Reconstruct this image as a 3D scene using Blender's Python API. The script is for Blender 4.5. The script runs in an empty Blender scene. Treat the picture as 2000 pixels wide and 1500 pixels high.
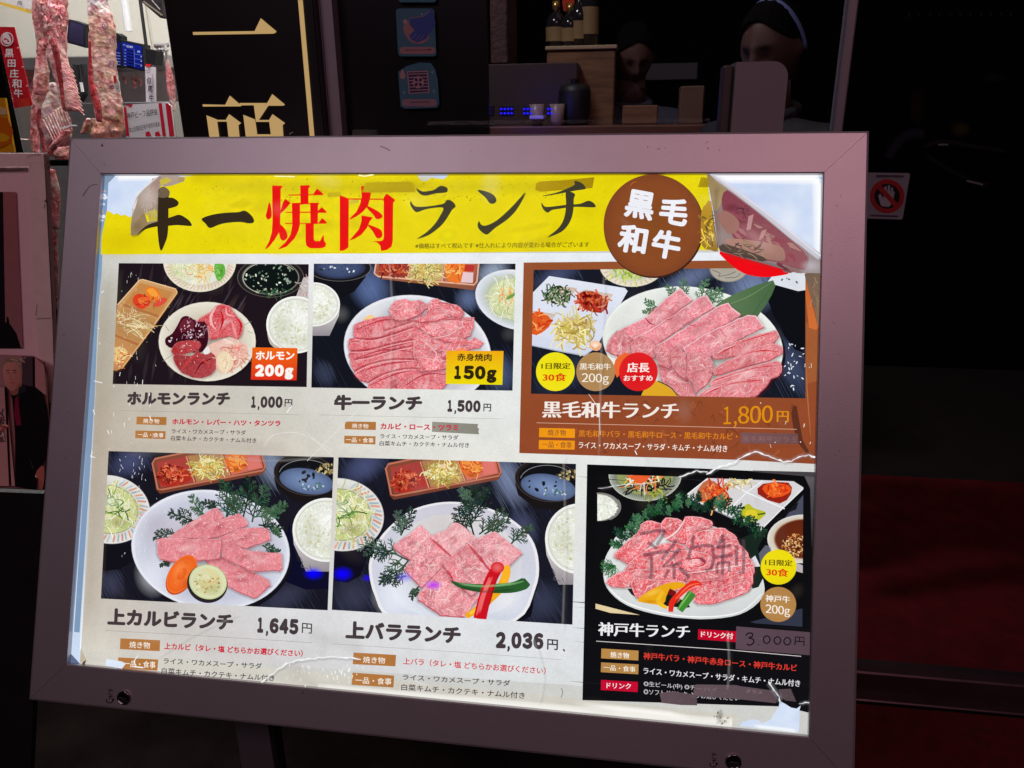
import bpy, math, random
from mathutils import Vector, Matrix
from mathutils.geometry import tessellate_polygon
random.seed(7)
rnd = random.random
def U(a, b): return a + (b - a) * random.random()

# ------------------------------------------------------------------ camera
RC = Matrix(((0.9893036737831292, 0.03725384528441754, -0.1410333012119065),
             (0.14538680971489695, -0.3305003635288434, 0.9325407150726592),
             (-0.01187082979947103, -0.9430703371004875, -0.33238144154125837)))   # lens frame (right, down, forward) to world
FPX = 1500.0
CAM = Vector((0.0, 0.0, 1.45))
scene = bpy.context.scene
cd = bpy.data.cameras.new('camera'); cam = bpy.data.objects.new('camera', cd)
scene.collection.objects.link(cam); scene.camera = cam
cd.sensor_fit = 'HORIZONTAL'; cd.sensor_width = 36.0; cd.lens = FPX / 2000.0 * 36.0
cd.clip_start = 0.02; cd.clip_end = 200.0
r, d, f = RC.col[0], RC.col[1], RC.col[2]
m3 = Matrix((( r[0], -d[0], -f[0]), (r[1], -d[1], -f[1]), (r[2], -d[2], -f[2])))
cam.matrix_world = Matrix.Translation(CAM) @ m3.to_4x4()

# ------------------------------------------------------------------ world, lights, exposure (covered shopping street at night)
world = bpy.data.worlds.new('World'); scene.world = world; world.use_nodes = True
bg = world.node_tree.nodes['Background']
bg.inputs['Color'].default_value = (0.27, 0.22, 0.36, 1); bg.inputs['Strength'].default_value = 0.022
scene.view_settings.view_transform = 'Standard'; scene.view_settings.look = 'None'
scene.view_settings.exposure = 0; scene.view_settings.gamma = 1
scene.view_settings.use_curve_mapping = False
def area(name, loc, target, sx, sy, power, col, spread=180):
    l = bpy.data.lights.new(name, 'AREA'); l.shape = 'RECTANGLE'; l.size = sx; l.size_y = sy
    l.energy = power; l.color = col; l.spread = math.radians(spread)
    o = bpy.data.objects.new(name, l); scene.collection.objects.link(o)
    o.location = loc; o.rotation_euler = (Vector(target) - Vector(loc)).to_track_quat('-Z', 'Y').to_euler()
    return o
area('arcade_lamp_pink', (1.3, -2.3, 4.3), (0.5, 0.8, 1.2), 2.0, 1.0, 24, (1.0, 0.50, 0.58))
area('arcade_lamp_grey', (-1.6, -2.5, 4.1), (-0.4, 0.8, 1.2), 2.2, 1.0, 28, (0.93, 0.70, 0.79))

# ------------------------------------------------------------------ helpers
def ray(px, py):
    return RC @ Vector(((px - 1000) / FPX, (py - 750) / FPX, 1.0))
def at(px, py, Y):
    v = ray(px, py); return CAM + v * (Y / v.y)
def floor_at(px, py, z=0.0):
    v = ray(px, py); return CAM + v * ((z - CAM.z) / v.z)
def lin(c):
    c = c / 255.0
    return c / 12.92 if c <= 0.04045 else ((c + 0.055) / 1.055) ** 2.4
def L3(c): return (lin(c[0]), lin(c[1]), lin(c[2]))
C = scene.collection
def link(o, parent=None):
    C.objects.link(o)
    if parent: o.parent = parent
    return o
def tag(o, label=None, cat=None, group=None, kind=None):
    if label: o['label'] = label
    if cat: o['category'] = cat
    if group: o['group'] = group
    if kind: o['kind'] = kind
    return o
def empty(name, loc=(0, 0, 0), label=None, cat=None, group=None):
    o = bpy.data.objects.new(name, None); o.location = loc; o.empty_display_size = 0.05
    C.objects.link(o); return tag(o, label, cat, group)
LOCAL = set()      # boards whose meshes are written in the board's own axes
def obj(name, V, F, mat, parent=None, cols=None, smooth=False):
    """mesh object; vertices are given in world space unless the parent is a rotated board (then local)"""
    me = bpy.data.meshes.new(name)
    if parent and parent.name not in LOCAL:
        p = parent; off = Vector((0, 0, 0))
        while p: off += Vector(p.location); p = p.parent
        V = [(v[0] - off.x, v[1] - off.y, v[2] - off.z) for v in V]
    me.from_pydata([tuple(v) for v in V], [], F); me.update()
    if cols:
        a = me.color_attributes.new('Col', 'FLOAT_COLOR', 'POINT')
        a.data.foreach_set('color', [x for c in cols for x in c])
    if smooth: me.polygons.foreach_set('use_smooth', [True] * len(me.polygons))
    if mat: me.materials.append(mat)
    o = bpy.data.objects.new(name, me); link(o, parent)
    if parent and parent.name in LOCAL: LOCAL.add(o.name)
    return o

def newmat(name):
    m = bpy.data.materials.new(name); m.use_nodes = True
    nt = m.node_tree; b = nt.nodes['Principled BSDF']
    return m, nt, b
def mat(name, col, rough=0.5, metal=0.0, var=0.12, scale=12.0, bump=0.0, bscale=60.0, emit=None, es=0.0, spec=0.5, col2=None, stretch=None):
    m, nt, b = newmat(name); N = nt.nodes; Lk = nt.links
    tc = N.new('ShaderNodeTexCoord'); src = tc.outputs['Object']
    if stretch:
        mp = N.new('ShaderNodeMapping'); mp.inputs['Scale'].default_value = stretch
        Lk.new(src, mp.inputs['Vector']); src = mp.outputs['Vector']
    nz = N.new('ShaderNodeTexNoise'); nz.inputs['Scale'].default_value = scale; nz.inputs['Detail'].default_value = 6; nz.inputs['Roughness'].default_value = 0.65
    Lk.new(src, nz.inputs['Vector'])
    rp = N.new('ShaderNodeValToRGB'); rp.color_ramp.elements[0].position = 0.3; rp.color_ramp.elements[1].position = 0.72
    c2 = col2 if col2 else tuple(min(1, c * (1 + var)) for c in col)
    rp.color_ramp.elements[0].color = tuple(c * (1 - var) for c in col) + (1,) if not col2 else tuple(col) + (1,)
    rp.color_ramp.elements[1].color = tuple(c2) + (1,)
    Lk.new(nz.outputs['Fac'], rp.inputs['Fac']); Lk.new(rp.outputs['Color'], b.inputs['Base Color'])
    b.inputs['Roughness'].default_value = rough; b.inputs['Metallic'].default_value = metal
    b.inputs['Specular IOR Level'].default_value = spec
    if bump:
        n2 = N.new('ShaderNodeTexNoise'); n2.inputs['Scale'].default_value = bscale; n2.inputs['Detail'].default_value = 5
        Lk.new(src, n2.inputs['Vector'])
        bp = N.new('ShaderNodeBump'); bp.inputs['Strength'].default_value = bump; bp.inputs['Distance'].default_value = 0.01
        Lk.new(n2.outputs['Fac'], bp.inputs['Height']); Lk.new(bp.outputs['Normal'], b.inputs['Normal'])
    if emit:
        b.inputs['Emission Color'].default_value = tuple(emit) + (1,); b.inputs['Emission Strength'].default_value = es
    return m
def attr_mat(name, rough=0.6, marble=True, emission=False, grain=0.10, spec=0.3, bump=0.0):
    """print and food colours come from the vertex colour layer; its alpha is the amount of fat marbling"""
    m, nt, b = newmat(name); N = nt.nodes; Lk = nt.links
    at_ = N.new('ShaderNodeAttribute'); at_.attribute_name = 'Col'
    tc = N.new('ShaderNodeTexCoord')
    col = at_.outputs['Color']
    def noise(scale, detail=3, dist=0.0, rough=0.55):
        n = N.new('ShaderNodeTexNoise'); n.inputs['Scale'].default_value = scale; n.inputs['Detail'].default_value = detail
        n.inputs['Distortion'].default_value = dist; n.inputs['Roughness'].default_value = rough
        Lk.new(tc.outputs['Object'], n.inputs['Vector']); return n.outputs['Fac']
    def math_(op, a, bb=None, clamp=False):
        n = N.new('ShaderNodeMath'); n.operation = op; n.use_clamp = clamp
        for i, x in enumerate((a, bb)):
            if x is None: continue
            if isinstance(x, (int, float)): n.inputs[i].default_value = x
            else: Lk.new(x, n.inputs[i])
        return n.outputs[0]
    if marble:
        s1, s2 = (210, 520) if emission else (34, 95)
        acc = None
        for s, w in ((s1, 0.036), (s2, 0.05)):
            v = math_('ABSOLUTE', math_('SUBTRACT', noise(s, 3, 0.9), 0.5))
            v = math_('SUBTRACT', 1.0, math_('DIVIDE', v, w), True)
            acc = v if acc is None else math_('MAXIMUM', acc, math_('MULTIPLY', v, 0.55))
        blotch = math_('MULTIPLY', math_('SUBTRACT', noise(s1 * 0.8, 4, 0.3), 0.42), 2.2, True)
        acc = math_('MAXIMUM', acc, math_('MULTIPLY', blotch, 0.5))
        fac = math_('MULTIPLY', acc, at_.outputs['Alpha'], True)
        mx = N.new('ShaderNodeMix'); mx.data_type = 'RGBA'
        Lk.new(fac, mx.inputs[0]); Lk.new(col, mx.inputs[6]); mx.inputs[7].default_value = L3((250, 212, 214)) + (1,)
        col = mx.outputs[2]
    if marble:
        tone = math_('MULTIPLY', math_('MULTIPLY', math_('SUBTRACT', noise(95 if emission else 14, 4, 0.5), 0.5), 1.05), at_.outputs['Alpha'])
        v0 = N.new('ShaderNodeVectorMath'); v0.operation = 'SCALE'; Lk.new(col, v0.inputs[0]); Lk.new(math_('ADD', 1.0, tone), v0.inputs['Scale']); col = v0.outputs['Vector']
    g1 = math_('MULTIPLY', math_('SUBTRACT', noise(700 if emission else 90, 2), 0.5), grain * 2)
    g2 = math_('MULTIPLY', math_('SUBTRACT', noise(28 if emission else 6, 5, 0, 0.7), 0.5), grain * 2.4)
    g = math_('ADD', 1.0, math_('ADD', g1, g2))
    vm = N.new('ShaderNodeVectorMath'); vm.operation = 'SCALE'; Lk.new(col, vm.inputs[0]); Lk.new(g, vm.inputs['Scale'])
    col = vm.outputs['Vector']
    if emission:
        N.remove(b); e = N.new('ShaderNodeEmission'); Lk.new(col, e.inputs['Color'])
        Lk.new(e.outputs[0], N['Material Output'].inputs['Surface']); m.cycles.emission_sampling = 'NONE'
    else:
        Lk.new(col, b.inputs['Base Color']); b.inputs['Roughness'].default_value = rough; b.inputs['Specular IOR Level'].default_value = spec
        if bump:
            bp = N.new('ShaderNodeBump'); bp.inputs['Strength'].default_value = bump; bp.inputs['Distance'].default_value = 0.01
            Lk.new(noise(60, 5), bp.inputs['Height']); Lk.new(bp.outputs['Normal'], b.inputs['Normal'])
    return m
M_PRINT = attr_mat('backlit_print', emission=True, grain=0.115)
M_PAPER = attr_mat('worn_backlit_paper', marble=False, emission=True, grain=0.13)
M_FLAT = attr_mat('printed_sheet', rough=0.55, marble=False, grain=0.08)
M_MEAT = attr_mat('raw_meat', rough=0.34, marble=True, grain=0.34, spec=0.5, bump=0.9)

M_REFLECT, nt, b_ = newmat('painted_glass_reflection'); N = nt.nodes
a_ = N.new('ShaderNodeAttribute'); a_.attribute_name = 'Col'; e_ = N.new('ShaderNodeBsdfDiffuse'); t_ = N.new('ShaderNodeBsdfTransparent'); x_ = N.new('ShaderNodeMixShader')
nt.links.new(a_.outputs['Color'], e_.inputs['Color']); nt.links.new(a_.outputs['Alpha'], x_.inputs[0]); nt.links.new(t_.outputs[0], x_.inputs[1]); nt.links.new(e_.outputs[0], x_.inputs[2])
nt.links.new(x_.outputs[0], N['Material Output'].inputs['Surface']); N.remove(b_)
M_SOFT, nt, b_ = newmat('soft_ink'); N = nt.nodes
a_ = N.new('ShaderNodeAttribute'); a_.attribute_name = 'Col'; e_ = N.new('ShaderNodeEmission'); t_ = N.new('ShaderNodeBsdfTransparent'); x_ = N.new('ShaderNodeMixShader')
nt.links.new(a_.outputs['Color'], e_.inputs['Color']); nt.links.new(a_.outputs['Alpha'], x_.inputs[0]); nt.links.new(t_.outputs[0], x_.inputs[1]); nt.links.new(e_.outputs[0], x_.inputs[2])
nt.links.new(x_.outputs[0], N['Material Output'].inputs['Surface']); N.remove(b_); M_SOFT.cycles.emission_sampling = 'NONE'
scene.cycles.transparent_max_bounces = 64

# mesh builder for solid things
class MB:
    def __init__(s): s.V = []; s.F = []; s.K = []
    def add(s, V, F, col=None):
        o = len(s.V); s.V += [Vector(v) for v in V]; s.F += [tuple(i + o for i in f) for f in F]
        s.K += [((tuple(col) + (0,)) if len(col) == 3 else tuple(col)) if col else (1, 1, 1, 0)] * len(V); return s
    def box(s, a, b, col=None, bev=0.0):
        x0, y0, z0 = [min(a[i], b[i]) for i in range(3)]; x1, y1, z1 = [max(a[i], b[i]) for i in range(3)]
        if bev:
            e = min(bev, (x1 - x0) / 2.1, (y1 - y0) / 2.1, (z1 - z0) / 2.1); V = []; X = (x0, x1); Y = (y0, y1); Z = (z0, z1)
            idx = {}
            for i in (0, 1):
                for j in (0, 1):
                    for k in (0, 1):
                        sx, sy, sz = (1 - 2 * i) * e, (1 - 2 * j) * e, (1 - 2 * k) * e
                        idx[i, j, k, 0] = len(V); V.append((X[i], Y[j] + sy, Z[k] + sz))
                        idx[i, j, k, 1] = len(V); V.append((X[i] + sx, Y[j], Z[k] + sz))
                        idx[i, j, k, 2] = len(V); V.append((X[i] + sx, Y[j] + sy, Z[k]))
            F = []
            for i in (0, 1):
                F.append([idx[i, 0, 0, 0], idx[i, 1, 0, 0], idx[i, 1, 1, 0], idx[i, 0, 1, 0]])
                F.append([idx[0, i, 0, 1], idx[1, i, 0, 1], idx[1, i, 1, 1], idx[0, i, 1, 1]])
                F.append([idx[0, 0, i, 2], idx[1, 0, i, 2], idx[1, 1, i, 2], idx[0, 1, i, 2]])
            for j in (0, 1):
                for k in (0, 1):
                    F.append([idx[0, j, k, 1], idx[1, j, k, 1], idx[1, j, k, 2], idx[0, j, k, 2]])
                    F.append([idx[j, 0, k, 0], idx[j, 1, k, 0], idx[j, 1, k, 2], idx[j, 0, k, 2]])
                    F.append([idx[j, k, 0, 0], idx[j, k, 1, 0], idx[j, k, 1, 1], idx[j, k, 0, 1]])
                    for i in (0, 1): F.append([idx[i, j, k, 0], idx[i, j, k, 1], idx[i, j, k, 2]])
            return s.add(V, F, col)
        V = [(x, y, z) for x in (x0, x1) for y in (y0, y1) for z in (z0, z1)]
        return s.add(V, [(0, 1, 3, 2), (4, 6, 7, 5), (0, 4, 5, 1), (2, 3, 7, 6), (0, 2, 6, 4), (1, 5, 7, 3)], col)
    def tube(s, pts, rad, n=8, col=None, cap=True, flat=1.0):
        P = [Vector(p) for p in pts]; R = rad if isinstance(rad, (list, tuple)) else [rad] * len(P)
        V = []; F = []; up = None
        for i, p in enumerate(P):
            t = (P[min(i + 1, len(P) - 1)] - P[max(i - 1, 0)]).normalized()
            if up is None: up = t.orthogonal().normalized() if abs(t.z) < 0.9 else Vector((1, 0, 0))
            a = (up - t * up.dot(t)).normalized(); up = a; b = t.cross(a)
            for k in range(n):
                th = 2 * math.pi * k / n; V.append(p + a * math.cos(th) * R[i] + b * math.sin(th) * R[i] * flat)
        for i in range(len(P) - 1):
            for k in range(n):
                F.append((i * n + k, i * n + (k + 1) % n, (i + 1) * n + (k + 1) % n, (i + 1) * n + k))
        if cap: F.append(tuple(range(n - 1, -1, -1))); F.append(tuple((len(P) - 1) * n + k for k in range(n)))
        return s.add(V, F, col)
    def lathe(s, c, prof, n=24, col=None):
        V = []; F = []
        for (rr, z) in prof:
            for k in range(n):
                th = 2 * math.pi * k / n; V.append((c[0] + rr * math.cos(th), c[1] + rr * math.sin(th), c[2] + z))
        for i in range(len(prof) - 1):
            for k in range(n): F.append((i * n + k, i * n + (k + 1) % n, (i + 1) * n + (k + 1) % n, (i + 1) * n + k))
        return s.add(V, F, col)
    def quad(s, a, b, c, d, col=None): return s.add([a, b, c, d], [(0, 1, 2, 3)], col)
    def build(s, name, m, parent=None, smooth=False): return obj(name, s.V, s.F, m, parent, s.K, smooth)

# ------------------------------------------------------------------ flat print painter (on a plane)
def clip(poly, quad):
    """Sutherland-Hodgman against a convex quad; vertices carry (x, y, r, g, b, a)"""
    n = len(quad)
    ar = sum(quad[i][0] * quad[(i + 1) % n][1] - quad[(i + 1) % n][0] * quad[i][1] for i in range(n))
    sg = 1 if ar > 0 else -1
    for i in range(n):
        if not poly: return []
        ax, ay = quad[i]; bx, by = quad[(i + 1) % n]; out = []
        D = [sg * ((bx - ax) * (p[1] - ay) - (by - ay) * (p[0] - ax)) for p in poly]
        for j in range(len(poly)):
            p, q, dp, dq = poly[j - 1], poly[j], D[j - 1], D[j]
            if (dp >= 0) != (dq >= 0):
                t = dp / (dp - dq); out.append(tuple(p[k] + t * (q[k] - p[k]) for k in range(len(p))))
            if dq >= 0: out.append(q)
        poly = out
    return poly
def spline(P, closed=True, n=5):
    out = []; m = len(P)
    rng = range(m) if closed else range(m - 1)
    for i in rng:
        g = (lambda k: P[k % m]) if closed else (lambda k: P[max(0, min(m - 1, k))])
        a, b, c, d_ = g(i - 1), g(i), g(i + 1), g(i + 2)
        for k in range(n):
            t = k / n
            out.append(tuple(0.5 * (2 * b[j] + (c[j] - a[j]) * t + (2 * a[j] - 5 * b[j] + 4 * c[j] - d_[j]) * t * t + (3 * b[j] - a[j] - 3 * c[j] + d_[j]) * t ** 3) for j in (0, 1)))
    if not closed: out.append(tuple(P[-1][:2]))
    return out
def mixc(a, b, t): return tuple(a[i] + (b[i] - a[i]) * t for i in range(3))
def jit(c, k): 
    q = U(-k, k); return tuple(max(0, min(255, x + q + U(-k, k) * 0.4)) for x in c)

MAXL = 0
class Paint:
    """collects flat coloured shapes drawn in photograph pixels; 'mapper' turns (px, py, lift) into a point"""
    def __init__(s, mapper, clipq=None, z=(0, 0, 1.0), lift=0.0):
        s.map = mapper; s.clipq = clipq; s.z = z; s.lift = lift; s.step = 0.000004; s.tint = (.95, .74, .80); s.vein = 1.0; s.reset()
    def reset(s): s.V = []; s.F = []; s.K = []; s.SV = []; s.SF = []; s.SK = []; s.soft = False
    def c(s, p): return (s.z[0] + p[0] / s.z[2], s.z[1] + p[1] / s.z[2])
    def _face(s, pts):
        if s.clipq: pts = clip(pts, s.clipq)
        if len(pts) < 3: return
        if s.soft:
            o = len(s.SV)
            for p in pts: s.SV.append(s.map(p[0], p[1], s.lift)); s.SK.append((lin(max(0, min(255, p[2]))), lin(max(0, min(255, p[3]))), lin(max(0, min(255, p[4]))), p[5]))
            s.SF.append(tuple(range(o, o + len(pts)))); return
        o = len(s.V)
        for p in pts:
            s.V.append(s.map(p[0], p[1], s.lift)); s.K.append((lin(max(0, min(255, p[2]))), lin(max(0, min(255, p[3]))), lin(max(0, min(255, p[4]))), p[5]))
        s.F.append(tuple(range(o, o + len(pts))))
    def poly(s, pts, col, smooth=0, marb=0.0, col2=None, dirn=None):
        """col2/dirn: linear gradient along dirn (in drawing units)"""
        s.lift += s.step
        if smooth: pts = spline(pts, True, smooth)
        P = [s.c(p) for p in pts]
        if col2:
            dx, dy = dirn or (0, 1); q = [p[0] * dx + p[1] * dy for p in P]; a, b = min(q), max(q)
            K = [mixc(col, col2, (v - a) / (b - a + 1e-9)) for v in q]
        else: K = [col] * len(P)
        full = [(p[0], p[1], k[0], k[1], k[2], marb) for p, k in zip(P, K)]
        for t in tessellate_polygon([[Vector((p[0], p[1], 0)) for p in P]]):
            s._face([full[i] for i in t])
        return s
    def ell(s, cx, cy, rx, ry, c0, c1=None, rot=0, stops=None, marb=0, n=40, a0=0, a1=360):
        """radial shading c0 (centre) to c1 (rim) or stops [(t, col)...]"""
        s.lift += s.step
        stops = stops or [(0, c0), (1, c1 or c0)]
        cr, sr = math.cos(math.radians(rot)), math.sin(math.radians(rot))
        def P(t, k):
            th = math.radians(a0 + (a1 - a0) * k / n); x, y = rx * t * math.cos(th), ry * t * math.sin(th)
            return s.c((cx + x * cr - y * sr, cy + x * sr + y * cr))
        for i in range(len(stops) - 1):
            (t0, k0), (t1, k1) = stops[i], stops[i + 1]
            for k in range(n):
                a, b, c_, d_ = P(t0, k), P(t1, k), P(t1, k + 1), P(t0, k + 1)
                f_ = [(a[0], a[1], *k0, marb), (b[0], b[1], *k1, marb), (c_[0], c_[1], *k1, marb)]
                if t0 > 0: f_.append((d_[0], d_[1], *k0, marb))
                s._face(f_)
        return s
    def sell(s, cx, cy, rx, ry, col, a=0.5, rot=0, n=28, core=0.0):
        """soft-edged spot of ink"""
        s.lift += s.step; s.soft = True
        cr, sr = math.cos(math.radians(rot)), math.sin(math.radians(rot))
        def P(t, k):
            th = 2 * math.pi * k / n; x, y = rx * t * math.cos(th), ry * t * math.sin(th)
            return s.c((cx + x * cr - y * sr, cy + x * sr + y * cr))
        st_ = [(core + (1 - core) * t, a * w) for t, w in ((0, 1), (.3, .82), (.55, .5), (.78, .18), (1, 0))]
        if core: st_ = [(0, a)] + st_
        for i in range(len(st_) - 1):
            (t0, a0), (t1, a1) = st_[i], st_[i + 1]
            for k in range(n):
                p0, p1, p2, p3 = P(t0, k), P(t1, k), P(t1, k + 1), P(t0, k + 1)
                f_ = [(*p0, *col, a0), (*p1, *col, a1), (*p2, *col, a1)]
                if t0 > 0: f_.append((*p3, *col, a0))
                s._face(f_)
        s.soft = False; return s
    def sline(s, pts, w, col, a=0.4, smooth=3, closed=False, core=0.0):
        """soft-edged line"""
        s.lift += s.step; s.soft = True
        P = spline(pts, closed, smooth) if smooth else list(pts)
        if closed: P = P + [P[0]]
        A = []
        for i, p in enumerate(P):
            q0, q1 = (P[max(0, i - 1)], P[min(len(P) - 1, i + 1)]) if not closed else (P[(i - 1) % (len(P) - 1)], P[(i + 1) % (len(P) - 1)])
            dx, dy = q1[0] - q0[0], q1[1] - q0[1]; l = math.hypot(dx, dy) or 1; nx, ny = -dy / l * w / 2, dx / l * w / 2
            e = a if closed or 0 < i < len(P) - 1 or core else 0
            A.append([(*s.c((p[0] + nx * t, p[1] + ny * t)), *col, e * v) for t, v in ((-1, 0), (-.5 - core * .45, .6 + core * .4), (0, 1), (.5 + core * .45, .6 + core * .4), (1, 0))])
        for i in range(len(A) - 1):
            for k in range(4): s._face([A[i][k], A[i][k + 1], A[i + 1][k + 1], A[i + 1][k]])
        s.soft = False; return s
    def arc(s, cx, cy, rx, ry, w, col, rot=0, a0=0, a1=360, n=40):
        s.lift += s.step
        cr, sr = math.cos(math.radians(rot)), math.sin(math.radians(rot))
        def P(r_, k):
            th = math.radians(a0 + (a1 - a0) * k / n); x, y = (rx + r_) * math.cos(th), (ry + r_) * math.sin(th)
            return s.c((cx + x * cr - y * sr, cy + x * sr + y * cr))
        for k in range(n):
            s._face([(*P(-w / 2, k), *col, 0), (*P(w / 2, k), *col, 0), (*P(w / 2, k + 1), *col, 0), (*P(-w / 2, k + 1), *col, 0)])
        return s
    def stroke(s, pts, w, col, w2=None, smooth=4, marb=0, step=None, col2=None):
        """ribbon; w may be a list (one per control point)"""
        s.lift += s.step if step is None else step
        m = len(pts)
        if isinstance(w, (list, tuple)) and len(w) != m: w = [w[0] + (w[-1] - w[0]) * i / (m - 1) if len(w) < 3 else w[min(len(w) - 1, round(i * (len(w) - 1) / (m - 1)))] for i in range(m)]
        W = list(w) if isinstance(w, (list, tuple)) else [w + ((w2 if w2 is not None else w) - w) * i / (m - 1) for i in range(m)]
        if smooth and m > 2:
            P = spline(pts, False, smooth)
            Wd = []
            for i in range(m - 1): Wd += [W[i] + (W[i + 1] - W[i]) * k / smooth for k in range(smooth)]
            Wd.append(W[-1])
        else: P, Wd = pts, W
        A = []
        for i, p in enumerate(P):
            q0, q1 = P[max(0, i - 1)], P[min(len(P) - 1, i + 1)]
            dx, dy = q1[0] - q0[0], q1[1] - q0[1]; l = math.hypot(dx, dy) or 1
            nx, ny = -dy / l * Wd[i] / 2, dx / l * Wd[i] / 2
            k = mixc(col, col2, i / (len(P) - 1)) if col2 else col
            a, b = s.c((p[0] + nx, p[1] + ny)), s.c((p[0] - nx, p[1] - ny))
            A.append(((a[0], a[1], *k, marb), (b[0], b[1], *k, marb)))
        for i in range(len(A) - 1): s._face([A[i][0], A[i][1], A[i + 1][1], A[i + 1][0]])
        return s
    def strands(s, cx, cy, rx, ry, n, ln, w, pal, curl=1.0, ang=None, rot=0):
        cr, sr = math.cos(math.radians(rot)), math.sin(math.radians(rot))
        for i in range(n):
            q = math.sqrt(rnd()); th = U(0, 6.283); x, y = rx * q * math.cos(th), ry * q * math.sin(th)
            x, y = cx + x * cr - y * sr, cy + x * sr + y * cr
            a = U(0, 6.283) if ang is None else math.radians(U(ang[0], ang[1])); l = ln * U(0.5, 1.2) / 4; k = U(-curl, curl) * 0.6
            pts = [(x, y)]
            for j in range(4):
                x += l * math.cos(a); y += l * math.sin(a); a += k; pts.append((x, y))
            kk = jit(random.choice(pal), 14)
            s.stroke(pts, w * U(0.6, 1.2), kk, smooth=2, step=0.0000008, col2=jit(kk, 12))
        return s
    def specks(s, cx, cy, rx, ry, n, size, pal, rot=0, asp=1.6):
        cr, sr = math.cos(math.radians(rot)), math.sin(math.radians(rot))
        for i in range(n):
            s.lift += 0.0000005
            q = math.sqrt(rnd()); th = U(0, 6.283); x, y = rx * q * math.cos(th), ry * q * math.sin(th)
            x, y = cx + x * cr - y * sr, cy + x * sr + y * cr
            a = U(0, 3.14); sz = size * U(0.5, 1.3); k = jit(random.choice(pal), 10); m = 5
            s._face([(*s.c((x + sz * asp * math.cos(t) * math.cos(a) - sz * math.sin(t) * math.sin(a) , y + sz * asp * math.cos(t) * math.sin(a) + sz * math.sin(t) * math.cos(a))), *k, 0) for t in [6.283 * j / m for j in range(m)]])
        return s
    def fern(s, x0, y0, x1, y1, col, w=6, nb=7, bl=0.42, depth=2):
        """flat cypress sprig: stem with forked side twigs"""
        dx, dy = x1 - x0, y1 - y0; Ln = math.hypot(dx, dy); a = math.atan2(dy, dx)
        bend = U(-0.12, 0.12)
        pts = [(x0 + dx * t - dy * bend * math.sin(t * 3.14), y0 + dy * t + dx * bend * math.sin(t * 3.14)) for t in (0, .25, .5, .75, 1)]
        s.stroke(pts, w, jit(col, 8), w2=w * 0.6, smooth=2, step=0.0000003)
        if depth == 0: return s
        for i in range(nb):
            t = 0.12 + 0.84 * i / nb + U(-.02, .02); sd = 1 if i % 2 else -1
            bx = x0 + dx * t - dy * bend * math.sin(t * 3.14); by = y0 + dy * t + dx * bend * math.sin(t * 3.14)
            l = Ln * bl * (1.1 - 0.75 * t) * U(0.8, 1.15); aa = a + sd * math.radians(U(34, 52))
            s.fern(bx, by, bx + l * math.cos(aa), by + l * math.sin(aa), jit(col, 14), w * 0.85, max(3, nb - 2), 0.45, depth - 1)
        return s
    def build(s, name, parent, mat_=None, sub_=False, soft_=None):
        o = obj(name, s.V, s.F, mat_ or M_PRINT, parent, s.K) if s.V else None
        if o and name in ('scratch', 'light_crack', 'print_crack', 'scuff'): o['kind'] = 'stuff'
        if s.SV: obj('soft_tone', s.SV, s.SF, soft_ or M_SOFT, (o if o and sub_ else parent), s.SK)['kind'] = 'stuff'
        global MAXL; MAXL = max(MAXL, s.lift); s.reset(); return o

# ------------------------------------------------------------------ text (gathered first, built in one go)
TEXTS = []
def T(mapper, txt, xl, yl, xr, h, col, name='lettering', yr=None, bold=0.0, serif=0.0, parent=None, lift=0.0, m=None, tilt=False, z=(0, 0, 1.0), gap=1.0):
    """ink box: left foot (xl, yl), right edge xr, ink height h, in drawing units"""
    TEXTS.append(dict(map=mapper, t=txt, a=(xl, yl), b=(xr, yr), h=h, col=col, name=name, bold=bold, serif=serif, parent=parent, lift=lift, m=m, tilt=tilt, z=z, gap=gap))
def row_slope(x, y): return -0.003 + (y - 494) * 8.8e-5 + (x - 700) * 1.0e-5
def num(mapper, txt, xl, yl, xr, h, col, yr=None, **k):
    """digits from the CJK face, set one by one"""
    wd = {',': .42, '1': .9, '.': .42}; tot = sum(wd.get(c, 1.0) for c in txt); x = xl; yr = yl if yr is None else yr
    for c in txt:
        w = (xr - xl) * wd.get(c, 1.0) / tot; y0 = yl + (yr - yl) * (x - xl) / (xr - xl); y1 = yl + (yr - yl) * (x + w - xl) / (xr - xl)
        if c == ',': T(mapper, '\uff0c', x + w * .2, y0 + h * .2, x + w * .8, h * .36, col, yr=y1 + h * .2, **k)
        elif c == 'g': T(mapper, '\uff47', x + w * .05, y0 + h * .24, x + w * .93, h * .98, col, yr=y1 + h * .24, **k)
        else: T(mapper, chr(ord(c) + 0xFEE0), x + w * (.14 if c == '1' else .03), y0, x + w * (.82 if c == '1' else .97), h, col, yr=y1, **k)
        x += w
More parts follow.
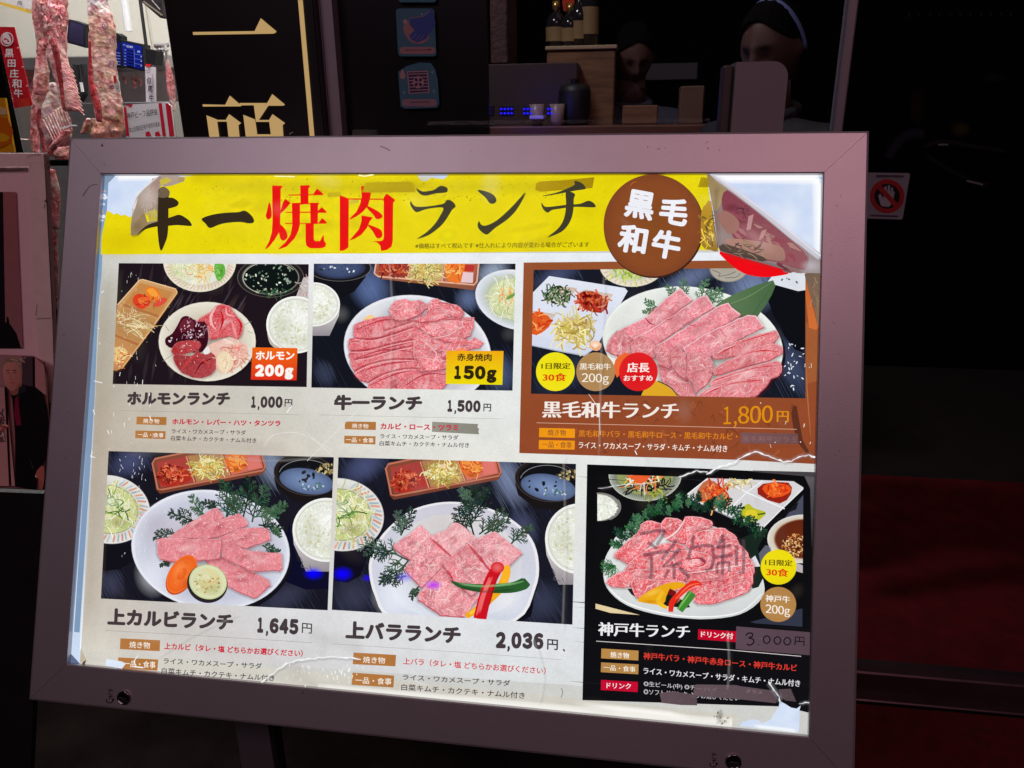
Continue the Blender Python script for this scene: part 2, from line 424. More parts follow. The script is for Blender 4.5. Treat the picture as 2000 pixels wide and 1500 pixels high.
def build_texts():
    tmp = []
    for t in TEXTS:
        cu = bpy.data.curves.new('t', 'FONT'); cu.body = t['t']; cu.size = 1.0; cu.resolution_u = 3; cu.space_character = t['gap']
        o = bpy.data.objects.new('t', cu); C.objects.link(o); tmp.append(o)
    dg = bpy.context.evaluated_depsgraph_get(); dg.update()
    for t, o in zip(TEXTS, tmp):
        me = o.evaluated_get(dg).to_mesh()
        V = [v.co.copy() for v in me.vertices]; F = [tuple(p.vertices) for p in me.polygons]
        o.evaluated_get(dg).to_mesh_clear()
        if not V: continue
        mnx, mxx = min(v.x for v in V), max(v.x for v in V); mny, mxy = min(v.y for v in V), max(v.y for v in V)
        zx, zy, zs = t['z']
        ax, ay = zx + t['a'][0] / zs, zy + t['a'][1] / zs; bx = zx + t['b'][0] / zs
        by = zy + t['b'][1] / zs if t['b'][1] is not None else ay + row_slope((ax + bx) / 2, ay) * (bx - ax)
        h = t['h'] / zs
        if t['tilt']:
            l = math.hypot(bx - ax, by - ay); ux, uy = (by - ay) / l, -(bx - ax) / l
        else:
            ux, uy = (2249 - ax) / 32000.0 - 0.017, -1.0
            if t['tilt'] is None: ux = 0
        outV = []; outF = []
        b, sf = t['bold'], t['serif']; reps = [(0.0, 0.0)]
        if b: reps += [(b * math.cos(a_), b * math.sin(a_)) for a_ in [math.pi / 4 * k for k in range(8)]]
        if sf: reps = [(dx + o_, dy) for dx, dy in reps for o_ in ((-sf, 0, sf) if sf < .03 else (-sf, -sf / 2, 0, sf / 2, sf))]
        ex, ey = b + sf, b; mnx -= ex; mxx += ex; mny -= ey; mxy += ey
        for k, (ox_, oy_) in enumerate(reps):
            o0 = len(outV)
            for v in V:
                s_ = (v.x + ox_ - mnx) / (mxx - mnx); q = (v.y + oy_ - mny) / (mxy - mny) if mxy > mny else 0
                outV.append(t['map'](ax + (bx - ax) * s_ + ux * h * q, ay + (by - ay) * s_ + uy * h * q, t['lift'] + k * 0.000002))
            outF += [tuple(i + o0 for i in f_) for f_ in F]
        kk = L3(t['col']) + (0,)
        obj(t['name'], outV, outF, t['m'] or M_PRINT, t['parent'], [kk] * len(outV))
    for o in tmp:
        cu = o.data; bpy.data.objects.remove(o); bpy.data.curves.remove(cu)
# ================================================================== SETTING
YG = 1.76                                    # the shop glass stands here
M_DARK = mat('black_plastic', (0.012, 0.011, 0.013), rough=0.5, var=0.3)
def glow(name, rgb, s):
    m, nt, b = newmat(name); e = nt.nodes.new('ShaderNodeEmission'); e.inputs['Color'].default_value = L3(rgb) + (1,); e.inputs['Strength'].default_value = s
    n_ = nt.nodes.new('ShaderNodeTexNoise'); n_.inputs['Scale'].default_value = 30
    mr = nt.nodes.new('ShaderNodeMapRange'); mr.inputs['To Min'].default_value = s * 0.85; mr.inputs['To Max'].default_value = s * 1.1
    nt.links.new(n_.outputs['Fac'], mr.inputs['Value']); nt.links.new(mr.outputs[0], e.inputs['Strength'])
    nt.links.new(e.outputs[0], nt.nodes['Material Output'].inputs['Surface']); nt.nodes.remove(b); return m
M_FLOOR = mat('worn_dark_tiles', (0.014, 0.009, 0.008), rough=0.95, var=0.5, scale=5, bump=0.15, bscale=40, spec=0.05)
M_BLACK = mat('black_wall_paint', (0.0035, 0.0033, 0.0038), rough=0.9, var=0.3, spec=0.05)
M_BLACKGLOSS = mat('black_sign_board', (0.008, 0.005, 0.006), rough=0.35, var=0.2)
M_DARKFRAME = mat('black_window_frame', (0.004, 0.004, 0.004), rough=0.95, var=0.2, spec=0.05)
M_SILVER = mat('silver_door_profile', (0.34, 0.29, 0.33), rough=0.45, metal=0.35, var=0.05)
M_GOLDGLOW = mat('glowing_gold_lettering', L3((190, 160, 104)), rough=0.5, var=0.04, emit=L3((190, 160, 104)), es=0.75)  # emission added so the gold shows brighter than the lamps make it
M_RAIL = mat('dark_door_rail', (0.10, 0.06, 0.07), rough=0.35, metal=0.5, var=0.15)
M_RED = mat('red_carpet', (0.13, 0.003, 0.004), rough=0.95, var=0.35, scale=30, bump=0.4, bscale=400)
M_REDDIM = mat('dark_red_carpet', (0.24, 0.008, 0.014), rough=0.9, var=0.35, scale=12, bump=0.3, bscale=300)
M_GREYFLOOR = mat('grey_shop_floor', (0.045, 0.038, 0.036), rough=0.6, var=0.25, scale=8)
def st(name, mb, m): return tag(mb.build(name, m), kind='structure')
def sheet(x0, y0, x1, y1, z): m_ = MB(); m_.quad((x0, y0, z), (x1, y0, z), (x1, y1, z), (x0, y1, z)); return m_
st('ground', sheet(-30, -30, 30, 30, 0.0), M_FLOOR)
# inside of the shop
st('shop_floor', sheet(-0.9, YG + 0.05, 3.6, 4.6, 0.012), M_GREYFLOOR)
m_ = MB(); m_.box((-0.9, 4.6, 0), (3.6, 4.75, 3.0)); st('back_wall', m_, M_BLACK)
m_ = MB(); m_.box((3.6, YG, 0), (3.75, 4.75, 3.0)); st('side_wall', m_, M_BLACK)
m_ = MB(); m_.box((-2.6, YG - 0.05, 3.0), (3.75, 4.75, 3.1)); st('ceiling', m_, M_BLACK)
xs_ = at(330, 150, YG).x
m_ = MB(); m_.box((xs_ + 0.02, YG + 0.06, 0), (xs_ + 0.10, 4.6, 3.0)); st('partition_wall', m_, M_BLACK)
a = floor_at(1850, 1150, 0.016); b = floor_at(1850, 935, 0.016)
m_ = sheet(0.2, a.y - 0.5, 2.4, b.y, 0.016); tag(m_.build('inner_carpet', M_REDDIM), 'dark red carpet lying on the floor behind the glass door', 'carpet')
m_ = MB(); m_.box((0.42, 0.9, 0.0), (3.0, YG - 0.06, 0.010), bev=0.003); tag(m_.build('entrance_mat', M_RED), 'red entrance mat on the ground in front of the glass door, lower right', 'mat')
def wy(Y): return lambda x, y, l=0.0: at(x, y, Y - l)
# glass
m_glass, nt, b_ = newmat('dark_shop_glass'); N = nt.nodes
tr = N.new('ShaderNodeBsdfTransparent'); tr.inputs[0].default_value = (0.80, 0.80, 0.84, 1); gl = N.new('ShaderNodeBsdfGlossy'); gl.inputs['Roughness'].default_value = 0.02
fr = N.new('ShaderNodeFresnel'); fr.inputs['IOR'].default_value = 1.45; mx = N.new('ShaderNodeMixShader')
nt.links.new(fr.outputs[0], mx.inputs[0]); nt.links.new(tr.outputs[0], mx.inputs[1]); nt.links.new(gl.outputs[0], mx.inputs[2]); nt.links.new(mx.outputs[0], N['Material Output'].inputs['Surface']); N.remove(b_)
X0 = at(667, 150, YG).x; X1 = at(1640, 200, YG).x; XR = 3.0
zr = at(1850, 1328, YG - 0.03).z; zr0 = at(1850, 1395, YG - 0.03).z
win = empty('shop_window', (X0, YG, 0), 'dark fixed shop window with a silver post, behind the lit menu board', 'window')
m_ = MB(); m_.quad((X0, YG, 0.0), (X1, YG, 0.0), (X1, YG, 2.9), (X0, YG, 2.9)); m_.build('pane', m_glass, win)
# silver post: two faces with a dark joint
c0, c1, c2, c3 = at(613, 0, YG - 0.03).x, at(623.5, 0, YG - 0.03).x, at(625.5, 0, YG - 0.03).x, at(648, 0, YG - 0.03).x
m_ = MB(); m_.box((c0, YG - 0.03, 0), (c1, YG + 0.05, 2.95)); m_.build('post', M_SILVER, win)
m_ = MB(); m_.box((c2, YG - 0.032, 0), (c3, YG + 0.05, 2.95)); m_.build('post', M_SILVER, win)
m_ = MB(); m_.box((c1, YG - 0.022, 0), (c2, YG + 0.04, 2.95)); m_.build('gasket', M_DARK, win)
m_ = MB(); m_.box((c3 + 0.001, YG + 0.006, 0), (at(951, 100, YG).x, YG + 0.02, 2.95)); m_.build('black_back_panel', M_BLACKGLOSS, win)
door = empty('glass_door', (X1, YG, 0), 'dark sliding glass door with a slim silver edge profile, right of the menu board', 'door')
m_ = MB(); e0 = at(1659, 0, YG - 0.02).x; e1 = at(1678, 0, YG - 0.02).x; m_.box((e0, YG - 0.02, zr), (e1, YG + 0.02, 2.9), bev=0.003); m_.build('edge_profile', M_SILVER, door)
m_ = MB(); m_.quad((e1, YG + 0.004, zr), (XR, YG + 0.004, zr), (XR, YG + 0.004, 2.9), (e1, YG + 0.004, 2.9)); m_.build('pane', m_glass, door)
m_ = MB(); m_.box((X1 - 0.3, YG - 0.028, zr0 + 0.028), (XR, YG + 0.03, zr), bev=0.004); m_.build('bottom_rail', M_RAIL, door)
m_ = MB(); m_.box((X1 - 0.3, YG - 0.05, 0.004), (XR, YG + 0.05, max(0.012, zr0 + 0.006)), bev=0.003); m_.build('floor_track', M_RAIL, door)

q = Paint(wy(YG - 0.004), None, (1600, 0, 2.5)); q.lift = .001  # faint reflections painted as soft strokes on the door glass
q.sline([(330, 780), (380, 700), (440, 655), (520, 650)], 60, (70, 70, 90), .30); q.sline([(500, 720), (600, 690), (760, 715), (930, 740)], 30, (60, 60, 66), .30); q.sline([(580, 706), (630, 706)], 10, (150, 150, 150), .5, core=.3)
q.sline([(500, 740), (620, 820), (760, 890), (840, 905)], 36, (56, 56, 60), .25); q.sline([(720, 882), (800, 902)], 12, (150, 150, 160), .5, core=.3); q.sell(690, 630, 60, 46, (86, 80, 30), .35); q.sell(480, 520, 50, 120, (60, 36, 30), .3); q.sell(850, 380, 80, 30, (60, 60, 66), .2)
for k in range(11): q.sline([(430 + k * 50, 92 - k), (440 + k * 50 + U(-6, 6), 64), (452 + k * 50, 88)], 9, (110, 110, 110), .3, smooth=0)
q.build('painted_reflection', door, None, soft_=M_REFLECT)
# ------------------------------------------------------------------ black sign panel with gold characters
YS = 1.70
s0 = at(318.5, 0, YS).x; s1 = at(611, 0, YS).x
sign = empty('black_sign_panel', (s0, YS, 0), 'tall black sign panel with large gold characters and a gold line beside the meat display', 'sign')
m_ = MB(); m_.box((s0, YS, 0.05), (s1, YS + 0.05, 2.9), bev=0.002); m_.build('panel', M_BLACKGLOSS, sign)
ZS = (300, 0, 4.285); GOLD = (186, 160, 104)
p = Paint(wy(YS - 0.003), None, ZS)
p.poly([(328, 268), (845, 260), (897, 152), (1028, 262), (1020, 275), (1000, 282), (330, 292)], GOLD); p.build('gold_character', sign, M_GOLDGLOW)
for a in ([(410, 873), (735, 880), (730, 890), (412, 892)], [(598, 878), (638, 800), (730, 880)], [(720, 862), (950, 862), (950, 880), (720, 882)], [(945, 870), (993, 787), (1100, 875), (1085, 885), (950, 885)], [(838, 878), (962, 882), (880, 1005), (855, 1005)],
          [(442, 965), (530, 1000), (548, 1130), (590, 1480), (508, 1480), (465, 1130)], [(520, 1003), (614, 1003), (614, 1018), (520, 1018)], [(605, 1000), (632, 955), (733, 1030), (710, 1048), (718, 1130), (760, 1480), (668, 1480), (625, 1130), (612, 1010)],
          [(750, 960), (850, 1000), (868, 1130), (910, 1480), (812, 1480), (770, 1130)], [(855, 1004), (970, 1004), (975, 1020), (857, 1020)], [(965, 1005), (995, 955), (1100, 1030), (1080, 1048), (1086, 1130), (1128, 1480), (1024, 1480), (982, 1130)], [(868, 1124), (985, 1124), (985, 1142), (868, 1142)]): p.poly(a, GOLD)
p.build('gold_character', sign, M_GOLDGLOW)
p.lift = 0; p.poly([(1208, 0), (1248, 0), (1345, 1130), (1375, 1480), (1340, 1480), (1306, 1130)], (160, 132, 86)); p.build('gold_line', sign, M_GOLDGLOW)
p.stroke([(1140, 1128), (1145, 1113), (1168, 1108)], 5, (220, 214, 210), smooth=2); p.build('small_mark', sign, M_FLAT)

# ------------------------------------------------------------------ stickers on the glass
def sticker(label, z, plate, col, draw, cat='sticker', group=None, Y=YG):
    root = empty('sticker', at(z[0] + plate[0][0] / z[2], z[1] + plate[0][1] / z[2], Y - 0.004), label, cat, group)
    q = Paint(wy(Y - 0.005), None, z); q.poly(plate, col, smooth=0); q.build('sticker_sheet', root, M_FLAT)
    q.lift = 0.0006; draw(q); q.build('print', root, M_FLAT); return root
def rr(x0, y0, x1, y1, sk, r_=26):
    """slightly leaning rounded rectangle"""
    o = []
    for cx, cy, a in ((x0 + r_, y0 + r_, 180), (x1 - r_, y0 + r_, 270), (x1 - r_, y1 - r_, 0), (x0 + r_, y1 - r_, 90)):
        for k in range(5): th = math.radians(a + k * 22.5); x, y = cx + r_ * math.cos(th), cy + r_ * math.sin(th); o.append((x + (y - y0) * sk, y))
    return o
ZW = (650, 0, 4.0); TEAL = (62, 110, 132); PKK = (178, 134, 142); BLU = (56, 76, 152)
def d1(q):
    q.poly([(560, 190), (620, 160), (680, 150), (740, 190), (750, 300), (700, 340), (640, 338), (600, 320), (555, 250)], (160, 118, 118), smooth=3); q.ell(566, 170, 17, 20, PKK)
    q.poly([(600, 150), (690, 135), (745, 95), (775, 60), (805, 185), (760, 250), (735, 300), (690, 325), (650, 330), (602, 300), (640, 240), (600, 190)], BLU, smooth=0)
    for a, b in (((640, 250), (605, 290)), ((670, 265), (625, 315)), ((700, 270), (655, 325)), ((725, 262), (690, 310))): q.stroke([a, b], 26, BLU, smooth=0)
    for a, b in (((655, 262), (615, 305)), ((683, 272), (645, 320)), ((712, 272), (680, 318))): q.stroke([a, b], 3, (150, 118, 124), smooth=0)
    q.stroke([(600, 165), (600, 140), (700, 130), (762, 85)], 4, (170, 130, 128), smooth=0); q.ell(694, 112, 7, 7, (150, 160, 170))
    q.poly(rr(522, 366, 800, 422, 0.03, 24), (160, 122, 128)); q.stroke([(566, 392), (770, 390)], 7, (120, 60, 66), smooth=0); q.stroke([(738, 389), (772, 388)], 12, (120, 50, 60), smooth=0)
sticker('teal hand washing sticker with a blue hand on the dark window', ZW, rr(492, 66, 792, 440, 0.05), TEAL, d1)
def d2(q):
    q.poly([(545, 540), (566, 585), (560, 615), (530, 612), (524, 580)], PKK, smooth=2); q.poly([(580, 558), (742, 552), (756, 724), (594, 734)], PKK); q.poly([(588, 566), (735, 561), (747, 716), (602, 726)], (44, 42, 84))
    for k in range(6): y = 580 + k * 25; q.stroke([(592 + k * 2, y), (742 + k * 2, y - 5)], 8, PKK, smooth=0)
    q.ell(668, 642, 44, 48, PKK)
    for k in range(4): a = math.radians(45 + 90 * k); q.ell(668 + 24 * math.cos(a), 642 + 26 * math.sin(a), 15, 11, (44, 42, 84), rot=45 + 90 * k)
    for x, y in ((778, 565), (558, 722), (790, 712)): q.poly([(x, y - 22), (x + 4, y - 4), (x + 14, y), (x + 4, y + 4), (x, y + 22), (x - 4, y + 4), (x - 14, y), (x - 4, y - 4)], (130, 160, 170))
    q.poly(rr(540, 774, 812, 832, 0.03, 24), (150, 118, 132)); q.stroke([(605, 800), (755, 796)], 7, (100, 50, 60), smooth=0)
sticker('teal ventilation sticker with a fan grille, lower on the dark window', ZW, [(510, 560), (580, 515), (680, 488), (765, 492), (800, 540), (820, 620), (832, 810), (815, 842), (560, 850), (530, 830)], TEAL, d2)
sticker('teal sticker cut off by the top of the view, above the hand washing one', ZW, rr(500, -330, 796, 18, 0.04), TEAL, lambda q: q.poly(rr(515, -50, 780, -6, 0.03, 20), PKK))
ZN = (1600, 0, 2.5)
def d3(q):
    q.ell(332, 958, 84, 83, (150, 34, 34), n=44); q.ell(332, 958, 62, 61, (16, 14, 22), n=40)
    q.poly([(300, 1000), (288, 955), (298, 945), (314, 970), (318, 912), (328, 908), (332, 950), (336, 904), (346, 906), (346, 952), (352, 914), (361, 918), (356, 962), (362, 932), (368, 938), (360, 985), (342, 1010), (310, 1008)], (150, 146, 152), smooth=1)
    q.stroke([(282, 900), (385, 1014)], 24, (150, 34, 34), smooth=0); q.stroke([(278, 858), (412, 860)], 7, (60, 54, 62), smooth=0); q.stroke([(250, 1052), (386, 1056)], 7, (60, 54, 62), smooth=0)
sticker('pale sticker with a white hand crossed out in red, on the glass door', ZN, [(200, 842), (440, 845), (443, 856), (408, 1066), (400, 1072), (200, 1066)], (128, 124, 132), d3)
T(wy(YG - 0.0085), 'さわらないでください', 280, 866, 410, 13, (70, 64, 72), z=ZN, yr=868, m=M_FLAT, name='lettering', bold=0.02, parent=bpy.data.objects['sticker.003'])

# ------------------------------------------------------------------ grey rounded stand seen over the board
M_GREYP = mat('pale_grey_plastic', (0.26, 0.225, 0.245), rough=0.4, var=0.05)
YD = 1.66; t0 = at(1490, 120, YD); k_ = YD / ray(1490, 120).y / FPX
stand = empty('upright_stand', (t0.x, YD, 0), 'grey upright panel with a rounded top corner, behind the menu board before the window', 'stand')
V = []; F = []; w2 = 50 * k_; rr_ = 30 * k_; zt = t0.z; prof = [(-w2, 0.55), (-w2, zt)]
for k in range(9): th = math.radians(90 - k * 11.25); prof.append((w2 - rr_ + rr_ * math.cos(th), zt - rr_ + rr_ * math.sin(th)))
prof.append((w2, 0.55)); n = len(prof)
for dy in (0, 0.10):
    for x, z in prof: V.append((t0.x + x, YD + dy, z))
F = [tuple(range(n - 1, -1, -1)), tuple(range(n, 2 * n))] + [(i, (i + 1) % n, n + (i + 1) % n, n + i) for i in range(n)]
obj('panel', V, F, M_GREYP, stand)
m_ = MB(); m_.box((t0.x - w2 - 0.022, YD + 0.02, 0.55), (t0.x - w2 - 0.001, YD + 0.075, zt - 0.004), bev=0.004); m_.build('side_cover', mat('brown_grey_plastic', (0.07, 0.05, 0.052), rough=0.5), stand)
m_ = MB(); m_.tube([(t0.x, YD + 0.04, 0.02), (t0.x, YD + 0.04, 0.56)], 0.02, 14); m_.build('pole', M_SILVER, stand)
m_ = MB(); m_.lathe((t0.x, YD - 0.05, 0), [(0.0, 0.024), (0.12, 0.022), (0.13, 0.012), (0.13, 0.0)], 32); m_.build('base', M_GREYP, stand)

# ------------------------------------------------------------------ dim things inside the shop
ins = lambda px, py, Y: at(px, py, Y)
def solid(name, label, cat, px0, py0, px1, py1, Y, dep, m, bev=0.004, to_floor=False, group=None, build=True):
    a = at(px0, py0, Y); b = at(px1, py1, Y); z0 = 0.013 if to_floor else b.z
    root = empty(name, ((a.x + b.x) / 2, Y, z0), label, cat, group)
    m_ = MB(); m_.box((a.x, Y, z0), (b.x, Y + dep, a.z), bev=bev); o = m_.build('body', m, root); return root, a, b
M_WOODBOX = mat('orange_brown_wood', (0.22, 0.105, 0.05), rough=0.6, var=0.45, scale=6, stretch=(1, 1, 8), bump=0.1)
rt, a, b = solid('wooden_cabinet', 'orange brown wooden cabinet with a pale top edge inside the dark shop', 'cabinet', 1068, 100, 1196, 300, 3.0, 0.45, M_WOODBOX, to_floor=True)
m_ = MB(); m_.box((a.x - 0.006, 2.99, a.z + 0.002), (b.x + 0.006, 3.46, a.z + 0.016), bev=0.003); m_.build('top_board', mat('pale_wood_edge', (0.5, 0.36, 0.22), rough=0.4), rt)
for k in (1, 2): m_ = MB(); zz = a.z - 0.36 * k; m_.box((a.x + 0.01, 2.992, zz), (b.x - 0.01, 2.999, zz + 0.006)); m_.build('door_gap', M_BLACK, rt)
rt, a, b = solid('stone_pillar', 'rough reddish brown stone pillar inside the shop, left of the wooden cabinet', 'pillar', 955, -60, 991, 124, 2.9, 0.25, mat('rough_red_stone', (0.13, 0.06, 0.05), rough=0.8, scale=22, col2=(0.04, 0.02, 0.02), bump=0.8, bscale=60))
m_ = MB(); m_.box((a.x - 0.01, 2.88, b.z - 0.5), (b.x + 0.25, 3.2, b.z - 0.002), bev=0.004); m_.build('ledge', mat('dark_ledge', (0.06, 0.035, 0.03), rough=0.5), rt)
# counter
z_c = at(1100, 246, 2.7).z
ct = empty('counter', (0.55, 2.7, 0), 'dark brown serving counter inside the shop just above the board edge', 'counter')
m_ = MB(); m_.box((at(955, 246, 2.7).x, 2.66, z_c - 0.03), (at(1430, 246, 2.7).x, 2.98, z_c), bev=0.004); m_.build('counter_top', mat('dark_red_wood', (0.16, 0.07, 0.05), rough=0.35, var=0.3, scale=5, stretch=(1, 6, 6)), ct)
m_ = MB(); m_.box((at(955, 246, 2.7).x + 0.02, 2.7, 0.013), (at(1430, 246, 2.7).x - 0.02, 2.95, z_c - 0.031)); m_.build('counter_front', M_BLACK, ct)
def pot(px, py, Y, r_, h, label, m=M_DARK, name='pot', cat='pot', prof=None, group=None):
    c = at(px, py, Y); root = empty(name, (c.x, Y, z_c), label, cat, group)
    m_ = MB(); m_.lathe((c.x, Y, z_c), prof or [(0, 0), (r_ * .85, 0), (r_, h * .25), (r_, h * .8), (r_ * .9, h * .95), (r_ * .4, h), (0, h)], 20); m_.build('body', m, root, smooth=True)
    return root, c
rt, c = pot(1122, 200, 2.82, 0.055, 0.135, 'round black pot with a domed lid in front of the wooden cabinet')
m_ = MB(); m_.lathe((c.x, 2.82, z_c + 0.135), [(0, 0), (0.012, 0), (0.014, 0.014), (0, 0.018)], 12); m_.build('lid_knob', M_DARK, rt)
M_CUP = mat('beige_ceramic', (0.34, 0.24, 0.16), rough=0.35)
for i, (px, lab) in enumerate(((1048, 'beige cup standing just left of the wooden cabinet'), (1088, 'beige cup standing before the left edge of the wooden cabinet'))):
    rt, c = pot(px, 200, 2.76, 0.026, 0.07, lab, M_CUP, 'cup', 'cup', [(0, 0), (0.018, 0), (0.024, 0.02), (0.026, 0.07), (0.023, 0.07), (0.020, 0.02), (0, 0.008)])
rt, a, b = solid('white_tray', 'small pale tray on the counter between the blue lamps', 'tray', 1034, 226, 1062, 233, 2.68, 0.10, mat('pale_tray', (0.5, 0.42, 0.44), rough=0.4), bev=0.002)
# blue lamps
M_BLUE = glow('blue_led', (30, 24, 255), 2.2)
for i, (px, lab) in enumerate(((958, 'small cluster of blue lamps nearest the black window panel'), (989, 'blue lamp cluster under the stone pillar'), (1034, 'blue lamp cluster above the small pale tray'), (1081, 'blue lamp cluster before the wooden cabinet'))):
    c = at(px, 214, 2.74); root = empty('blue_lamp', tuple(c), lab, 'lamp', 'blue lamps along the counter')
    w = 0.018 if i else 0.006
    m_ = MB(); m_.box((c.x - w - .004, 2.745, c.z - .022), (c.x + w + .004, 2.76, c.z + .014), bev=.002); m_.build('housing', M_DARK, root)
    m_ = MB()
    for kx in range(4 if i else 1):
        for kz in range(2): x = c.x - w + kx * w * 2 / 3; m_.lathe((x, 2.742, c.z - .012 + kz * .014), [(0, -.004), (.0042, 0), (0, .004)], 8)
    m_.build('led', M_BLUE, root)
l = bpy.data.lights.new('counter_blue', 'POINT'); l.energy = 0.35; l.color = (0.1, 0.08, 1); l.shadow_soft_size = 0.03; o = bpy.data.objects.new('counter_blue_light', l); C.objects.link(o); o.location = at(1040, 205, 2.6)
# bottles with warm glints on the cabinet, and a warm bulb
M_BOT = mat('dark_bottle_glass', (0.02, 0.018, 0.02), rough=0.12); M_WARM = glow('warm_bulb', (255, 214, 150), 1.6); M_GOLDF = mat('gold_foil', (0.6, 0.38, 0.12), rough=0.3, metal=0.8)
ztop = at(1130, 100, 3.0).z + 0.017
for i, (px, h, lab) in enumerate(((1085, .16, 'short dark bottle at the left end of the cabinet top'), (1112, .15, 'dark bottle second from the left on the cabinet top'), (1130, .20, 'dark bottle with gold foil in the middle of the cabinet top'), (1149, .30, 'tall dark bottle with gold neck foil on the cabinet top'))):
    c = at(px, 100, 3.1); root = empty('bottle', (c.x, 3.1, ztop), lab, 'bottle', 'bottles on the cabinet top')
    m_ = MB(); m_.lathe((c.x, 3.1, ztop), [(0, 0), (.034, 0), (.036, h * .55), (.03, h * .66), (.012, h * .78), (.012, h * .8)], 16); m_.build('glass_body', M_BOT, root, smooth=True)
    m_ = MB(); m_.lathe((c.x, 3.1, ztop + h * .8), [(.012, 0), (.014, 0), (.013, h * .2), (0, h * .2)], 12); m_.build('neck_foil', M_GOLDF, root, smooth=True)
    m_ = MB(); m_.lathe((c.x, 3.1, ztop), [(.0365, h * .15), (.0365, h * .45)], 16); m_.build('bottle_label', mat('bottle_label', (0.3, 0.2, 0.08), rough=0.6), root, smooth=True)
c = at(1092, 55, 3.3); root = empty('hanging_bulb', tuple(c), 'small warm bulb hanging above the cabinet deep in the shop', 'lamp')
m_ = MB(); m_.lathe((c.x, c.y, c.z), [(0, -.022), (.009, -.016), (.011, 0), (.007, .016), (0, .02)], 14); m_.build('bulb', M_WARM, root, smooth=True)
m_ = MB(); m_.tube([(c.x, c.y, c.z + .02), (c.x, c.y, 2.99)], .003, 6); m_.build('cord', M_DARK, root)
for i, (px, py, lab) in enumerate(((1110, 4, 'dim orange lantern at the upper edge of the view inside the shop'), (1138, 4, 'dim amber lantern right of the orange one'))):
    c = at(px, py, 3.3); root = empty('lantern', tuple(c), lab, 'lantern')
    m_ = MB(); m_.lathe((c.x, c.y, c.z), [(0, -.035), (.018, -.03), (.024, 0), (.018, .03), (0, .035)], 14); m_.build('shade', glow('lantern_paper', (150, 50, 36) if i == 0 else (170, 110, 50), 0.5), root, smooth=True)
    m_ = MB(); m_.tube([(c.x, c.y, c.z + .036), (c.x, c.y, 2.99)], .003, 6); m_.build('cord', M_DARK, root)
rt, a, b = solid('kitchen_hood', 'dull grey kitchen hood behind the cook inside the shop', 'hood', 1262, 124, 1362, 156, 3.7, 0.4, mat('dull_hood_steel', (0.08, 0.08, 0.09), rough=0.4, metal=0.5))
rt, a, b = solid('wooden_box', 'plain wooden box on the counter behind the window', 'box', 1216, 206, 1284, 243, 2.84, 0.1, M_WOODBOX)
rt, a, b = solid('cardboard_box', 'brown cardboard box on the counter right of the wooden box', 'box', 1330, 168, 1372, 243, 2.86, 0.1, mat('brown_cardboard', (0.16, 0.09, 0.06), rough=0.8))
# interior lamp light
area('shop_ceiling_light', (0.6, 3.0, 2.9), (0.6, 3.0, 0), 1.4, 0.8, 1.15, (1.0, 0.78, 0.62))
area('carpet_fill_light', (1.7, 4.0, 2.6), (1.6, 3.2, 0), 0.8, 0.5, 0.38, (1.0, 0.76, 0.76))  # unseen lamp placed so its light falls off along the red carpet

# ------------------------------------------------------------------ people
def head_mesh(c, yaw, pitch, s=1.0, skin=(98, 72, 64), hairline=0.55):
    """head about 0.23 m tall, centre c; returns vertices, faces, colours (one closed surface with nose, brow, eyes, mouth, ears)"""
    nu, nv = 44, 34; V = []; K = []; F = []
    R = Matrix.Rotation(yaw, 3, 'Z') @ Matrix.Rotation(pitch, 3, 'X')
    g = lambda x, z, cx, cz, sx, sz: math.exp(-((x - cx) / sx) ** 2 - ((z - cz) / sz) ** 2)
    for j in range(nv + 1):
        ph = math.pi * j / nv
        for i in range(nu):
            th = 2 * math.pi * i / nu; x = math.sin(ph) * math.cos(th); y = math.sin(ph) * math.sin(th); z = math.cos(ph)
            X, Y, Z = x * 0.076, y * 0.094, z * 0.118        # -Y is the face
            if z < 0: X *= 1 + z * 0.28 * (1 if y < 0.2 else .5); Y *= 1 + z * 0.12
            if z < -0.2 and y > 0: Y *= 1 + (z + .2) * .55
            k = skin
            if y < 0:
                nx, nz = x, z
                Y -= 0.026 * g(nx, nz, 0, -0.16, .14, .17) + .012 * g(nx, nz, 0, 0.05, .09, .22)      # nose
                Y += 0.014 * (g(nx, nz, .34, .04, .17, .12) + g(nx, nz, -.34, .04, .17, .12))       # sockets
                Y -= 0.005 * (g(nx, nz, .34, .2, .26, .07) + g(nx, nz, -.34, .2, .26, .07)) + .006 * g(nx, nz, 0, -.48, .22, .07) + .008 * g(nx, nz, 0, -.8, .25, .14)
                eye = max(g(nx, nz, .33, .03, .13, .045), g(nx, nz, -.33, .03, .13, .045)); brow = max(g(nx, nz, .34, .2, .2, .045), g(nx, nz, -.34, .2, .2, .045)); lip = g(nx, nz, 0, -.48, .22, .06)
                k = mixc(k, (24, 18, 18), min(1, eye * 1.3)); k = mixc(k, (30, 22, 20), min(1, brow * 1.1)); k = mixc(k, (134, 66, 62), min(1, lip))
            ear = g(y, z, .08, -.05, .16, .2)
            if abs(x) > .8: X += math.copysign(0.016 * ear, x)
            v = R @ Vector((X * s, Y * s, Z * s)); V.append(Vector(c) + v); K.append(L3(k) + (0,))
    for j in range(nv):
        for i in range(nu): F.append((j * nu + i, j * nu + (i + 1) % nu, (j + 1) * nu + (i + 1) % nu, (j + 1) * nu + i))
    return V, F, K, R
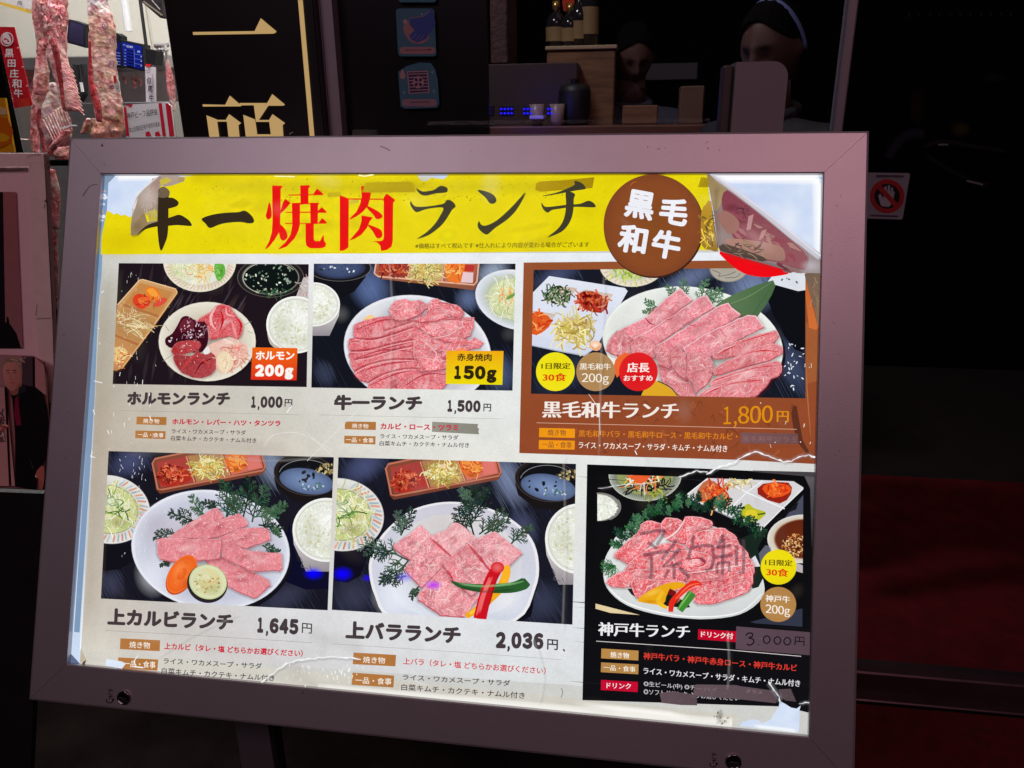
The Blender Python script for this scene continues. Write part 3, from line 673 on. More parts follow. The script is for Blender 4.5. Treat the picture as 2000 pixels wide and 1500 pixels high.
def skin_body(name, joints, links, root_i, m, parent, sub=2):
    me = bpy.data.meshes.new(name); off = Vector(parent.location)
    me.from_pydata([tuple(Vector(j[0]) - off) for j in joints], links, []); me.update()
    o = bpy.data.objects.new(name, me); link(o, parent); me.materials.append(m)
    md = o.modifiers.new('skin', 'SKIN'); md.use_smooth_shade = True
    for i, v in enumerate(me.skin_vertices[0].data):
        r_ = joints[i][1]; v.radius = r_ if isinstance(r_, tuple) else (r_, r_); v.use_root = (i == root_i)
    sb = o.modifiers.new('smooth', 'SUBSURF'); sb.levels = sub; sb.render_levels = sub
    return o
M_SKIN = attr_mat('skin', rough=0.5, marble=False, grain=0.06)
M_SKINP = mat('bare_skin', (0.30, 0.14, 0.09), rough=0.5, var=0.08)
def person(label, hx, hy, Y, yaw, pitch, cloth, hair, band=None, reach=0.0, group=None, top_k=1.0):
    h = at(hx, hy, Y); root = empty('person', (h.x, Y, 0.013), label, 'person', group)
    D = Matrix.Rotation(yaw, 3, 'Z'); fw = D @ Vector((0, -1, 0)); rt_ = D @ Vector((1, 0, 0)); up = Vector((0, 0, 1))
    V, F, K, R = head_mesh(h, yaw, pitch)
    neck = h - up * .13 + fw * -.015; ch = neck - up * .14; 
    P = lambda r_, f_, u_: Vector((h.x, Y, 0)) + rt_ * r_ + fw * f_ + up * u_
    zs = neck.z - .07; hip = zs * .64
    J = [(P(0, 0, hip), (.13, .10)), (P(0, 0, (hip + zs) / 2), (.14, .10)), (P(0, -.01, zs - .06), (.15, .10)), (P(0, -.02, zs + .02), .06), (neck + up * .02, .052)]
    Lk = [(0, 1), (1, 2), (2, 3), (3, 4)]
    for s_ in (-1, 1):
        o = len(J); J += [(P(.17 * s_, -.01, zs - .03), .056), (P(.23 * s_, .02 + reach * .2, zs - .30), .043), (P(.19 * s_, .10 + reach * .6, zs - .50 + reach * .25), .030)]
        Lk += [(2, o), (o, o + 1), (o + 1, o + 2)]
        o = len(J); J += [(P(.09 * s_, 0, hip - .06), .085), (P(.10 * s_, .01, hip * .5), .058), (P(.10 * s_, 0, .09), .04), (P(.11 * s_, .10, .04), .036)]
        Lk += [(0, o), (o, o + 1), (o + 1, o + 2), (o + 2, o + 3)]
        hnd = P(.19 * s_, .10 + reach * .6, zs - .50 + reach * .25); dr = (fw * (.5 + reach) - up * (1 - reach)).normalized()
        JH = [(hnd - dr * .01, .026), (hnd + dr * .05, (.034, .016))]; LH = [(0, 1)]
        for q_, (a_, l_) in enumerate(((-.026, .062), (-.009, .072), (.009, .068), (.026, .054))):
            o2 = len(JH); JH += [(hnd + dr * (.07 + l_ * .45) + rt_ * a_, .0088), (hnd + dr * (.07 + l_) + rt_ * a_ * 1.05 - up * .012, .0075)]; LH += [(1, o2), (o2, o2 + 1)]
        o2 = len(JH); JH += [(hnd + dr * .04 - rt_ * s_ * .045, .010), (hnd + dr * .075 - rt_ * s_ * .052, .0085)]; LH += [(1, o2), (o2, o2 + 1)]
        skin_body('hand', JH, LH, 0, M_SKINP, root, 1)
    skin_body('clothes', J, Lk, 0, cloth, root)
    nk = MB(); nk.tube([h - up * .19 - fw * .02, h - up * .08 - fw * .01], [.06, .054], 16); o_ = len(V); V += nk.V; F += [tuple(i + o_ for i in f_) for f_ in nk.F]; K += [L3((90, 66, 58)) + (0,)] * len(nk.V)
    obj('head', V, F, M_SKIN, root, K, smooth=True)
    # hair cap: shell of the skull above and behind the hairline
    VH = []; FH = []; nu, nv = 40, 18
    for j in range(nv + 1):
        for i in range(nu):
            th = 2 * math.pi * i / nu; lim = .80 + 1.1 * max(0, math.sin(th)) + .55 * abs(math.cos(th)) ** 2; ph = lim * j / nv
            w = 1.09 + random.Random(i * 31 + j * 7).uniform(-.025, .045); v = R @ Vector((math.sin(ph) * math.cos(th) * .076 * w, math.sin(ph) * math.sin(th) * .094 * w, math.cos(ph) * .118 * w)); VH.append(h + v)
    for j in range(nv):
        for i in range(nu): FH.append((j * nu + i, j * nu + (i + 1) % nu, (j + 1) * nu + (i + 1) % nu, (j + 1) * nu + i))
    obj('hair', VH, FH, hair, root, smooth=True)
    if band:
        mb = MB(); pts = []
        for k in range(25):
            th = math.pi * k / 24; pts.append(h + R @ Vector((math.cos(th) * .089, -.012 + .03 * (1 - math.sin(th)), math.sin(th) * .136 - .01)))
        mb.tube(pts, [.007] * 25, 8, flat=.6); mb.build('headband', band, root, smooth=True)
    # collar
    mb = MB(); cc = h - up * .165 - fw * .015; pts = [cc + rt_ * .072 * math.cos(t) + fw * .07 * math.sin(t) - up * .02 * math.sin(t) for t in [6.2832 * k / 20 for k in range(21)]]; mb.tube(pts, .018, 8, cap=False); mb.build('collar', cloth, root, smooth=True)
    return root
M_JACKET = mat('dark_puffy_jacket', (0.022, 0.022, 0.028), rough=0.7, var=0.4, scale=20, bump=0.3); M_SHIRTB = mat('grey_blue_work_shirt', (0.055, 0.06, 0.095), rough=0.8, var=0.3, scale=14)
M_HAIR = mat('black_hair', (0.006, 0.005, 0.005), rough=0.95, var=0.3, scale=60, spec=0.05)
person('woman in a dark jacket with a blue headband, dimly visible behind the glass', 1507, 96, 2.36, math.radians(-38), math.radians(16), M_JACKET, M_HAIR, band=mat('blue_headband', (0.16, 0.22, 0.46), rough=0.7))  # solid figure stands in for a reflection in the glass
person('cook in a grey blue shirt bent over the counter deep in the dark shop', 1236, 112, 3.25, math.radians(12), math.radians(26), M_SHIRTB, M_HAIR, reach=0.7)
# ================================================================== THE LIT MEAT ROOM (left)
ZX = (0, 0, 4.2857)
def X_(x, y, Y): return at(x / 4.2857, y / 4.2857, Y)
def mpp(x, y, Y): return Y / ray(x, y).y / FPX
M_CREAM = mat('cream_wall_panel', (0.62, 0.60, 0.50), rough=0.55, var=0.05, scale=3)
M_STEEL = mat('brushed_steel', (0.42, 0.40, 0.41), rough=0.3, metal=0.9, var=0.08, scale=20)
M_WHITEP = mat('white_pipe', (0.75, 0.75, 0.74), rough=0.5, var=0.04)
xr = xs_ + 0.015
YB = 3.7
tag(sheet(-4.2, YG + 0.06, xr, YB, 0.014).build('meat_room_floor', M_GREYFLOOR), kind='structure')
wall = MB(); wall.box((-4.2, YB, 0), (xr, YB + 0.1, 3.0)); wall = st('meat_room_wall', wall, M_CREAM)
for i in range(9):
    x = -4.1 + i * 0.46
    if x + 0.45 < xr: m_ = MB(); m_.box((x, YB - 0.012, 0.02), (x + 0.445, YB - 0.001, 2.98), bev=0.003); m_.build('wall_panel', M_CREAM, wall)
m_ = MB(); m_.box((xr - 0.012, YG + 0.08, 0), (xr, YB - 0.02, 3.0)); st('meat_room_side_wall', m_, M_CREAM)
m_ = MB(); m_.box((-4.2, YG + 0.05, 2.98), (xr, YB, 2.998)); st('meat_room_ceiling', m_, M_CREAM)
m_ = MB(); m_.box((-4.35, YG, 0), (-4.2, YB, 3.0)); st('meat_room_end_wall', m_, M_CREAM)
# lamps of the room, plus an added front fill
for i, x in enumerate((-1.35, -2.4)):
    root = empty('ceiling_lamp', (x, 2.6, 2.98), 'white strip lamp under the meat room ceiling, ' + ('nearer the black sign' if i == 0 else 'farther left'), 'lamp')
    m_ = MB(); m_.box((x - 0.08, 2.0, 2.93), (x + 0.08, 3.3, 2.975), bev=0.004); m_.build('housing', M_WHITEP, root)
    area('meat_room_light', (x, 2.65, 2.92), (x, 2.65, 0), 0.15, 1.2, 22, (0.98, 0.98, 1.0))
root = empty('ceiling_lamp', (-1.2, 1.95, 2.95), 'white strip lamp close behind the front window of the meat room', 'lamp'); m_ = MB(); m_.box((-2.2, 1.9, 2.93), (-0.7, 1.98, 2.97), bev=.004); m_.build('housing', M_WHITEP, root)  # unseen strip lamp, added to go with the front fill
area('meat_room_added_fill', (-1.3, 1.9, 2.9), (-1.3, 2.5, 1.2), 1.4, 0.1, 40, (1.0, 0.98, 0.97))  # extra front lamp added to brighten the meat facing out
# window frame in front: left post and cross bar
fr_ = empty('display_window_frame', (X_(20, 900, YG).x, YG, 0), 'black window frame of the meat display at the far left', 'window frame')
xa, xb = at(2, 190, YG).x - 0.03, at(29, 200, YG).x
xb = at(29, 213, YG + 0.01).x; m_ = MB(); m_.box((at(4, 213, YG).x, YG - 0.004, 0), (xb, YG + 0.01, 2.95), bev=0.002); m_.build('post', M_DARKFRAME, fr_)
a = at(110, 312, YG - 0.004); b = at(110, 324, YG - 0.004)
m_ = MB(); m_.box((xb + 0.001, YG - 0.004, b.z), (s0 - 0.001, YG + 0.008, a.z), bev=0.002); m_.build('cross_bar', M_DARKFRAME, fr_)
m_ = MB(); m_.quad((xb, YG + 0.01, a.z + .001), (s0, YG + 0.01, a.z + .001), (s0, YG + 0.01, 2.9), (xb, YG + 0.01, 2.9)); m_.build('pane', m_glass, fr_)
zl = at(110, 690, YG).z; m_ = MB(); m_.box((-3.2, YG - 0.002, 0.0), (s0 - 0.002, YG + 0.02, zl), bev=0.002); m_.build('kick_panel', M_DARKFRAME, fr_)
m_ = MB(); m_.quad((xb, YG + 0.01, zl + .001), (s0, YG + 0.01, zl + .001), (s0, YG + 0.01, b.z - .001), (xb, YG + 0.01, b.z - .001)); m_.build('pane', m_glass, fr_)
# lower dark red backing under the cross bar
M_DRED = mat('dark_red_display_cloth', (0.12, 0.012, 0.018), rough=0.6, scale=14, col2=(0.02, 0.006, 0.008))
ylow = 2.0
def flat(name, label, cat, z, pts, Y, col, draw, thick=0.006, m=None, pm=None, group=None, part='sheet'):
    """a board or sheet of real thickness standing at depth Y with print on its face"""
    W = [at(z[0] + a[0] / z[2], z[1] + a[1] / z[2], Y) for a in pts]; n = len(W)
    root = empty(name, tuple(min(W, key=lambda v: v.z)), label, cat, group)
    V = W + [v + Vector((0, thick, 0)) for v in W]; F = [tuple(range(n - 1, -1, -1)), tuple(range(n, 2 * n))] + [(i, (i + 1) % n, n + (i + 1) % n, n + i) for i in range(n)]
    obj(part, V, F, m or M_FLAT, root, [L3(col) + (0,)] * (2 * n))
    q = Paint(wy(Y - 0.002), None, z)
    if draw: draw(q, root)
    if q.V: q.build('print', root, pm or M_FLAT)
    return root
# yellow poster left of the post
flat('yellow_poster', 'yellow and orange poster at the left edge, left of the black post', 'poster', ZX, [(-260, 820), (40, 820), (118, 1275), (-260, 1275)], YG - 0.03, (236, 170, 10),
     lambda q, r_: (q.poly([(-200, 860), (48, 905), (60, 960), (-200, 960)], (236, 206, 150), smooth=0), q.poly([(-200, 970), (60, 990), (100, 1190), (-100, 1230)], (226, 120, 10), smooth=2), q.poly([(-200, 1100), (40, 1120), (60, 1180), (-200, 1200)], (240, 186, 30), smooth=2)))
# red banner
def ban(q, r_):
    q.ell(58, 328, 54, 60, (226, 214, 214), rot=10, n=36); q.ell(58, 328, 46, 51, (190, 22, 36), rot=10, n=36); q.poly([(30, 290), (60, 275), (92, 330), (80, 368), (40, 362), (18, 330)], (226, 214, 214), smooth=3); q.poly([(40, 318), (66, 330), (78, 352), (50, 352), (30, 336)], (190, 22, 36), smooth=3); q.ell(48, 345, 14, 12, (224, 208, 208))
    for y, x in ((218, 30), (400, 152), (560, 190), (718, 226)): q.stroke([(x - 8, y), (x + 8, y)], 8, (230, 220, 220), smooth=0)
bn = flat('red_banner', 'narrow red banner with a white emblem and white vertical writing, left of the hanging meat', 'banner', ZX, [(-90, 222), (118, 226), (268, 872), (258, 884), (122, 906)], 2.1, (190, 20, 36), ban, thick=0.003)
for ch, x, y, s_ in (('黒', 40, 480, 74), ('田', 64, 562, 66), ('庄', 80, 650, 76), ('和', 100, 738, 80), ('牛', 116, 815, 74)):
    T(wy(2.095), ch, x, y, x + s_, s_ * .96, (232, 222, 222), z=ZX, yr=y, m=M_FLAT, parent=bn, tilt=True, bold=0.02)
for k in range(8): T(wy(2.095), 'くろだしょう！わぎゅ'[k], 66 + k * 5.2, 690 + k * 24, 66 + k * 5.2 + 14, 16, (220, 190, 194), z=ZX, yr=690 + k * 24, m=M_FLAT, parent=bn, tilt=True)
# sign board at the top left
hd = flat('header_board', 'pale header board with a yellow lower edge and faint writing, above the red banner', 'sign', ZX, [(-400, -300), (330, -300), (300, 128), (255, 112), (-40, 22), (-400, -60)], 3.2, (196, 190, 186),
     lambda q, r_: q.poly([(-40, 2), (255, 84), (262, 116), (-40, 26)], (206, 170, 60)))
T(wy(3.19), '肉', 145, 36, 182, 34, (80, 76, 80), z=ZX, yr=42, m=M_FLAT, parent=hd, tilt=True, bold=.02)
T(wy(3.19), '販売', 215, 88, 262, 24, (160, 120, 60), z=ZX, yr=98, m=M_FLAT, parent=hd, tilt=True)
# monitors
flat('wall_monitor', 'switched off black monitor hanging between the two large carcasses', 'monitor', ZX, [(575, 160), (706, 204), (712, 400), (556, 356)], 3.0, (20, 18, 28),
     lambda q, r_: q.poly([(588, 176), (700, 214), (704, 384), (570, 344)], (52, 44, 76), col2=(28, 22, 46)), thick=0.05, part='housing')
M_SCR = attr_mat('lit_screen', emission=True, grain=0.03, marble=False)
def scr(q, r_):
    q.poly([(1018, 350), (1188, 386), (1196, 582), (1036, 548)], (28, 44, 150), col2=(20, 30, 120), dirn=(0, 1))
    for k in range(6): y = 420 + k * 26; q.stroke([(1062, y), (1120, y + 12)], 9, (16, 14, 40), smooth=0); q.stroke([(1040, y - 4), (1056, y)], 5, (150, 160, 220), smooth=0)
    for k in range(3): q.stroke([(1126, 450 + k * 40), (1192, 464 + k * 40)], 2.5, (130, 150, 230), smooth=0); q.stroke([(1178, 474 + k * 38), (1186, 476 + k * 38)], 8, (210, 216, 240), smooth=0)
    q.stroke([(1030, 374), (1050, 378)], 4, (200, 206, 240), smooth=0); q.stroke([(1150, 430), (1172, 434)], 16, (160, 170, 220), smooth=0); q.stroke([(1122, 410), (1128, 560)], 2.5, (130, 150, 230), smooth=0)
sc_ = flat('price_screen', 'blue lit screen listing prices, right of the second carcass', 'screen', ZX, [(1008, 332), (1194, 372), (1206, 596), (1028, 560)], 2.9, (14, 14, 20), scr, thick=0.05, pm=M_SCR, part='housing')
T(wy(2.892), '本日の神戸牛', 1056, 396, 1110, 22, (216, 220, 244), z=ZX, yr=408, m=M_SCR, parent=sc_, tilt=True, bold=.02)
flat('menu_screen', 'dark blue side screen partly hidden behind the second carcass', 'screen', ZX, [(970, 275), (1010, 300), (1024, 556), (975, 566), (960, 420)], 2.95, (12, 12, 20),
     lambda q, r_: (q.poly([(960, 350), (1004, 360), (1014, 540), (968, 552)], (24, 32, 110)), [q.stroke([(970, 440 + k * 24), (1008, 446 + k * 24)], 2.5, (190, 200, 240), smooth=0) for k in range(5)]), thick=0.04, pm=M_SCR, part='housing')
flat('small_monitor', 'small black box monitor hanging on a thin pole over the white vertical sign', 'monitor', ZX, [(1215, 405), (1306, 424), (1296, 548), (1226, 530)], 2.8, (22, 20, 24), None, thick=0.05, part='housing')
pp = empty('hanging_pole', tuple(X_(1200, 200, 2.82)), 'thin dark pole hanging from the meat room ceiling', 'pole'); m_ = MB(); m_.tube([X_(1168, -40, 2.82), X_(1200, 200, 2.82), X_(1228, 412, 2.82)], 0.006, 8); m_.build('rod', M_DARK, pp)
pp = empty('white_pipe', tuple(X_(1075, 260, 3.2)), 'white vertical pipe on the cream wall above the blue screen', 'pipe'); m_ = MB(); m_.tube([X_(1035, -60, 3.2), X_(1078, 262, 3.2)], 0.016, 10); m_.build('tube', M_WHITEP, pp)
# steel ceiling shelf top right
flat('steel_shelf', 'dark steel shelf under the ceiling at the upper right of the meat room', 'shelf', ZX, [(1165, -60), (1345, -60), (1370, 140), (1340, 150), (1190, 20)], 2.3, (52, 46, 50), lambda q, r_: (q.stroke([(1200, 10), (1360, 128)], 14, (150, 138, 118), smooth=0), q.stroke([(1270, 0), (1340, 80)], 8, (206, 200, 200), smooth=0), q.stroke([(1290, 20), (1360, 40)], 6, (20, 18, 20), smooth=0)), thick=0.2)
# hanging hooks rail
rl = empty('hook_rail', tuple(X_(1360, 430, 2.7)), 'steel hook rail with hooks beside the black sign', 'rail')
m_ = MB(); m_.tube([X_(1295, 384, 2.7), X_(1410, 378, 2.7)], 0.007, 8); m_.build('rod', M_STEEL, rl)
for k in range(4): m_ = MB(); x = 1310 + k * 24; m_.tube([X_(x, 382, 2.7), X_(x + 6, 410, 2.7), X_(x + 16, 424, 2.69), X_(x + 24, 408, 2.68)], 0.004, 6); m_.build('hook', M_STEEL, rl)
# white vertical sign
vs = flat('vertical_sign', 'white vertical sign with black brush writing in front of the steel cabinet', 'sign', ZX, [(1214, 555), (1302, 562), (1304, 852), (1222, 856)], 2.62, (196, 190, 196), lambda q, r_: (q.stroke([(1218, 545), (1262, 548)], 20, (206, 20, 30), smooth=0), q.stroke([(1276, 620), (1282, 740)], 6, (150, 140, 150), smooth=0), q.strands(1240, 590, 18, 26, 8, 20, 3, [(60, 56, 64)], .6)), thick=0.004)
for ch, y in (('但', 700), ('馬', 770), ('牛', 848)): T(wy(2.612), ch, 1226 + (y - 700) * .12, y, 1268 + (y - 700) * .12, 54, (30, 26, 34), z=ZX, yr=y + 2, m=M_FLAT, parent=vs, tilt=True, bold=.02)
# striped notice
def stripes(q, r_):
    RD = (206, 22, 54)
    q.poly([(1034, 884), (1056, 900), (1082, 1140), (1056, 1140)], RD)
    for x in (1326, 1384): q.poly([(x, 864), (x + 28, 864), (x + 62, 1140), (x + 34, 1140)], RD)
    q.poly([(1412, 880), (1428, 880), (1460, 1140), (1440, 1140)], RD)
    for k in range(2): q.poly([(1218 + k * 80, 1108), (1248 + k * 80, 1098), (1268 + k * 80, 1140), (1218 + k * 80, 1140)], RD)
    q.strands(1100, 880, 30, 6, 8, 30, 8, [(206, 22, 54)], .5)
ns = flat('striped_notice', 'white notice with red stripes and handwritten black lines just above the board', 'notice', ZX, [(1030, 884), (1130, 872), (1400, 858), (1432, 888), (1462, 1140), (1480, 1280), (1070, 1280), (1056, 1140)], 2.0, (243, 240, 243), stripes, thick=0.004)
T(wy(1.992), '神戸ビーフ品評会', 1066, 1000, 1322, 56, (60, 58, 66), z=ZX, yr=962, m=M_FLAT, parent=ns, bold=.012, tilt=True)
T(wy(1.992), '第22回黒田庄和牛枝肉共進会', 1088, 1112, 1342, 44, (74, 70, 78), z=ZX, yr=1056, m=M_FLAT, parent=ns, bold=.01, tilt=True)
# steel cabinet with glass fronts and hanging cuts behind it
cab = empty('steel_cabinet', (X_(900, 800, 3.3).x, 3.3, 0.014), 'long steel cold cabinet with glass fronts along the meat room wall', 'cold cabinet')
ztp = X_(700, 470, 3.3).z; xl2 = -3.6; xr2 = X_(1400, 600, 3.3).x
m_ = MB(); m_.box((xl2, 3.3, ztp - .05), (xr2, 3.6, ztp), bev=.004); m_.build('top_rail', M_STEEL, cab)
zb = X_(700, 860, 3.3).z; m_ = MB(); m_.box((xl2, 3.3, 0.016), (xr2, 3.6, zb), bev=.004); m_.build('base', M_STEEL, cab)
m_ = MB(); m_.box((xl2, 3.55, zb + .001), (xr2, 3.6, ztp - .051)); m_.build('back_lining', mat('pale_lining', (0.5, 0.44, 0.44), rough=.5), cab)
xx = xl2
while xx < xr2 - .02: m_ = MB(); m_.box((xx, 3.301, zb + .001), (xx + .03, 3.33, ztp - .051)); m_.build('upright', M_STEEL, cab); xx += .42
def meat_tube(m_, sec, Y, dep=.6, n=14, seed=1, Yv=None):
    """sec: (x, y, halfwidth, colour, marbling) in drawing units"""
    rs = random.Random(seed); V = []; F = []; K = []
    S = []
    for i in range(len(sec) - 1):
        for k in range(4):
            t = k / 4; S.append([sec[i][j] + (sec[i + 1][j] - sec[i][j]) * (t * t * (3 - 2 * t)) for j in range(3)] + [mixc(sec[i][3], sec[i + 1][3], t), sec[i][4]])
    S.append(list(sec[-1][:5]))
    for i, (x, y, w, c, mb_) in enumerate(S):
        k_ = mpp(x / 4.2857, y / 4.2857, Y) / 4.2857; cen = X_(x, y, Y)
        for j in range(n):
            th = 2 * math.pi * j / n; q_ = 1 + rs.uniform(-.11, .11)
            V.append(cen + Vector((math.cos(th) * w * k_ * q_, math.sin(th) * w * k_ * dep * q_, rs.uniform(-.3, .3) * w * k_ * .25))); kk = jit(c, 26) if rs.random() > .2 else mixc(c, (140, 24, 34), .6); K.append(L3(kk) + (mb_,))
    for i in range(len(S) - 1):
        for j in range(n): F.append((i * n + j, i * n + (j + 1) % n, (i + 1) * n + (j + 1) % n, (i + 1) * n + j))
    F += [tuple(range(n - 1, -1, -1)), tuple((len(S) - 1) * n + j for j in range(n))]
    o = len(m_.V); m_.V += V; m_.F += [tuple(i + o for i in f_) for f_ in F]; m_.K += K
    return m_
FAT = (232, 190, 174); LEAN = (164, 34, 42); DRK = (96, 12, 20); PALE = (232, 214, 204); PNK = (204, 104, 104)
def mpart(name, parent, secs, Y, dep=.6, n=14, seed=1):
    m_ = MB()
    for i, s_ in enumerate(secs): meat_tube(m_, s_, Y if not isinstance(Y, list) else Y[i], dep, n, seed + i)
    return m_.build(name, M_MEAT, parent, smooth=True)
# small cuts hanging in the cabinet
for k, (x, y0, y1, w) in enumerate(((215, 520, 800, 20), (250, 510, 820, 18), (285, 520, 780, 14), (1110, 620, 740, 26), (1160, 630, 720, 20), (1030, 620, 700, 18))):
    root = empty('hanging_cut', tuple(X_(x, y1, 3.4)), ['long pale cut hanging farthest left inside the steel cabinet', 'second cut from the left inside the steel cabinet', 'short narrow cut beside the first carcass in the cabinet', 'broad cut under the blue screen', 'small cut under the right end of the blue screen', 'pale cut tight against the second carcass'][k], 'meat', 'cuts hanging in the steel cabinet')
    mpart('meat', root, [[(x, y0, w * .5, FAT, .5), (x + 10, (y0 + y1) / 2, w, LEAN if k % 2 else PNK, .7), (x + 18, y1, w * .6, PNK, .6)]], 3.42, .7, 10, 40 + k)
# first carcass
c1_ = empty('beef_carcass', tuple(X_(400, 1300, 2.3)), 'split beef carcass with open ribs hanging farthest left', 'carcass', 'beef carcasses hanging in the lit room')
mpart('flank', c1_, [[(310, -60, 44, FAT, .4), (318, 120, 52, PNK, .6), (340, 300, 42, FAT, .4), (345, 460, 40, PNK, .4), (350, 600, 64, FAT, .3), (340, 760, 66, PNK, .5), (305, 880, 48, FAT, .4), (290, 1020, 34, LEAN, .6), (290, 1150, 40, PNK, .6), (310, 1290, 34, LEAN, .5)]], 2.34, .6, 16, 3)
mpart('loin', c1_, [[(430, -80, 130, PNK, .9), (430, 60, 140, PNK, .9), (455, 190, 118, LEAN, .9), (470, 330, 92, PNK, .9), (480, 470, 84, FAT, .8), (530, 620, 84, PNK, .9), (575, 780, 84, FAT, .9), (612, 930, 72, PNK, .8)]], 2.32, .55, 18, 5)
mpart('spine_strip', c1_, [[(440, 320, 26, LEAN, .2), (470, 440, 32, (164, 30, 40), .15), (490, 560, 26, (150, 24, 34), .15), (512, 720, 20, LEAN, .2), (538, 920, 14, (150, 24, 34), .2)]], 2.245, .5, 10, 8)
for k in range(16):
    rs_ = random.Random(300 + k); x, y = rs_.uniform(350, 540), rs_.uniform(-20, 330); m_ = MB(); meat_tube(m_, [(x, y, 8, LEAN, .3), (x + rs_.uniform(-16, 16), y + 50, rs_.uniform(14, 26), random.choice([LEAN, FAT, PALE]), .6), (x + rs_.uniform(-20, 20), y + 110, 7, LEAN, .3)], 2.215, .6, 9, 400 + k); m_.build('muscle_strip', M_MEAT, c1_, smooth=True)
for k in range(11):
    y = 540 + k * 36; x = 500 + k * 9; m_ = MB(); meat_tube(m_, [(x + 20, y - 6, 7, FAT, .2), (x + 80, y + 24, 8, PNK, .3), (x + 118, y + 66, 6, FAT, .2)], 2.235, .8, 8, 60 + k); m_.build('rib', M_MEAT, c1_, smooth=True)
mpart('chest_lining', c1_, [[(440, 690, 30, PALE, .1), (450, 800, 90, (206, 190, 184), .1), (440, 900, 110, PALE, .1), (470, 1010, 130, (196, 150, 150), .2), (480, 1130, 130, (200, 170, 166), .2), (470, 1250, 90, LEAN, .3)]], 2.42, .25, 18, 9)
for k in range(9):
    x0, y0 = 352 + k * 20, 1060 - k * 10; m_ = MB(); meat_tube(m_, [(x0 + 10, y0 - 60 - k * 6, 6, FAT, .1), (x0 + 50, y0 + 20, 9, PALE, .1), (x0 + 100, y0 + 130, 7, PNK, .2)], 2.335, .8, 8, 80 + k); m_.build('rib', M_MEAT, c1_, smooth=True)
mpart('brisket_edge', c1_, [[(560, 1090, 30, LEAN, .4), (500, 1170, 44, PNK, .5), (440, 1240, 40, DRK, .2), (400, 1300, 36, LEAN, .3)], [(330, 900, 14, DRK, .1), (320, 1000, 22, LEAN, .3), (350, 1130, 20, DRK, .2), (380, 1290, 22, LEAN, .2)], [(160, 1160, 14, PALE, .2), (220, 1168, 34, FAT, .3), (290, 1165, 40, PNK, .4)]], 2.26, .6, 12, 12)
mpart('shoulder', c1_, [[(500, 1230, 80, PNK, .6), (520, 1300, 90, (170, 110, 90), .5), (540, 1340, 70, LEAN, .5)]], 2.30, .6, 14, 20)
mpart('lower_flank', c1_, [[(410, 1420, 50, LEAN, .4), (440, 1560, 60, (200, 170, 160), .5), (470, 1680, 40, LEAN, .5), (450, 1800, 50, PNK, .4), (470, 1920, 30, DRK, .4)], [(385, 1420, 20, PALE, .2), (420, 1560, 26, (236, 214, 214), .1), (440, 1690, 18, PALE, .1)], [(400, 1760, 40, LEAN, .3), (430, 1960, 50, (140, 24, 34), .3), (445, 2200, 50, (120, 16, 30), .4), (450, 2500, 46, (90, 12, 22), .4), (440, 2760, 36, (60, 10, 16), .3)]], 1.92, .5, 14, 22)
m_ = MB(); m_.tube([X_(432, -90, 2.3), X_(430, -260, 2.3), X_(436, -330, 2.3)], .008, 8); m_.build('hook', M_STEEL, c1_)
# second carcass
c2_ = empty('beef_carcass', tuple(X_(870, 1130, 2.25)), 'smooth pale side of beef with a red edge, hanging between the two monitors', 'carcass', 'beef carcasses hanging in the lit room')
mpart('side_of_beef', c2_, [[(815, -90, 78, (214, 208, 214), .1), (818, 20, 84, (214, 206, 210), .1), (838, 120, 100, FAT, .25), (856, 240, 116, (222, 174, 152), .35), (858, 400, 116, (224, 178, 160), .35), (866, 560, 112, FAT, .4), (886, 720, 118, (222, 170, 150), .4), (910, 880, 122, FAT, .3), (920, 1000, 122, (206, 150, 120), .3), (900, 1100, 140, (196, 130, 100), .4), (890, 1180, 120, PNK, .4)]], 2.25, .5, 22, 33)
mpart('red_edge', c2_, [[(752, 340, 12, LEAN, .1), (752, 440, 14, (190, 34, 44), .1), (758, 560, 18, (184, 30, 40), .1), (762, 680, 26, (190, 40, 46), .15), (790, 800, 34, (176, 28, 38), .15), (820, 900, 34, (190, 44, 50), .2), (834, 1020, 24, (150, 20, 30), .1)]], 2.15, .5, 12, 35)
mpart('shank_flap', c2_, [[(760, 990, 40, PALE, .2), (740, 1050, 46, (190, 130, 90), .3), (700, 1120, 34, (120, 60, 50), .3)]], 2.13, .6, 12, 37)
p = Paint(lambda x, y, l: at(x, y, 2.128 - l), None, ZX)
for x, y, rx, ry in ((880, 215, 24, 30), (940, 345, 20, 28), (934, 535, 20, 30), (938, 730, 12, 16), (930, 1080, 24, 26)): p.arc(x, y, rx, ry, 5, (130, 96, 140), n=18); p.strands(x, y, rx * .6, ry * .6, 6, 20, 3, [(130, 90, 130)], .6); p.build('inspection_stamp', c2_, M_FLAT)
q = flat('meat_tag', 'small white and red tag hanging on the second carcass', 'tag', ZX, [(945, 632), (972, 628), (1000, 700), (1002, 770), (970, 780), (955, 720)], 2.10, (216, 206, 206), lambda q, r_: (q.poly([(948, 636), (970, 632), (978, 690), (954, 696)], (206, 40, 40)), q.strands(984, 740, 10, 18, 8, 16, 3, [(70, 60, 70)], .5)), thick=.002)
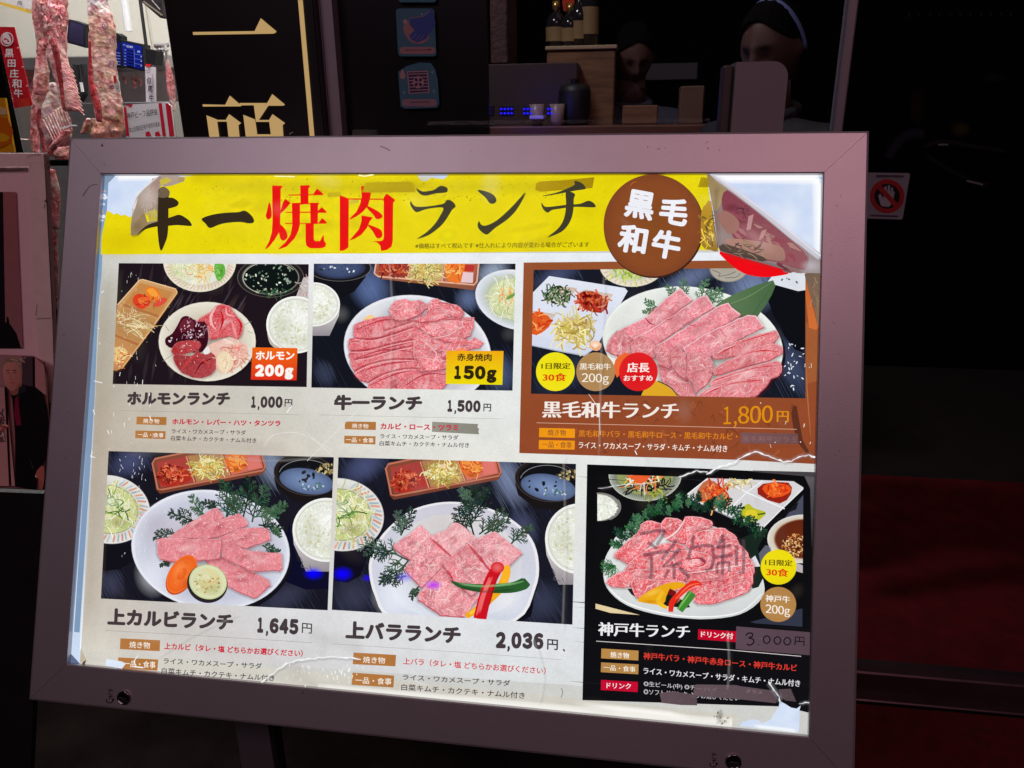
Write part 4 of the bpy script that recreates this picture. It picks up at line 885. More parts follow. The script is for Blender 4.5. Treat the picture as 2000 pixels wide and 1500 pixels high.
# third carcass by the black sign
c3_ = empty('beef_carcass', tuple(X_(1440, 900, 2.5)), 'narrow reddish carcass hanging beside the edge of the black sign', 'carcass', 'beef carcasses hanging in the lit room')
mpart('side_of_beef', c3_, [[(1398, 500, 10, PALE, .2), (1412, 580, 26, PNK, .4), (1425, 680, 34, (196, 90, 92), .5), (1436, 780, 34, PNK, .5), (1450, 860, 22, PALE, .3), (1462, 930, 12, PALE, .1)]], 2.5, .6, 14, 51)
m_ = MB(); m_.tube([X_(1396, 505, 2.5), X_(1392, 430, 2.5), X_(1384, 380, 2.55)], .004, 6); m_.build('hook', M_STEEL, c3_)
# black strap hanging between the carcasses
sp = empty('hanging_strap', tuple(X_(690, 880, 2.7)), 'black looped strap with a white tag hanging between the first two carcasses', 'strap')
m_ = MB(); m_.tube([X_(640, 540, 2.7), X_(650, 700, 2.7), X_(668, 790, 2.7), X_(690, 826, 2.7), X_(712, 780, 2.7), X_(716, 640, 2.7), X_(700, 540, 2.7)], .012, 8); m_.build('strap', M_DARK, sp)
m_ = MB(); a = X_(665, 690, 2.67); b = X_(698, 768, 2.67); m_.box((a.x, 2.67, b.z), (b.x, 2.675, a.z)); m_.build('tag', M_WHITEP, sp)
fl = flat('white_stick', 'thin white plastic stick lying across the open ribs', 'stick', ZX, [(496, 1066), (540, 1060), (590, 1044), (634, 1048), (634, 1056), (592, 1054), (544, 1074), (500, 1078)], 2.2, (240, 238, 240), None, thick=.004)

# ================================================================== PICTURE BOARD AT THE LEFT EDGE
YP = 1.02; ZP = (0, 280, 3.75); ZQ = (0, 660, 3.75)
pb = empty('picture_board', (at(60, 600, YP).x, YP, 0), 'pinkish beige framed picture board at the left edge of the view', 'picture board')
M_BEIGE = mat('scuffed_beige_frame', (0.93, 0.69, 0.64), rough=0.6, var=0.12, scale=14, bump=0.1)
def slab(name, z, pts, Y, th, m, parent):
    W = [at(z[0] + a[0] / z[2], z[1] + a[1] / z[2], Y) for a in pts]; n = len(W); V = W + [v + Vector((0, th, 0)) for v in W]
    return obj(name, V, [tuple(range(n - 1, -1, -1)), tuple(range(n, 2 * n))] + [(i, (i + 1) % n, n + (i + 1) % n, n + i) for i in range(n)], m, parent)
slab('frame_bar', ZP, [(-500, 76), (318, 72), (316, 80), (206, 172), (-500, 178)], YP - 0.012, .009, M_BEIGE, pb)
slab('frame_bar', ZP, [(320, 73), (328, 90), (382, 1280), (400, 1900), (300, 1900), (262, 1290), (208, 174)], YP - 0.0125, .009, M_BEIGE, pb)
slab('mat_board', ZP, [(-500, 176), (208, 174), (262, 1290), (300, 1900), (-500, 1900)], YP - 0.002, .01, mat('pink_mat_board', (0.93, 0.64, 0.66), rough=.7, var=.06), pb)
p = Paint(wy(YP - 0.004), None, ZP)
p.poly([(-400, 352), (118, 356), (168, 1500), (-400, 1500)], (176, 110, 108), col2=(164, 116, 120), dirn=(0, 1)); p.poly([(-400, 352), (22, 356), (42, 1500), (-400, 1500)], (30, 18, 24)); p.poly([(-60, 1330), (48, 1310), (48, 1268), (62, 1272), (70, 1320), (120, 1390), (155, 1500), (-60, 1500)], (18, 16, 20)); p.build('picture_print', pb, M_FLAT)
p = Paint(wy(YP - 0.0135), None, ZP)
for a in ([(195, 105), (230, 85), (300, 82)], [(265, 1285), (320, 1282), (375, 1280)], [(270, 1180), (262, 1260)]): p.stroke(a, 2.4, (70, 50, 48))
p.stroke([(322, 80), (335, 300), (384, 1284)], 5, (74, 60, 50), smooth=0); p.strands(330, 450, 8, 50, 6, 30, 4, [(84, 64, 56)], .4); p.strands(345, 150, 8, 40, 8, 30, 4, [(90, 66, 40), (60, 50, 44)], .5); p.build('scuff', pb, M_FLAT)
slab('cabinet_body', (0, 0, 1), [(-160, 955), (84, 964), (60, 1480), (40, 1900), (-160, 1900)], YP - 0.03, .012, M_DARK, pb)
# printed photograph of a man in black clothes, stuck over the frame
mp = flat('portrait_poster', 'poster photo of a man in black shirt and dark red tie, lower left', 'poster', ZQ, [(-300, 118), (240, 135), (320, 180), (345, 420), (355, 600), (330, 900), (308, 1116), (-300, 1080)], YP - 0.03, (174, 118, 114), None, thick=.003)
p = Paint(wy(YP - 0.034), None, ZQ); BK = (22, 19, 22)
p.poly([(-300, 120), (160, 132), (165, 360), (-300, 350)], (186, 136, 142)).poly([(160, 135), (240, 138), (245, 360), (160, 350)], (89, 69, 76)).poly([(238, 140), (255, 142), (258, 380), (240, 380)], (20, 14, 18)).poly([(256, 140), (322, 200), (340, 420), (258, 380)], (218, 156, 156)).poly([(322, 200), (345, 300), (358, 600), (340, 430)], (148, 114, 96))
p.poly([(-300, 350), (40, 360), (110, 1086), (-300, 1080)], (218, 162, 158), col2=(234, 174, 168), dirn=(0, 1)).poly([(32, 360), (50, 362), (84, 1084), (66, 1084)], (26, 16, 20)).poly([(-300, 560), (20, 580), (45, 760), (-300, 800)], (124, 92, 96), smooth=0); p.strands(10, 640, 30, 90, 20, 60, 10, [(234, 92, 78), (76, 76, 84), (250, 202, 186)], .8)
p.poly([(70, 400), (150, 340), (260, 360), (310, 400), (345, 520), (352, 640), (335, 860), (300, 950), (270, 1000), (262, 1112), (112, 1088), (110, 700), (90, 450)], BK, smooth=0)
p.poly([(70, 330), (140, 330), (160, 350), (130, 410), (80, 415)], (174, 112, 92), smooth=2); p.poly([(22, 210), (40, 165), (90, 150), (140, 180), (158, 240), (150, 310), (130, 350), (100, 385), (65, 380), (35, 330), (24, 270)], (234, 164, 146), smooth=3, col2=(208, 136, 118), dirn=(1, .3)); p.poly([(10, 190), (40, 145), (90, 140), (140, 165), (162, 220), (160, 290), (150, 290), (146, 235), (110, 180), (60, 178), (28, 200), (22, 230)], (174, 142, 118), smooth=2); p.strands(90, 160, 60, 14, 20, 50, 4, [(234, 202, 162), (130, 102, 86)], .3, ang=(-20, 30))
p.stroke([(45, 240), (70, 236)], 6, (60, 36, 34), smooth=0).stroke([(92, 240), (122, 236)], 6, (60, 36, 34), smooth=0).stroke([(52, 258), (70, 257)], 5, (36, 20, 22), smooth=0).stroke([(95, 257), (118, 254)], 5, (36, 20, 22), smooth=0).stroke([(80, 258), (76, 298), (92, 304)], 4, (174, 108, 96)).stroke([(76, 332), (92, 327), (110, 331)], 7, (212, 80, 86)).ell(152, 280, 8, 20, (208, 134, 118))
p.poly([(140, 360), (185, 345), (190, 400), (150, 404), (130, 400)], (48, 46, 52)).poly([(112, 420), (150, 400), (150, 440), (130, 470)], (40, 38, 44)).poly([(112, 440), (132, 430), (140, 520), (155, 640), (120, 640), (104, 560)], (148, 30, 68), smooth=0); p.stroke([(260, 370), (300, 440), (320, 600)], [2, 5, 2], (44, 42, 50)).stroke([(180, 380), (200, 500)], [1, 6], (36, 34, 40)).stroke([(215, 880), (245, 960)], [2, 6], (76, 76, 92)).stroke([(160, 800), (220, 830)], [2, 5], (44, 44, 54))
p.poly([(280, 960), (310, 935), (325, 960), (322, 1050), (308, 1112), (292, 1110), (284, 1040), (262, 1020), (258, 1000)], (212, 124, 108), smooth=2); p.stroke([(300, 1040), (300, 1105)], 3, (148, 80, 74)).ell(262, 1014, 5, 6, (250, 250, 250)); p.stroke([(-300, 1083), (308, 1113)], 5, (60, 52, 54), smooth=0)
p.build('portrait_print', mp, M_FLAT)
# ================================================================== THE MENU BOARD (light box on a stand)
WW, WH = 0.821, 0.5744          # window of the frame
TLw = CAM + Vector((-0.62182506, 0.86315201, -0.06233933))
BX = Vector((1, 0, 0)); BD = Vector((0.0, -0.38052, -0.92477)).normalized(); BN = Vector((0, BD.z, -BD.y)).normalized()   # right, down the board, towards the viewer
BUp = -BD
if BN.y > 0: BN = -BN
BORG = TLw + BX * (WW / 2) + BD * (WH + 0.045)      # base of the board: middle of its bottom edge
def bl(u, v, w): return (u - WW / 2, (WH + 0.045) - v, w)     # window coordinates (right, down from the window's top left, towards the viewer)
def bm(px, py, lift=0.0):
    """photograph pixel to a point on the board's plane (in the board's axes); lift is the distance in front of the poster sheet"""
    w = lift - 0.0065
    rr = ray(px, py); o = TLw + BN * w
    t = (o - CAM).dot(BN) / rr.dot(BN); p = CAM + rr * t - TLw
    return bl(p.dot(BX), p.dot(BD), w)
BM = Matrix(((BX.x, BUp.x, BN.x, BORG.x), (BX.y, BUp.y, BN.y, BORG.y), (BX.z, BUp.z, BN.z, BORG.z), (0, 0, 0, 1)))
def board_root(name, label, cat, group=None):
    o = empty(name, (0, 0, 0), label, cat, group); o.matrix_world = BM; LOCAL.add(o.name); return o

M_FRAME = mat('satin_aluminium', (0.50, 0.465, 0.49), rough=0.42, metal=0.75, var=0.055, scale=7, bump=0.05, bscale=700)
M_FRAME_EDGE = mat('bare_aluminium_edge', (0.62, 0.60, 0.62), rough=0.3, metal=0.9, var=0.05)
M_CHROME = mat('lock_chrome', (0.30, 0.27, 0.28), rough=0.18, metal=1.0, var=0.1)
M_INK = mat('dark_ink', (0.02, 0.017, 0.02), rough=0.6)
board = board_root('menu_board', 'large satin grey aluminium light box frame tilted back, holding the lit lunch menu', 'light box')
FW = 0.045; g = 0.0002
def bar(side):
    """one mitred length of the frame; a profile is swept between its two mitres"""
    prof = [(0.0, -0.0075), (0.0, -0.001), (0.0012, 0.0), (FW - 0.003, 0.0), (FW - 0.0008, -0.0008), (FW, -0.003), (FW, -0.032), (0.004, -0.032)]   # (outwards, w)
    V = []
    n = len(prof)
    for end in (0, 1):
        for (e, w) in prof:
            if side == 'top': u, v = ((-e + g) if end == 0 else (WW + e - g)), -e
            elif side == 'bottom': u, v = ((-e + g) if end == 0 else (WW + e - g)), WH + e
            elif side == 'left': u, v = -e, ((-e + g) if end == 0 else (WH + e - g))
            else: u, v = WW + e, ((-e + g) if end == 0 else (WH + e - g))
            V.append(bl(u, v, w))
    F = [(i, (i + 1) % n, n + (i + 1) % n, n + i) for i in range(n)] + [tuple(range(n)), tuple(range(2 * n - 1, n - 1, -1))]
    return obj('frame_bar', V, F, M_FRAME, board)
for sd in ('top', 'bottom', 'left', 'right'): bar(sd)
# back panel, side wall of the box and the acrylic light plate that glows round the torn poster
mb = MB(); mb.box(bl(-FW + 0.003, -FW + 0.003, -0.0335), bl(WW + FW - 0.003, WH + FW - 0.003, -0.05)); mb.build('back_panel', M_DARK, board)
m_plate, nt, b_ = newmat('glowing_light_plate'); N = nt.nodes
tc = N.new('ShaderNodeTexCoord'); nz = N.new('ShaderNodeTexNoise'); nz.inputs['Scale'].default_value = 45; nz.inputs['Detail'].default_value = 5
nz2 = N.new('ShaderNodeTexNoise'); nz2.inputs['Scale'].default_value = 9; nz2.inputs['Detail'].default_value = 3
rp = N.new('ShaderNodeValToRGB'); rp.color_ramp.elements[0].position = 0.35; rp.color_ramp.elements[1].position = 0.75
rp.color_ramp.elements[0].color = L3((196, 212, 242)) + (1,); rp.color_ramp.elements[1].color = L3((226, 236, 250)) + (1,)
mxn = N.new('ShaderNodeMath'); mxn.operation = 'ADD'; nt.links.new(tc.outputs['Object'], nz.inputs['Vector']); nt.links.new(tc.outputs['Object'], nz2.inputs['Vector'])
ml = N.new('ShaderNodeMath'); ml.operation = 'MULTIPLY'; ml.inputs[1].default_value = 0.5
nt.links.new(nz.outputs['Fac'], mxn.inputs[0]); nt.links.new(nz2.outputs['Fac'], mxn.inputs[1]); nt.links.new(mxn.outputs[0], ml.inputs[0]); nt.links.new(ml.outputs[0], rp.inputs['Fac'])
em = N.new('ShaderNodeEmission'); nt.links.new(rp.outputs['Color'], em.inputs['Color']); em.inputs['Strength'].default_value = 1.0
nt.links.new(em.outputs[0], N['Material Output'].inputs['Surface']); N.remove(b_)
M_HOT = glow('hot_light_strip', (245, 250, 255), 1.15)
M_STRIP = glow('light_guide_edge', (140, 165, 200), 0.9)
V = [bl(-0.003, -0.003, -0.0074), bl(WW + 0.003, -0.003, -0.0074), bl(WW + 0.003, WH + 0.003, -0.0074), bl(-0.003, WH + 0.003, -0.0074)]
obj('light_plate', V, [(0, 1, 2, 3)], m_plate, board)
p = Paint(bm, z=(0, 0, 1)); p.lift = -0.0007
# bright rim of the light plate and its duller edge strips (seen where the poster has slipped)
p.clipq = [(192, 336), (1612, 334), (1588, 1444), (128, 1302)]
p.stroke([(200, 343), (330, 342)], 7, (245, 250, 255), smooth=0).stroke([(1396, 343), (1604, 343)], 5, (250, 252, 255), smooth=0)
p.stroke([(1410, 350), (1590, 349), (1600, 358), (1601, 500)], 4, (240, 246, 255), smooth=0)
p.stroke([(1596, 345), (1606, 356)], 10, (176, 196, 226), smooth=0)
p.stroke([(198, 342), (190, 470), (168, 800), (150, 1080), (136, 1296)], 3, (238, 244, 255), smooth=0)
p.stroke([(207, 342), (200, 470), (178, 800), (160, 1080), (150, 1235)], 11, (128, 158, 192), smooth=0)
p.stroke([(152, 1235), (146, 1290)], 14, (205, 222, 245), smooth=0)
p.stroke([(190, 800), (170, 1080), (158, 1270)], 5, (225, 238, 250), smooth=0, col2=(250, 252, 255))
p.poly([(199, 343), (226, 343), (203, 366)], (130, 150, 175))
p.poly([(136, 1274), (156, 1296), (136, 1298)], (95, 110, 140))
p.specks(200, 400, 6, 40, 26, 3, [(235, 240, 250), (200, 170, 180), (150, 160, 180)])
p.sline([(230, 346), (330, 345)], 18, (255, 255, 255), .9, smooth=0, core=.1); p.sline([(1400, 348), (1500, 348), (1600, 350)], 26, (255, 255, 255), .9, smooth=0, core=.1); p.sline([(1596, 350), (1598, 430), (1600, 540)], 24, (255, 255, 255), .85, smooth=0, core=.1); p.sell(1540, 430, 26, 50, (236, 240, 250), .6); p.sell(1480, 390, 50, 20, (190, 206, 240), .6)
p.build('light_guide_rim', board)
# lock cylinders and the turn marks pressed beside them
def lock(px, py, k):
    c = bm(px, py, 0.0065); mb = MB(); V = []; n = 28
    pr = [(0.0078, 0.0003), (0.0078, 0.0022), (0.0068, 0.003), (0.0064, 0.0024), (0.0058, 0.0021), (0.0003, 0.0021)]
    for (rr, w) in pr:
        for i in range(n):
            th = 6.2832 * i / n; V.append((c[0] + rr * math.cos(th), c[1] + rr * math.sin(th), w))
    F = [(i * n + j, i * n + (j + 1) % n, (i + 1) * n + (j + 1) % n, (i + 1) * n + j) for i in range(len(pr) - 1) for j in range(n)]
    o = obj('lock', V, F, M_CHROME, board, smooth=True)
    mb = MB(); mb.box((c[0] - 0.0046, c[1] - 0.0012, 0.00225), (c[0] + 0.0046, c[1] + 0.0002, 0.0029)); mb.build('key_slot', M_DARK, o)
    q = Paint(lambda x, y, l: bm(x, y, 0.0066 + l)); x, y = px + k, py
    q.stroke([(x - 4, y - 15), (x + 6, y - 12)], 1.6, (34, 28, 34), smooth=0).stroke([(x + 1, y - 17), (x - 3, y - 6), (x + 5, y - 5)], 1.6, (34, 28, 34), smooth=0)
    q.stroke([(x - 3, y - 1), (x + 5, y - 2)], 1.6, (34, 28, 34), smooth=0).stroke([(x + 1, y - 5), (x - 1, y + 4)], 1.6, (34, 28, 34), smooth=0)
    q.stroke([(x - 7, y + 3), (x - 6, y + 9), (x, y + 11), (x + 6, y + 7)], 2.0, (34, 28, 34)).poly([(x + 3, y + 1), (x + 9, y + 4), (x + 5, y + 9)], (34, 28, 34))
    q.build('turn_mark', board, M_FLAT)
lock(243, 1362, -28); lock(1432, 1487, -38)
# small scratches on the frame
q = Paint(lambda x, y, l: bm(x, y, 0.0066 + l))
for a in ([(162, 383), (175, 364), (190, 360)], [(742, 286), (750, 288), (762, 294)], [(590, 1357), (593, 1350)]):
    q.stroke(a, 1.3, (84, 66, 76), smooth=2)
q.specks(200, 282, 3, 3, 3, 1.4, [(90, 72, 82)]); q.specks(1300, 290, 200, 12, 8, 1.0, [(96, 76, 84)])
for i in range(26):
    x, y = random.choice([(U(180, 1650), U(272, 325)), (U(110, 160), U(400, 1250)), (U(1625, 1675), U(380, 1400)), (U(300, 1100), U(1375, 1420))]); q.stroke([(x, y), (x + U(-7, 7), y + U(-6, 6))], U(.4, .8), (104, 86, 94), smooth=0)
q.build('scratch', board, M_FLAT)
# clear front cover with a weak sheen
m_cov, nt, b_ = newmat('clear_acrylic_cover'); N = nt.nodes
tr = N.new('ShaderNodeBsdfTransparent'); gl = N.new('ShaderNodeBsdfGlossy'); gl.inputs['Roughness'].default_value = 0.07
fr = N.new('ShaderNodeFresnel'); fr.inputs['IOR'].default_value = 1.4; mx = N.new('ShaderNodeMixShader')
mf = N.new('ShaderNodeMath'); mf.operation = 'MULTIPLY'; mf.inputs[1].default_value = 0.06; nt.links.new(fr.outputs[0], mf.inputs[0]); nt.links.new(mf.outputs[0], mx.inputs[0]); nt.links.new(tr.outputs[0], mx.inputs[1]); nt.links.new(gl.outputs[0], mx.inputs[2])
nt.links.new(mx.outputs[0], N['Material Output'].inputs['Surface']); N.remove(b_)
obj('cover_pane', [bl(0, 0, -0.0012), bl(WW, 0, -0.0012), bl(WW, WH, -0.0012), bl(0, WH, -0.0012)], [(0, 3, 2, 1)], m_cov, board)
# stand: two square posts behind the box and cross feet
M_STAND = mat('grey_stand_steel', (0.20, 0.18, 0.205), rough=0.45, metal=0.6, var=0.06)
def world_part(name, mb, m):
    inv = BM.inverted(); return obj(name, [inv @ v for v in mb.V], mb.F, m, board)
for px in (503, 1420):
    t = at(px, 1440, 0.74); x = t.x
    m_ = MB(); m_.box((x - 0.026, 0.735, 0.05), (x + 0.020, 0.765, 0.86))
    world_part('stand_post', m_, M_STAND)
    m_ = MB(); m_.box((x + 0.0205, 0.74, 0.05), (x + 0.024, 0.76, 0.85)); world_part('post_channel', m_, M_DARK)
    m_ = MB(); m_.box((x - 0.03, 0.45, 0.0), (x + 0.024, 1.05, 0.045), bev=0.006); world_part('stand_foot', m_, M_STAND)
m_ = MB(); a = at(503, 1440, 0.74).x; b = at(1420, 1440, 0.74).x
m_.box((a + 0.026, 0.738, 0.25), (b - 0.028, 0.762, 0.28)); world_part('cross_bar', m_, M_STAND)
# ================================================================== THE POSTER (flat print, lit from behind)
poster = board_root('menu_poster', 'worn backlit beef lunch poster with six food photographs and a yellow title band', 'poster')
DK = (68, 57, 60); INK = (34, 30, 33)
def sheet_paint(z=(0, 0, 1), lift=0.0, clipq=None): return Paint(bm, clipq, z, lift)
WIN = [(194, 337), (1611, 335), (1588, 1443), (130, 1301)]
# paper sheet: outline with the worn left edge, the torn top corner, the torn hole at the bottom right
p = sheet_paint(lift=0.0, clipq=WIN)
out = [(208, 412), (216, 414), (222, 419), (229, 416), (236, 421), (244, 419), (252, 424), (262, 420), (300, 372), (320, 350), (352, 345), (420, 341), (800, 338), (815, 343), (822, 353), (833, 354), (842, 347), (866, 350), (878, 341), (1000, 338), (1380, 338),
       (1400, 480), (1420, 520), (1550, 545), (1601, 560), (1600, 700), (1594, 1000), (1588, 1443), (1200, 1410), (600, 1352), (250, 1312), (160, 1297), (157, 1290), (162, 1200), (172, 1000), (182, 850), (192, 600), (200, 520), (200, 460)]
p.poly(out, (206, 206, 202))
p.build('paper_sheet', poster, M_PAPER)
# paper tint with uneven backlight painted in, as a smoothly fading grid
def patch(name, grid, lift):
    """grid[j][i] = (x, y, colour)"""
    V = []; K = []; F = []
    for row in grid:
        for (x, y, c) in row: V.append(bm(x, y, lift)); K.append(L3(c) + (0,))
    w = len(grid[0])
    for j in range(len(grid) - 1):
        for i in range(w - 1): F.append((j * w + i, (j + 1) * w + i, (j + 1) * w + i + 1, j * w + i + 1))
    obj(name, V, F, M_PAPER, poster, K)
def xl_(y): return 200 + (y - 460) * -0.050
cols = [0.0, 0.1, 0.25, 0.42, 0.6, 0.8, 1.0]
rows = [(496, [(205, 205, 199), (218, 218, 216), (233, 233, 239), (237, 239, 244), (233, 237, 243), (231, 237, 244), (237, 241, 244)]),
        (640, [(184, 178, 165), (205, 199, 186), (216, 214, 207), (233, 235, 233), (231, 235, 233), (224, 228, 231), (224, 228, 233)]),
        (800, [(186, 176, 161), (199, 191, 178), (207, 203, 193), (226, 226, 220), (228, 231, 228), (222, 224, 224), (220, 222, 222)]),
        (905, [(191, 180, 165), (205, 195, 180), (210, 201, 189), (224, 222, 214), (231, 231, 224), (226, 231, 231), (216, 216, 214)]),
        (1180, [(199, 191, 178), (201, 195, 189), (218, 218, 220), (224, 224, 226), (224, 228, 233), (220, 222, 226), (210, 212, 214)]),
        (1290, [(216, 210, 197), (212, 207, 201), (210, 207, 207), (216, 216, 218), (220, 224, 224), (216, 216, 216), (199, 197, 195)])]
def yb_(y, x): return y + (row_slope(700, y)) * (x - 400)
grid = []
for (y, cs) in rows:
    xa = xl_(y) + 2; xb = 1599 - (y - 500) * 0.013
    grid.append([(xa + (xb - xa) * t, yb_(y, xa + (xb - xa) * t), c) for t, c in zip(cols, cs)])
patch('paper_backlight_tint', grid, 0.00004)
# bottom strip, lighter where the sheet bends over the lamp
p = sheet_paint(lift=0.00005, clipq=WIN)
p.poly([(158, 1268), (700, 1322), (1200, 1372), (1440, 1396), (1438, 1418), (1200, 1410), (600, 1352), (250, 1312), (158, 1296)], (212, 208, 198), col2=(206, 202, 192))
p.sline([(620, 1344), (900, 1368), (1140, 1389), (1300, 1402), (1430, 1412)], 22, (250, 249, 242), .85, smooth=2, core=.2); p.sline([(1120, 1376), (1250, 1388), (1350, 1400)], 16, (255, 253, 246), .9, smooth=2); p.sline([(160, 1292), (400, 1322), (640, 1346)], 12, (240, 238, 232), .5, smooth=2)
p.sell(1406, 1398, 9, 16, (110, 100, 88), .7, rot=12); p.sell(1412, 1410, 16, 6, (120, 110, 96), .5); p.specks(1406, 1402, 16, 14, 14, 1.3, [(90, 80, 70), (130, 120, 104)])
p.poly([(158, 1265), (170, 1292), (163, 1297), (156, 1293)], (196, 184, 162)).poly([(163, 1292), (168, 1289), (166, 1297), (160, 1297)], (92, 72, 58))
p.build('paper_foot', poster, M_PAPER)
# ---------------------------------------------------------------- title band
p = sheet_paint(lift=0.00008, clipq=WIN)
band = out[:21] + [(1400, 480), (1406, 488), (1150, 491), (700, 495), (197, 497), (199, 460)]
p.poly(band, (232, 214, 14))
for i in range(46):      # grubby, blotchy yellow
    x, y = U(210, 1370), U(345, 488)
    if y < 420 and x < 345: continue
    a = random.choice([(220, 200, 10), (240, 224, 10), (214, 192, 20), (236, 220, 30)])
    p.sell(x, y, U(16, 60), U(8, 22), a, U(.3, .8), rot=U(-20, 20))
p.sell(240, 470, 70, 40, (214, 192, 8), .7); p.sline([(380, 360), (700, 366), (1150, 362)], 40, (150, 132, 30), .22)
for i in range(70): p.stroke([(U(380, 1160), U(346, 400))] * 1 + [(0, 0)], 1, (0, 0, 0)) if False else None
p.specks(760, 372, 380, 24, 170, 0.9, [(150, 130, 30), (176, 158, 20), (120, 104, 40)])
p.specks(480, 440, 280, 50, 60, 0.9, [(190, 168, 20), (200, 180, 30)])
p.stroke([(680, 396), (700, 392)], 7, (206, 186, 60)).stroke([(640, 381), (666, 379)], 9, (196, 176, 30))
p.build('title_band', poster, M_PAPER)
print('max lift', MAXL)
# torn, folded-over flap beside the first letter
p = sheet_paint((180, 240, 3.846), 0.0016, WIN)
p.poly([(500, 400), (560, 385), (700, 410), (690, 440), (600, 470), (545, 480), (520, 470), (500, 500), (497, 740), (410, 770), (350, 840), (290, 845), (290, 770), (300, 700), (300, 640), (330, 560), (400, 480)], (176, 158, 146), col2=(150, 130, 104), dirn=(0, 1))
p.poly([(300, 640), (345, 560), (330, 620), (320, 650)], (222, 214, 214))
p.poly([(380, 680), (410, 690), (420, 770), (350, 838), (292, 842), (296, 790)], (150, 128, 92))
p.poly([(450, 420), (520, 400), (500, 480), (497, 600), (440, 640), (400, 660), (420, 560)], (160, 132, 122), col2=(178, 156, 140))
p.poly([(505, 430), (560, 410), (600, 430), (560, 455), (520, 470)], (204, 184, 70)).poly([(640, 418), (690, 408), (692, 436), (650, 446)], (170, 150, 100))
p.poly([(392, 676), (470, 650), (494, 660), (492, 735), (415, 745)], (196, 178, 70)).poly([(400, 690), (418, 700), (428, 742), (414, 745)], (236, 218, 10))
p.strands(440, 600, 60, 130, 24, 60, 3, [(190, 176, 160), (140, 118, 104), (206, 196, 180)], 0.5)
p.sell(420, 560, 90, 120, (214, 200, 196), .5, rot=20); p.sell(340, 780, 60, 60, (110, 88, 60), .45); p.sline([(500, 500), (497, 620), (494, 740)], 26, (80, 64, 50), .5); p.sline([(300, 700), (330, 560), (400, 480), (500, 400)], 22, (236, 232, 236), .7); p.sline([(290, 848), (345, 842), (410, 775)], 26, (60, 50, 30), .5)  # soft shading and pale fold edges painted onto the flap
p.build('torn_flap', poster, M_PAPER)
# brush letters of the title
def glyphs(name, strokes, col, z, lift=0.0017, sm=3):
    q = sheet_paint(z, lift, WIN)
    for s_ in strokes:
        k = sm
        if s_ and s_[0] == 'hard': s_ = s_[1:]; k = 0
        q.poly(s_, col, smooth=k)
    q.build(name, poster)
ZL = (180, 240, 3.846); ZR = (680, 240, 3.846)
glyphs('title_letter', [[(500, 500), (530, 480), (560, 490), (583, 520), (575, 560), (572, 760), (565, 850), (545, 910), (520, 960), (505, 930), (495, 850), (490, 760), (497, 560)],
    [(560, 572), (600, 562), (635, 580), (650, 600), (640, 622), (610, 635), (560, 640)],
    [(345, 838), (370, 805), (420, 765), (500, 738), (600, 705), (650, 690), (690, 705), (730, 735), (748, 765), (735, 775), (640, 768), (560, 775), (480, 780), (400, 800)]], (52, 40, 26), ZL)
q = sheet_paint(ZL, 0.0019, WIN); q.poly([(503, 500), (530, 482), (558, 490), (580, 520), (572, 556), (504, 560)], (112, 96, 76), smooth=2); q.build('faded_letter_tip', poster)
glyphs('title_letter', [[(822, 720), (900, 690), (1000, 675), (1100, 670), (1130, 660), (1160, 665), (1200, 700), (1217, 735), (1205, 752), (1170, 755), (1120, 745), (1040, 748), (960, 762), (885, 790), (850, 755)]], (50, 40, 26), ZL)
RED = (232, 16, 14); H_ = 'hard'
glyphs('title_letter', [[H_, (1352, 470), (1425, 473), (1432, 480), (1416, 495), (1415, 640), (1412, 760), (1400, 830), (1370, 880), (1330, 930), (1305, 950), (1300, 945), (1330, 890), (1350, 820), (1355, 740)],
    [(1330, 595), (1348, 660), (1345, 710), (1320, 726), (1304, 700), (1312, 665)], [H_, (1450, 570), (1492, 600), (1460, 640), (1416, 682), (1413, 662), (1432, 600)],
    [(1398, 755), (1450, 800), (1468, 850), (1450, 880), (1422, 880), (1406, 840)],
    [H_, (1475, 538), (1660, 536), (1690, 492), (1738, 536), (1735, 543), (1475, 547)], [H_, (1563, 470), (1630, 468), (1638, 478), (1625, 490), (1625, 602), (1592, 612), (1565, 615)],
    [H_, (1500, 602), (1560, 600), (1640, 604), (1640, 612), (1562, 610), (1560, 765), (1550, 810), (1520, 870), (1460, 930), (1402, 950), (1400, 944), (1450, 900), (1490, 840), (1503, 770)],
    [H_, (1637, 600), (1700, 600), (1708, 606), (1697, 616), (1695, 760), (1640, 760)],
    [H_, (1455, 668), (1690, 667), (1725, 632), (1762, 668), (1758, 676), (1455, 676)], [H_, (1450, 752), (1700, 752), (1727, 714), (1764, 748), (1760, 757), (1450, 760)],
    [H_, (1603, 756), (1665, 756), (1665, 878), (1675, 888), (1712, 888), (1734, 845), (1740, 845), (1742, 888), (1757, 903), (1752, 930), (1720, 942), (1640, 942), (1610, 925), (1603, 890)]], RED, ZL)
glyphs('title_letter', [[H_, (-63, 542), (0, 568), (5, 578), (2, 935), (-30, 958), (-63, 962)], [H_, (0, 567), (275, 569), (275, 578), (0, 576)],
    [H_, (267, 560), (290, 530), (355, 580), (338, 600), (335, 890), (325, 930), (290, 955), (248, 962), (240, 920), (220, 900), (180, 888), (240, 888), (262, 880), (268, 860)],
    [H_, (97, 475), (182, 475), (190, 480), (176, 498), (166, 560), (150, 620), (110, 670), (60, 705), (10, 728), (15, 715), (60, 670), (90, 610), (102, 550)], [(137, 622), (200, 650), (245, 680), (258, 705), (235, 722), (210, 720), (185, 685), (150, 650)],
    [H_, (100, 695), (160, 705), (187, 710), (162, 740), (140, 790), (100, 840), (50, 870), (3, 885), (30, 860), (80, 800), (100, 740)], [(145, 765), (210, 785), (250, 810), (256, 850), (235, 867), (210, 860), (185, 815)]], RED, ZR)
GR = (64, 60, 42)
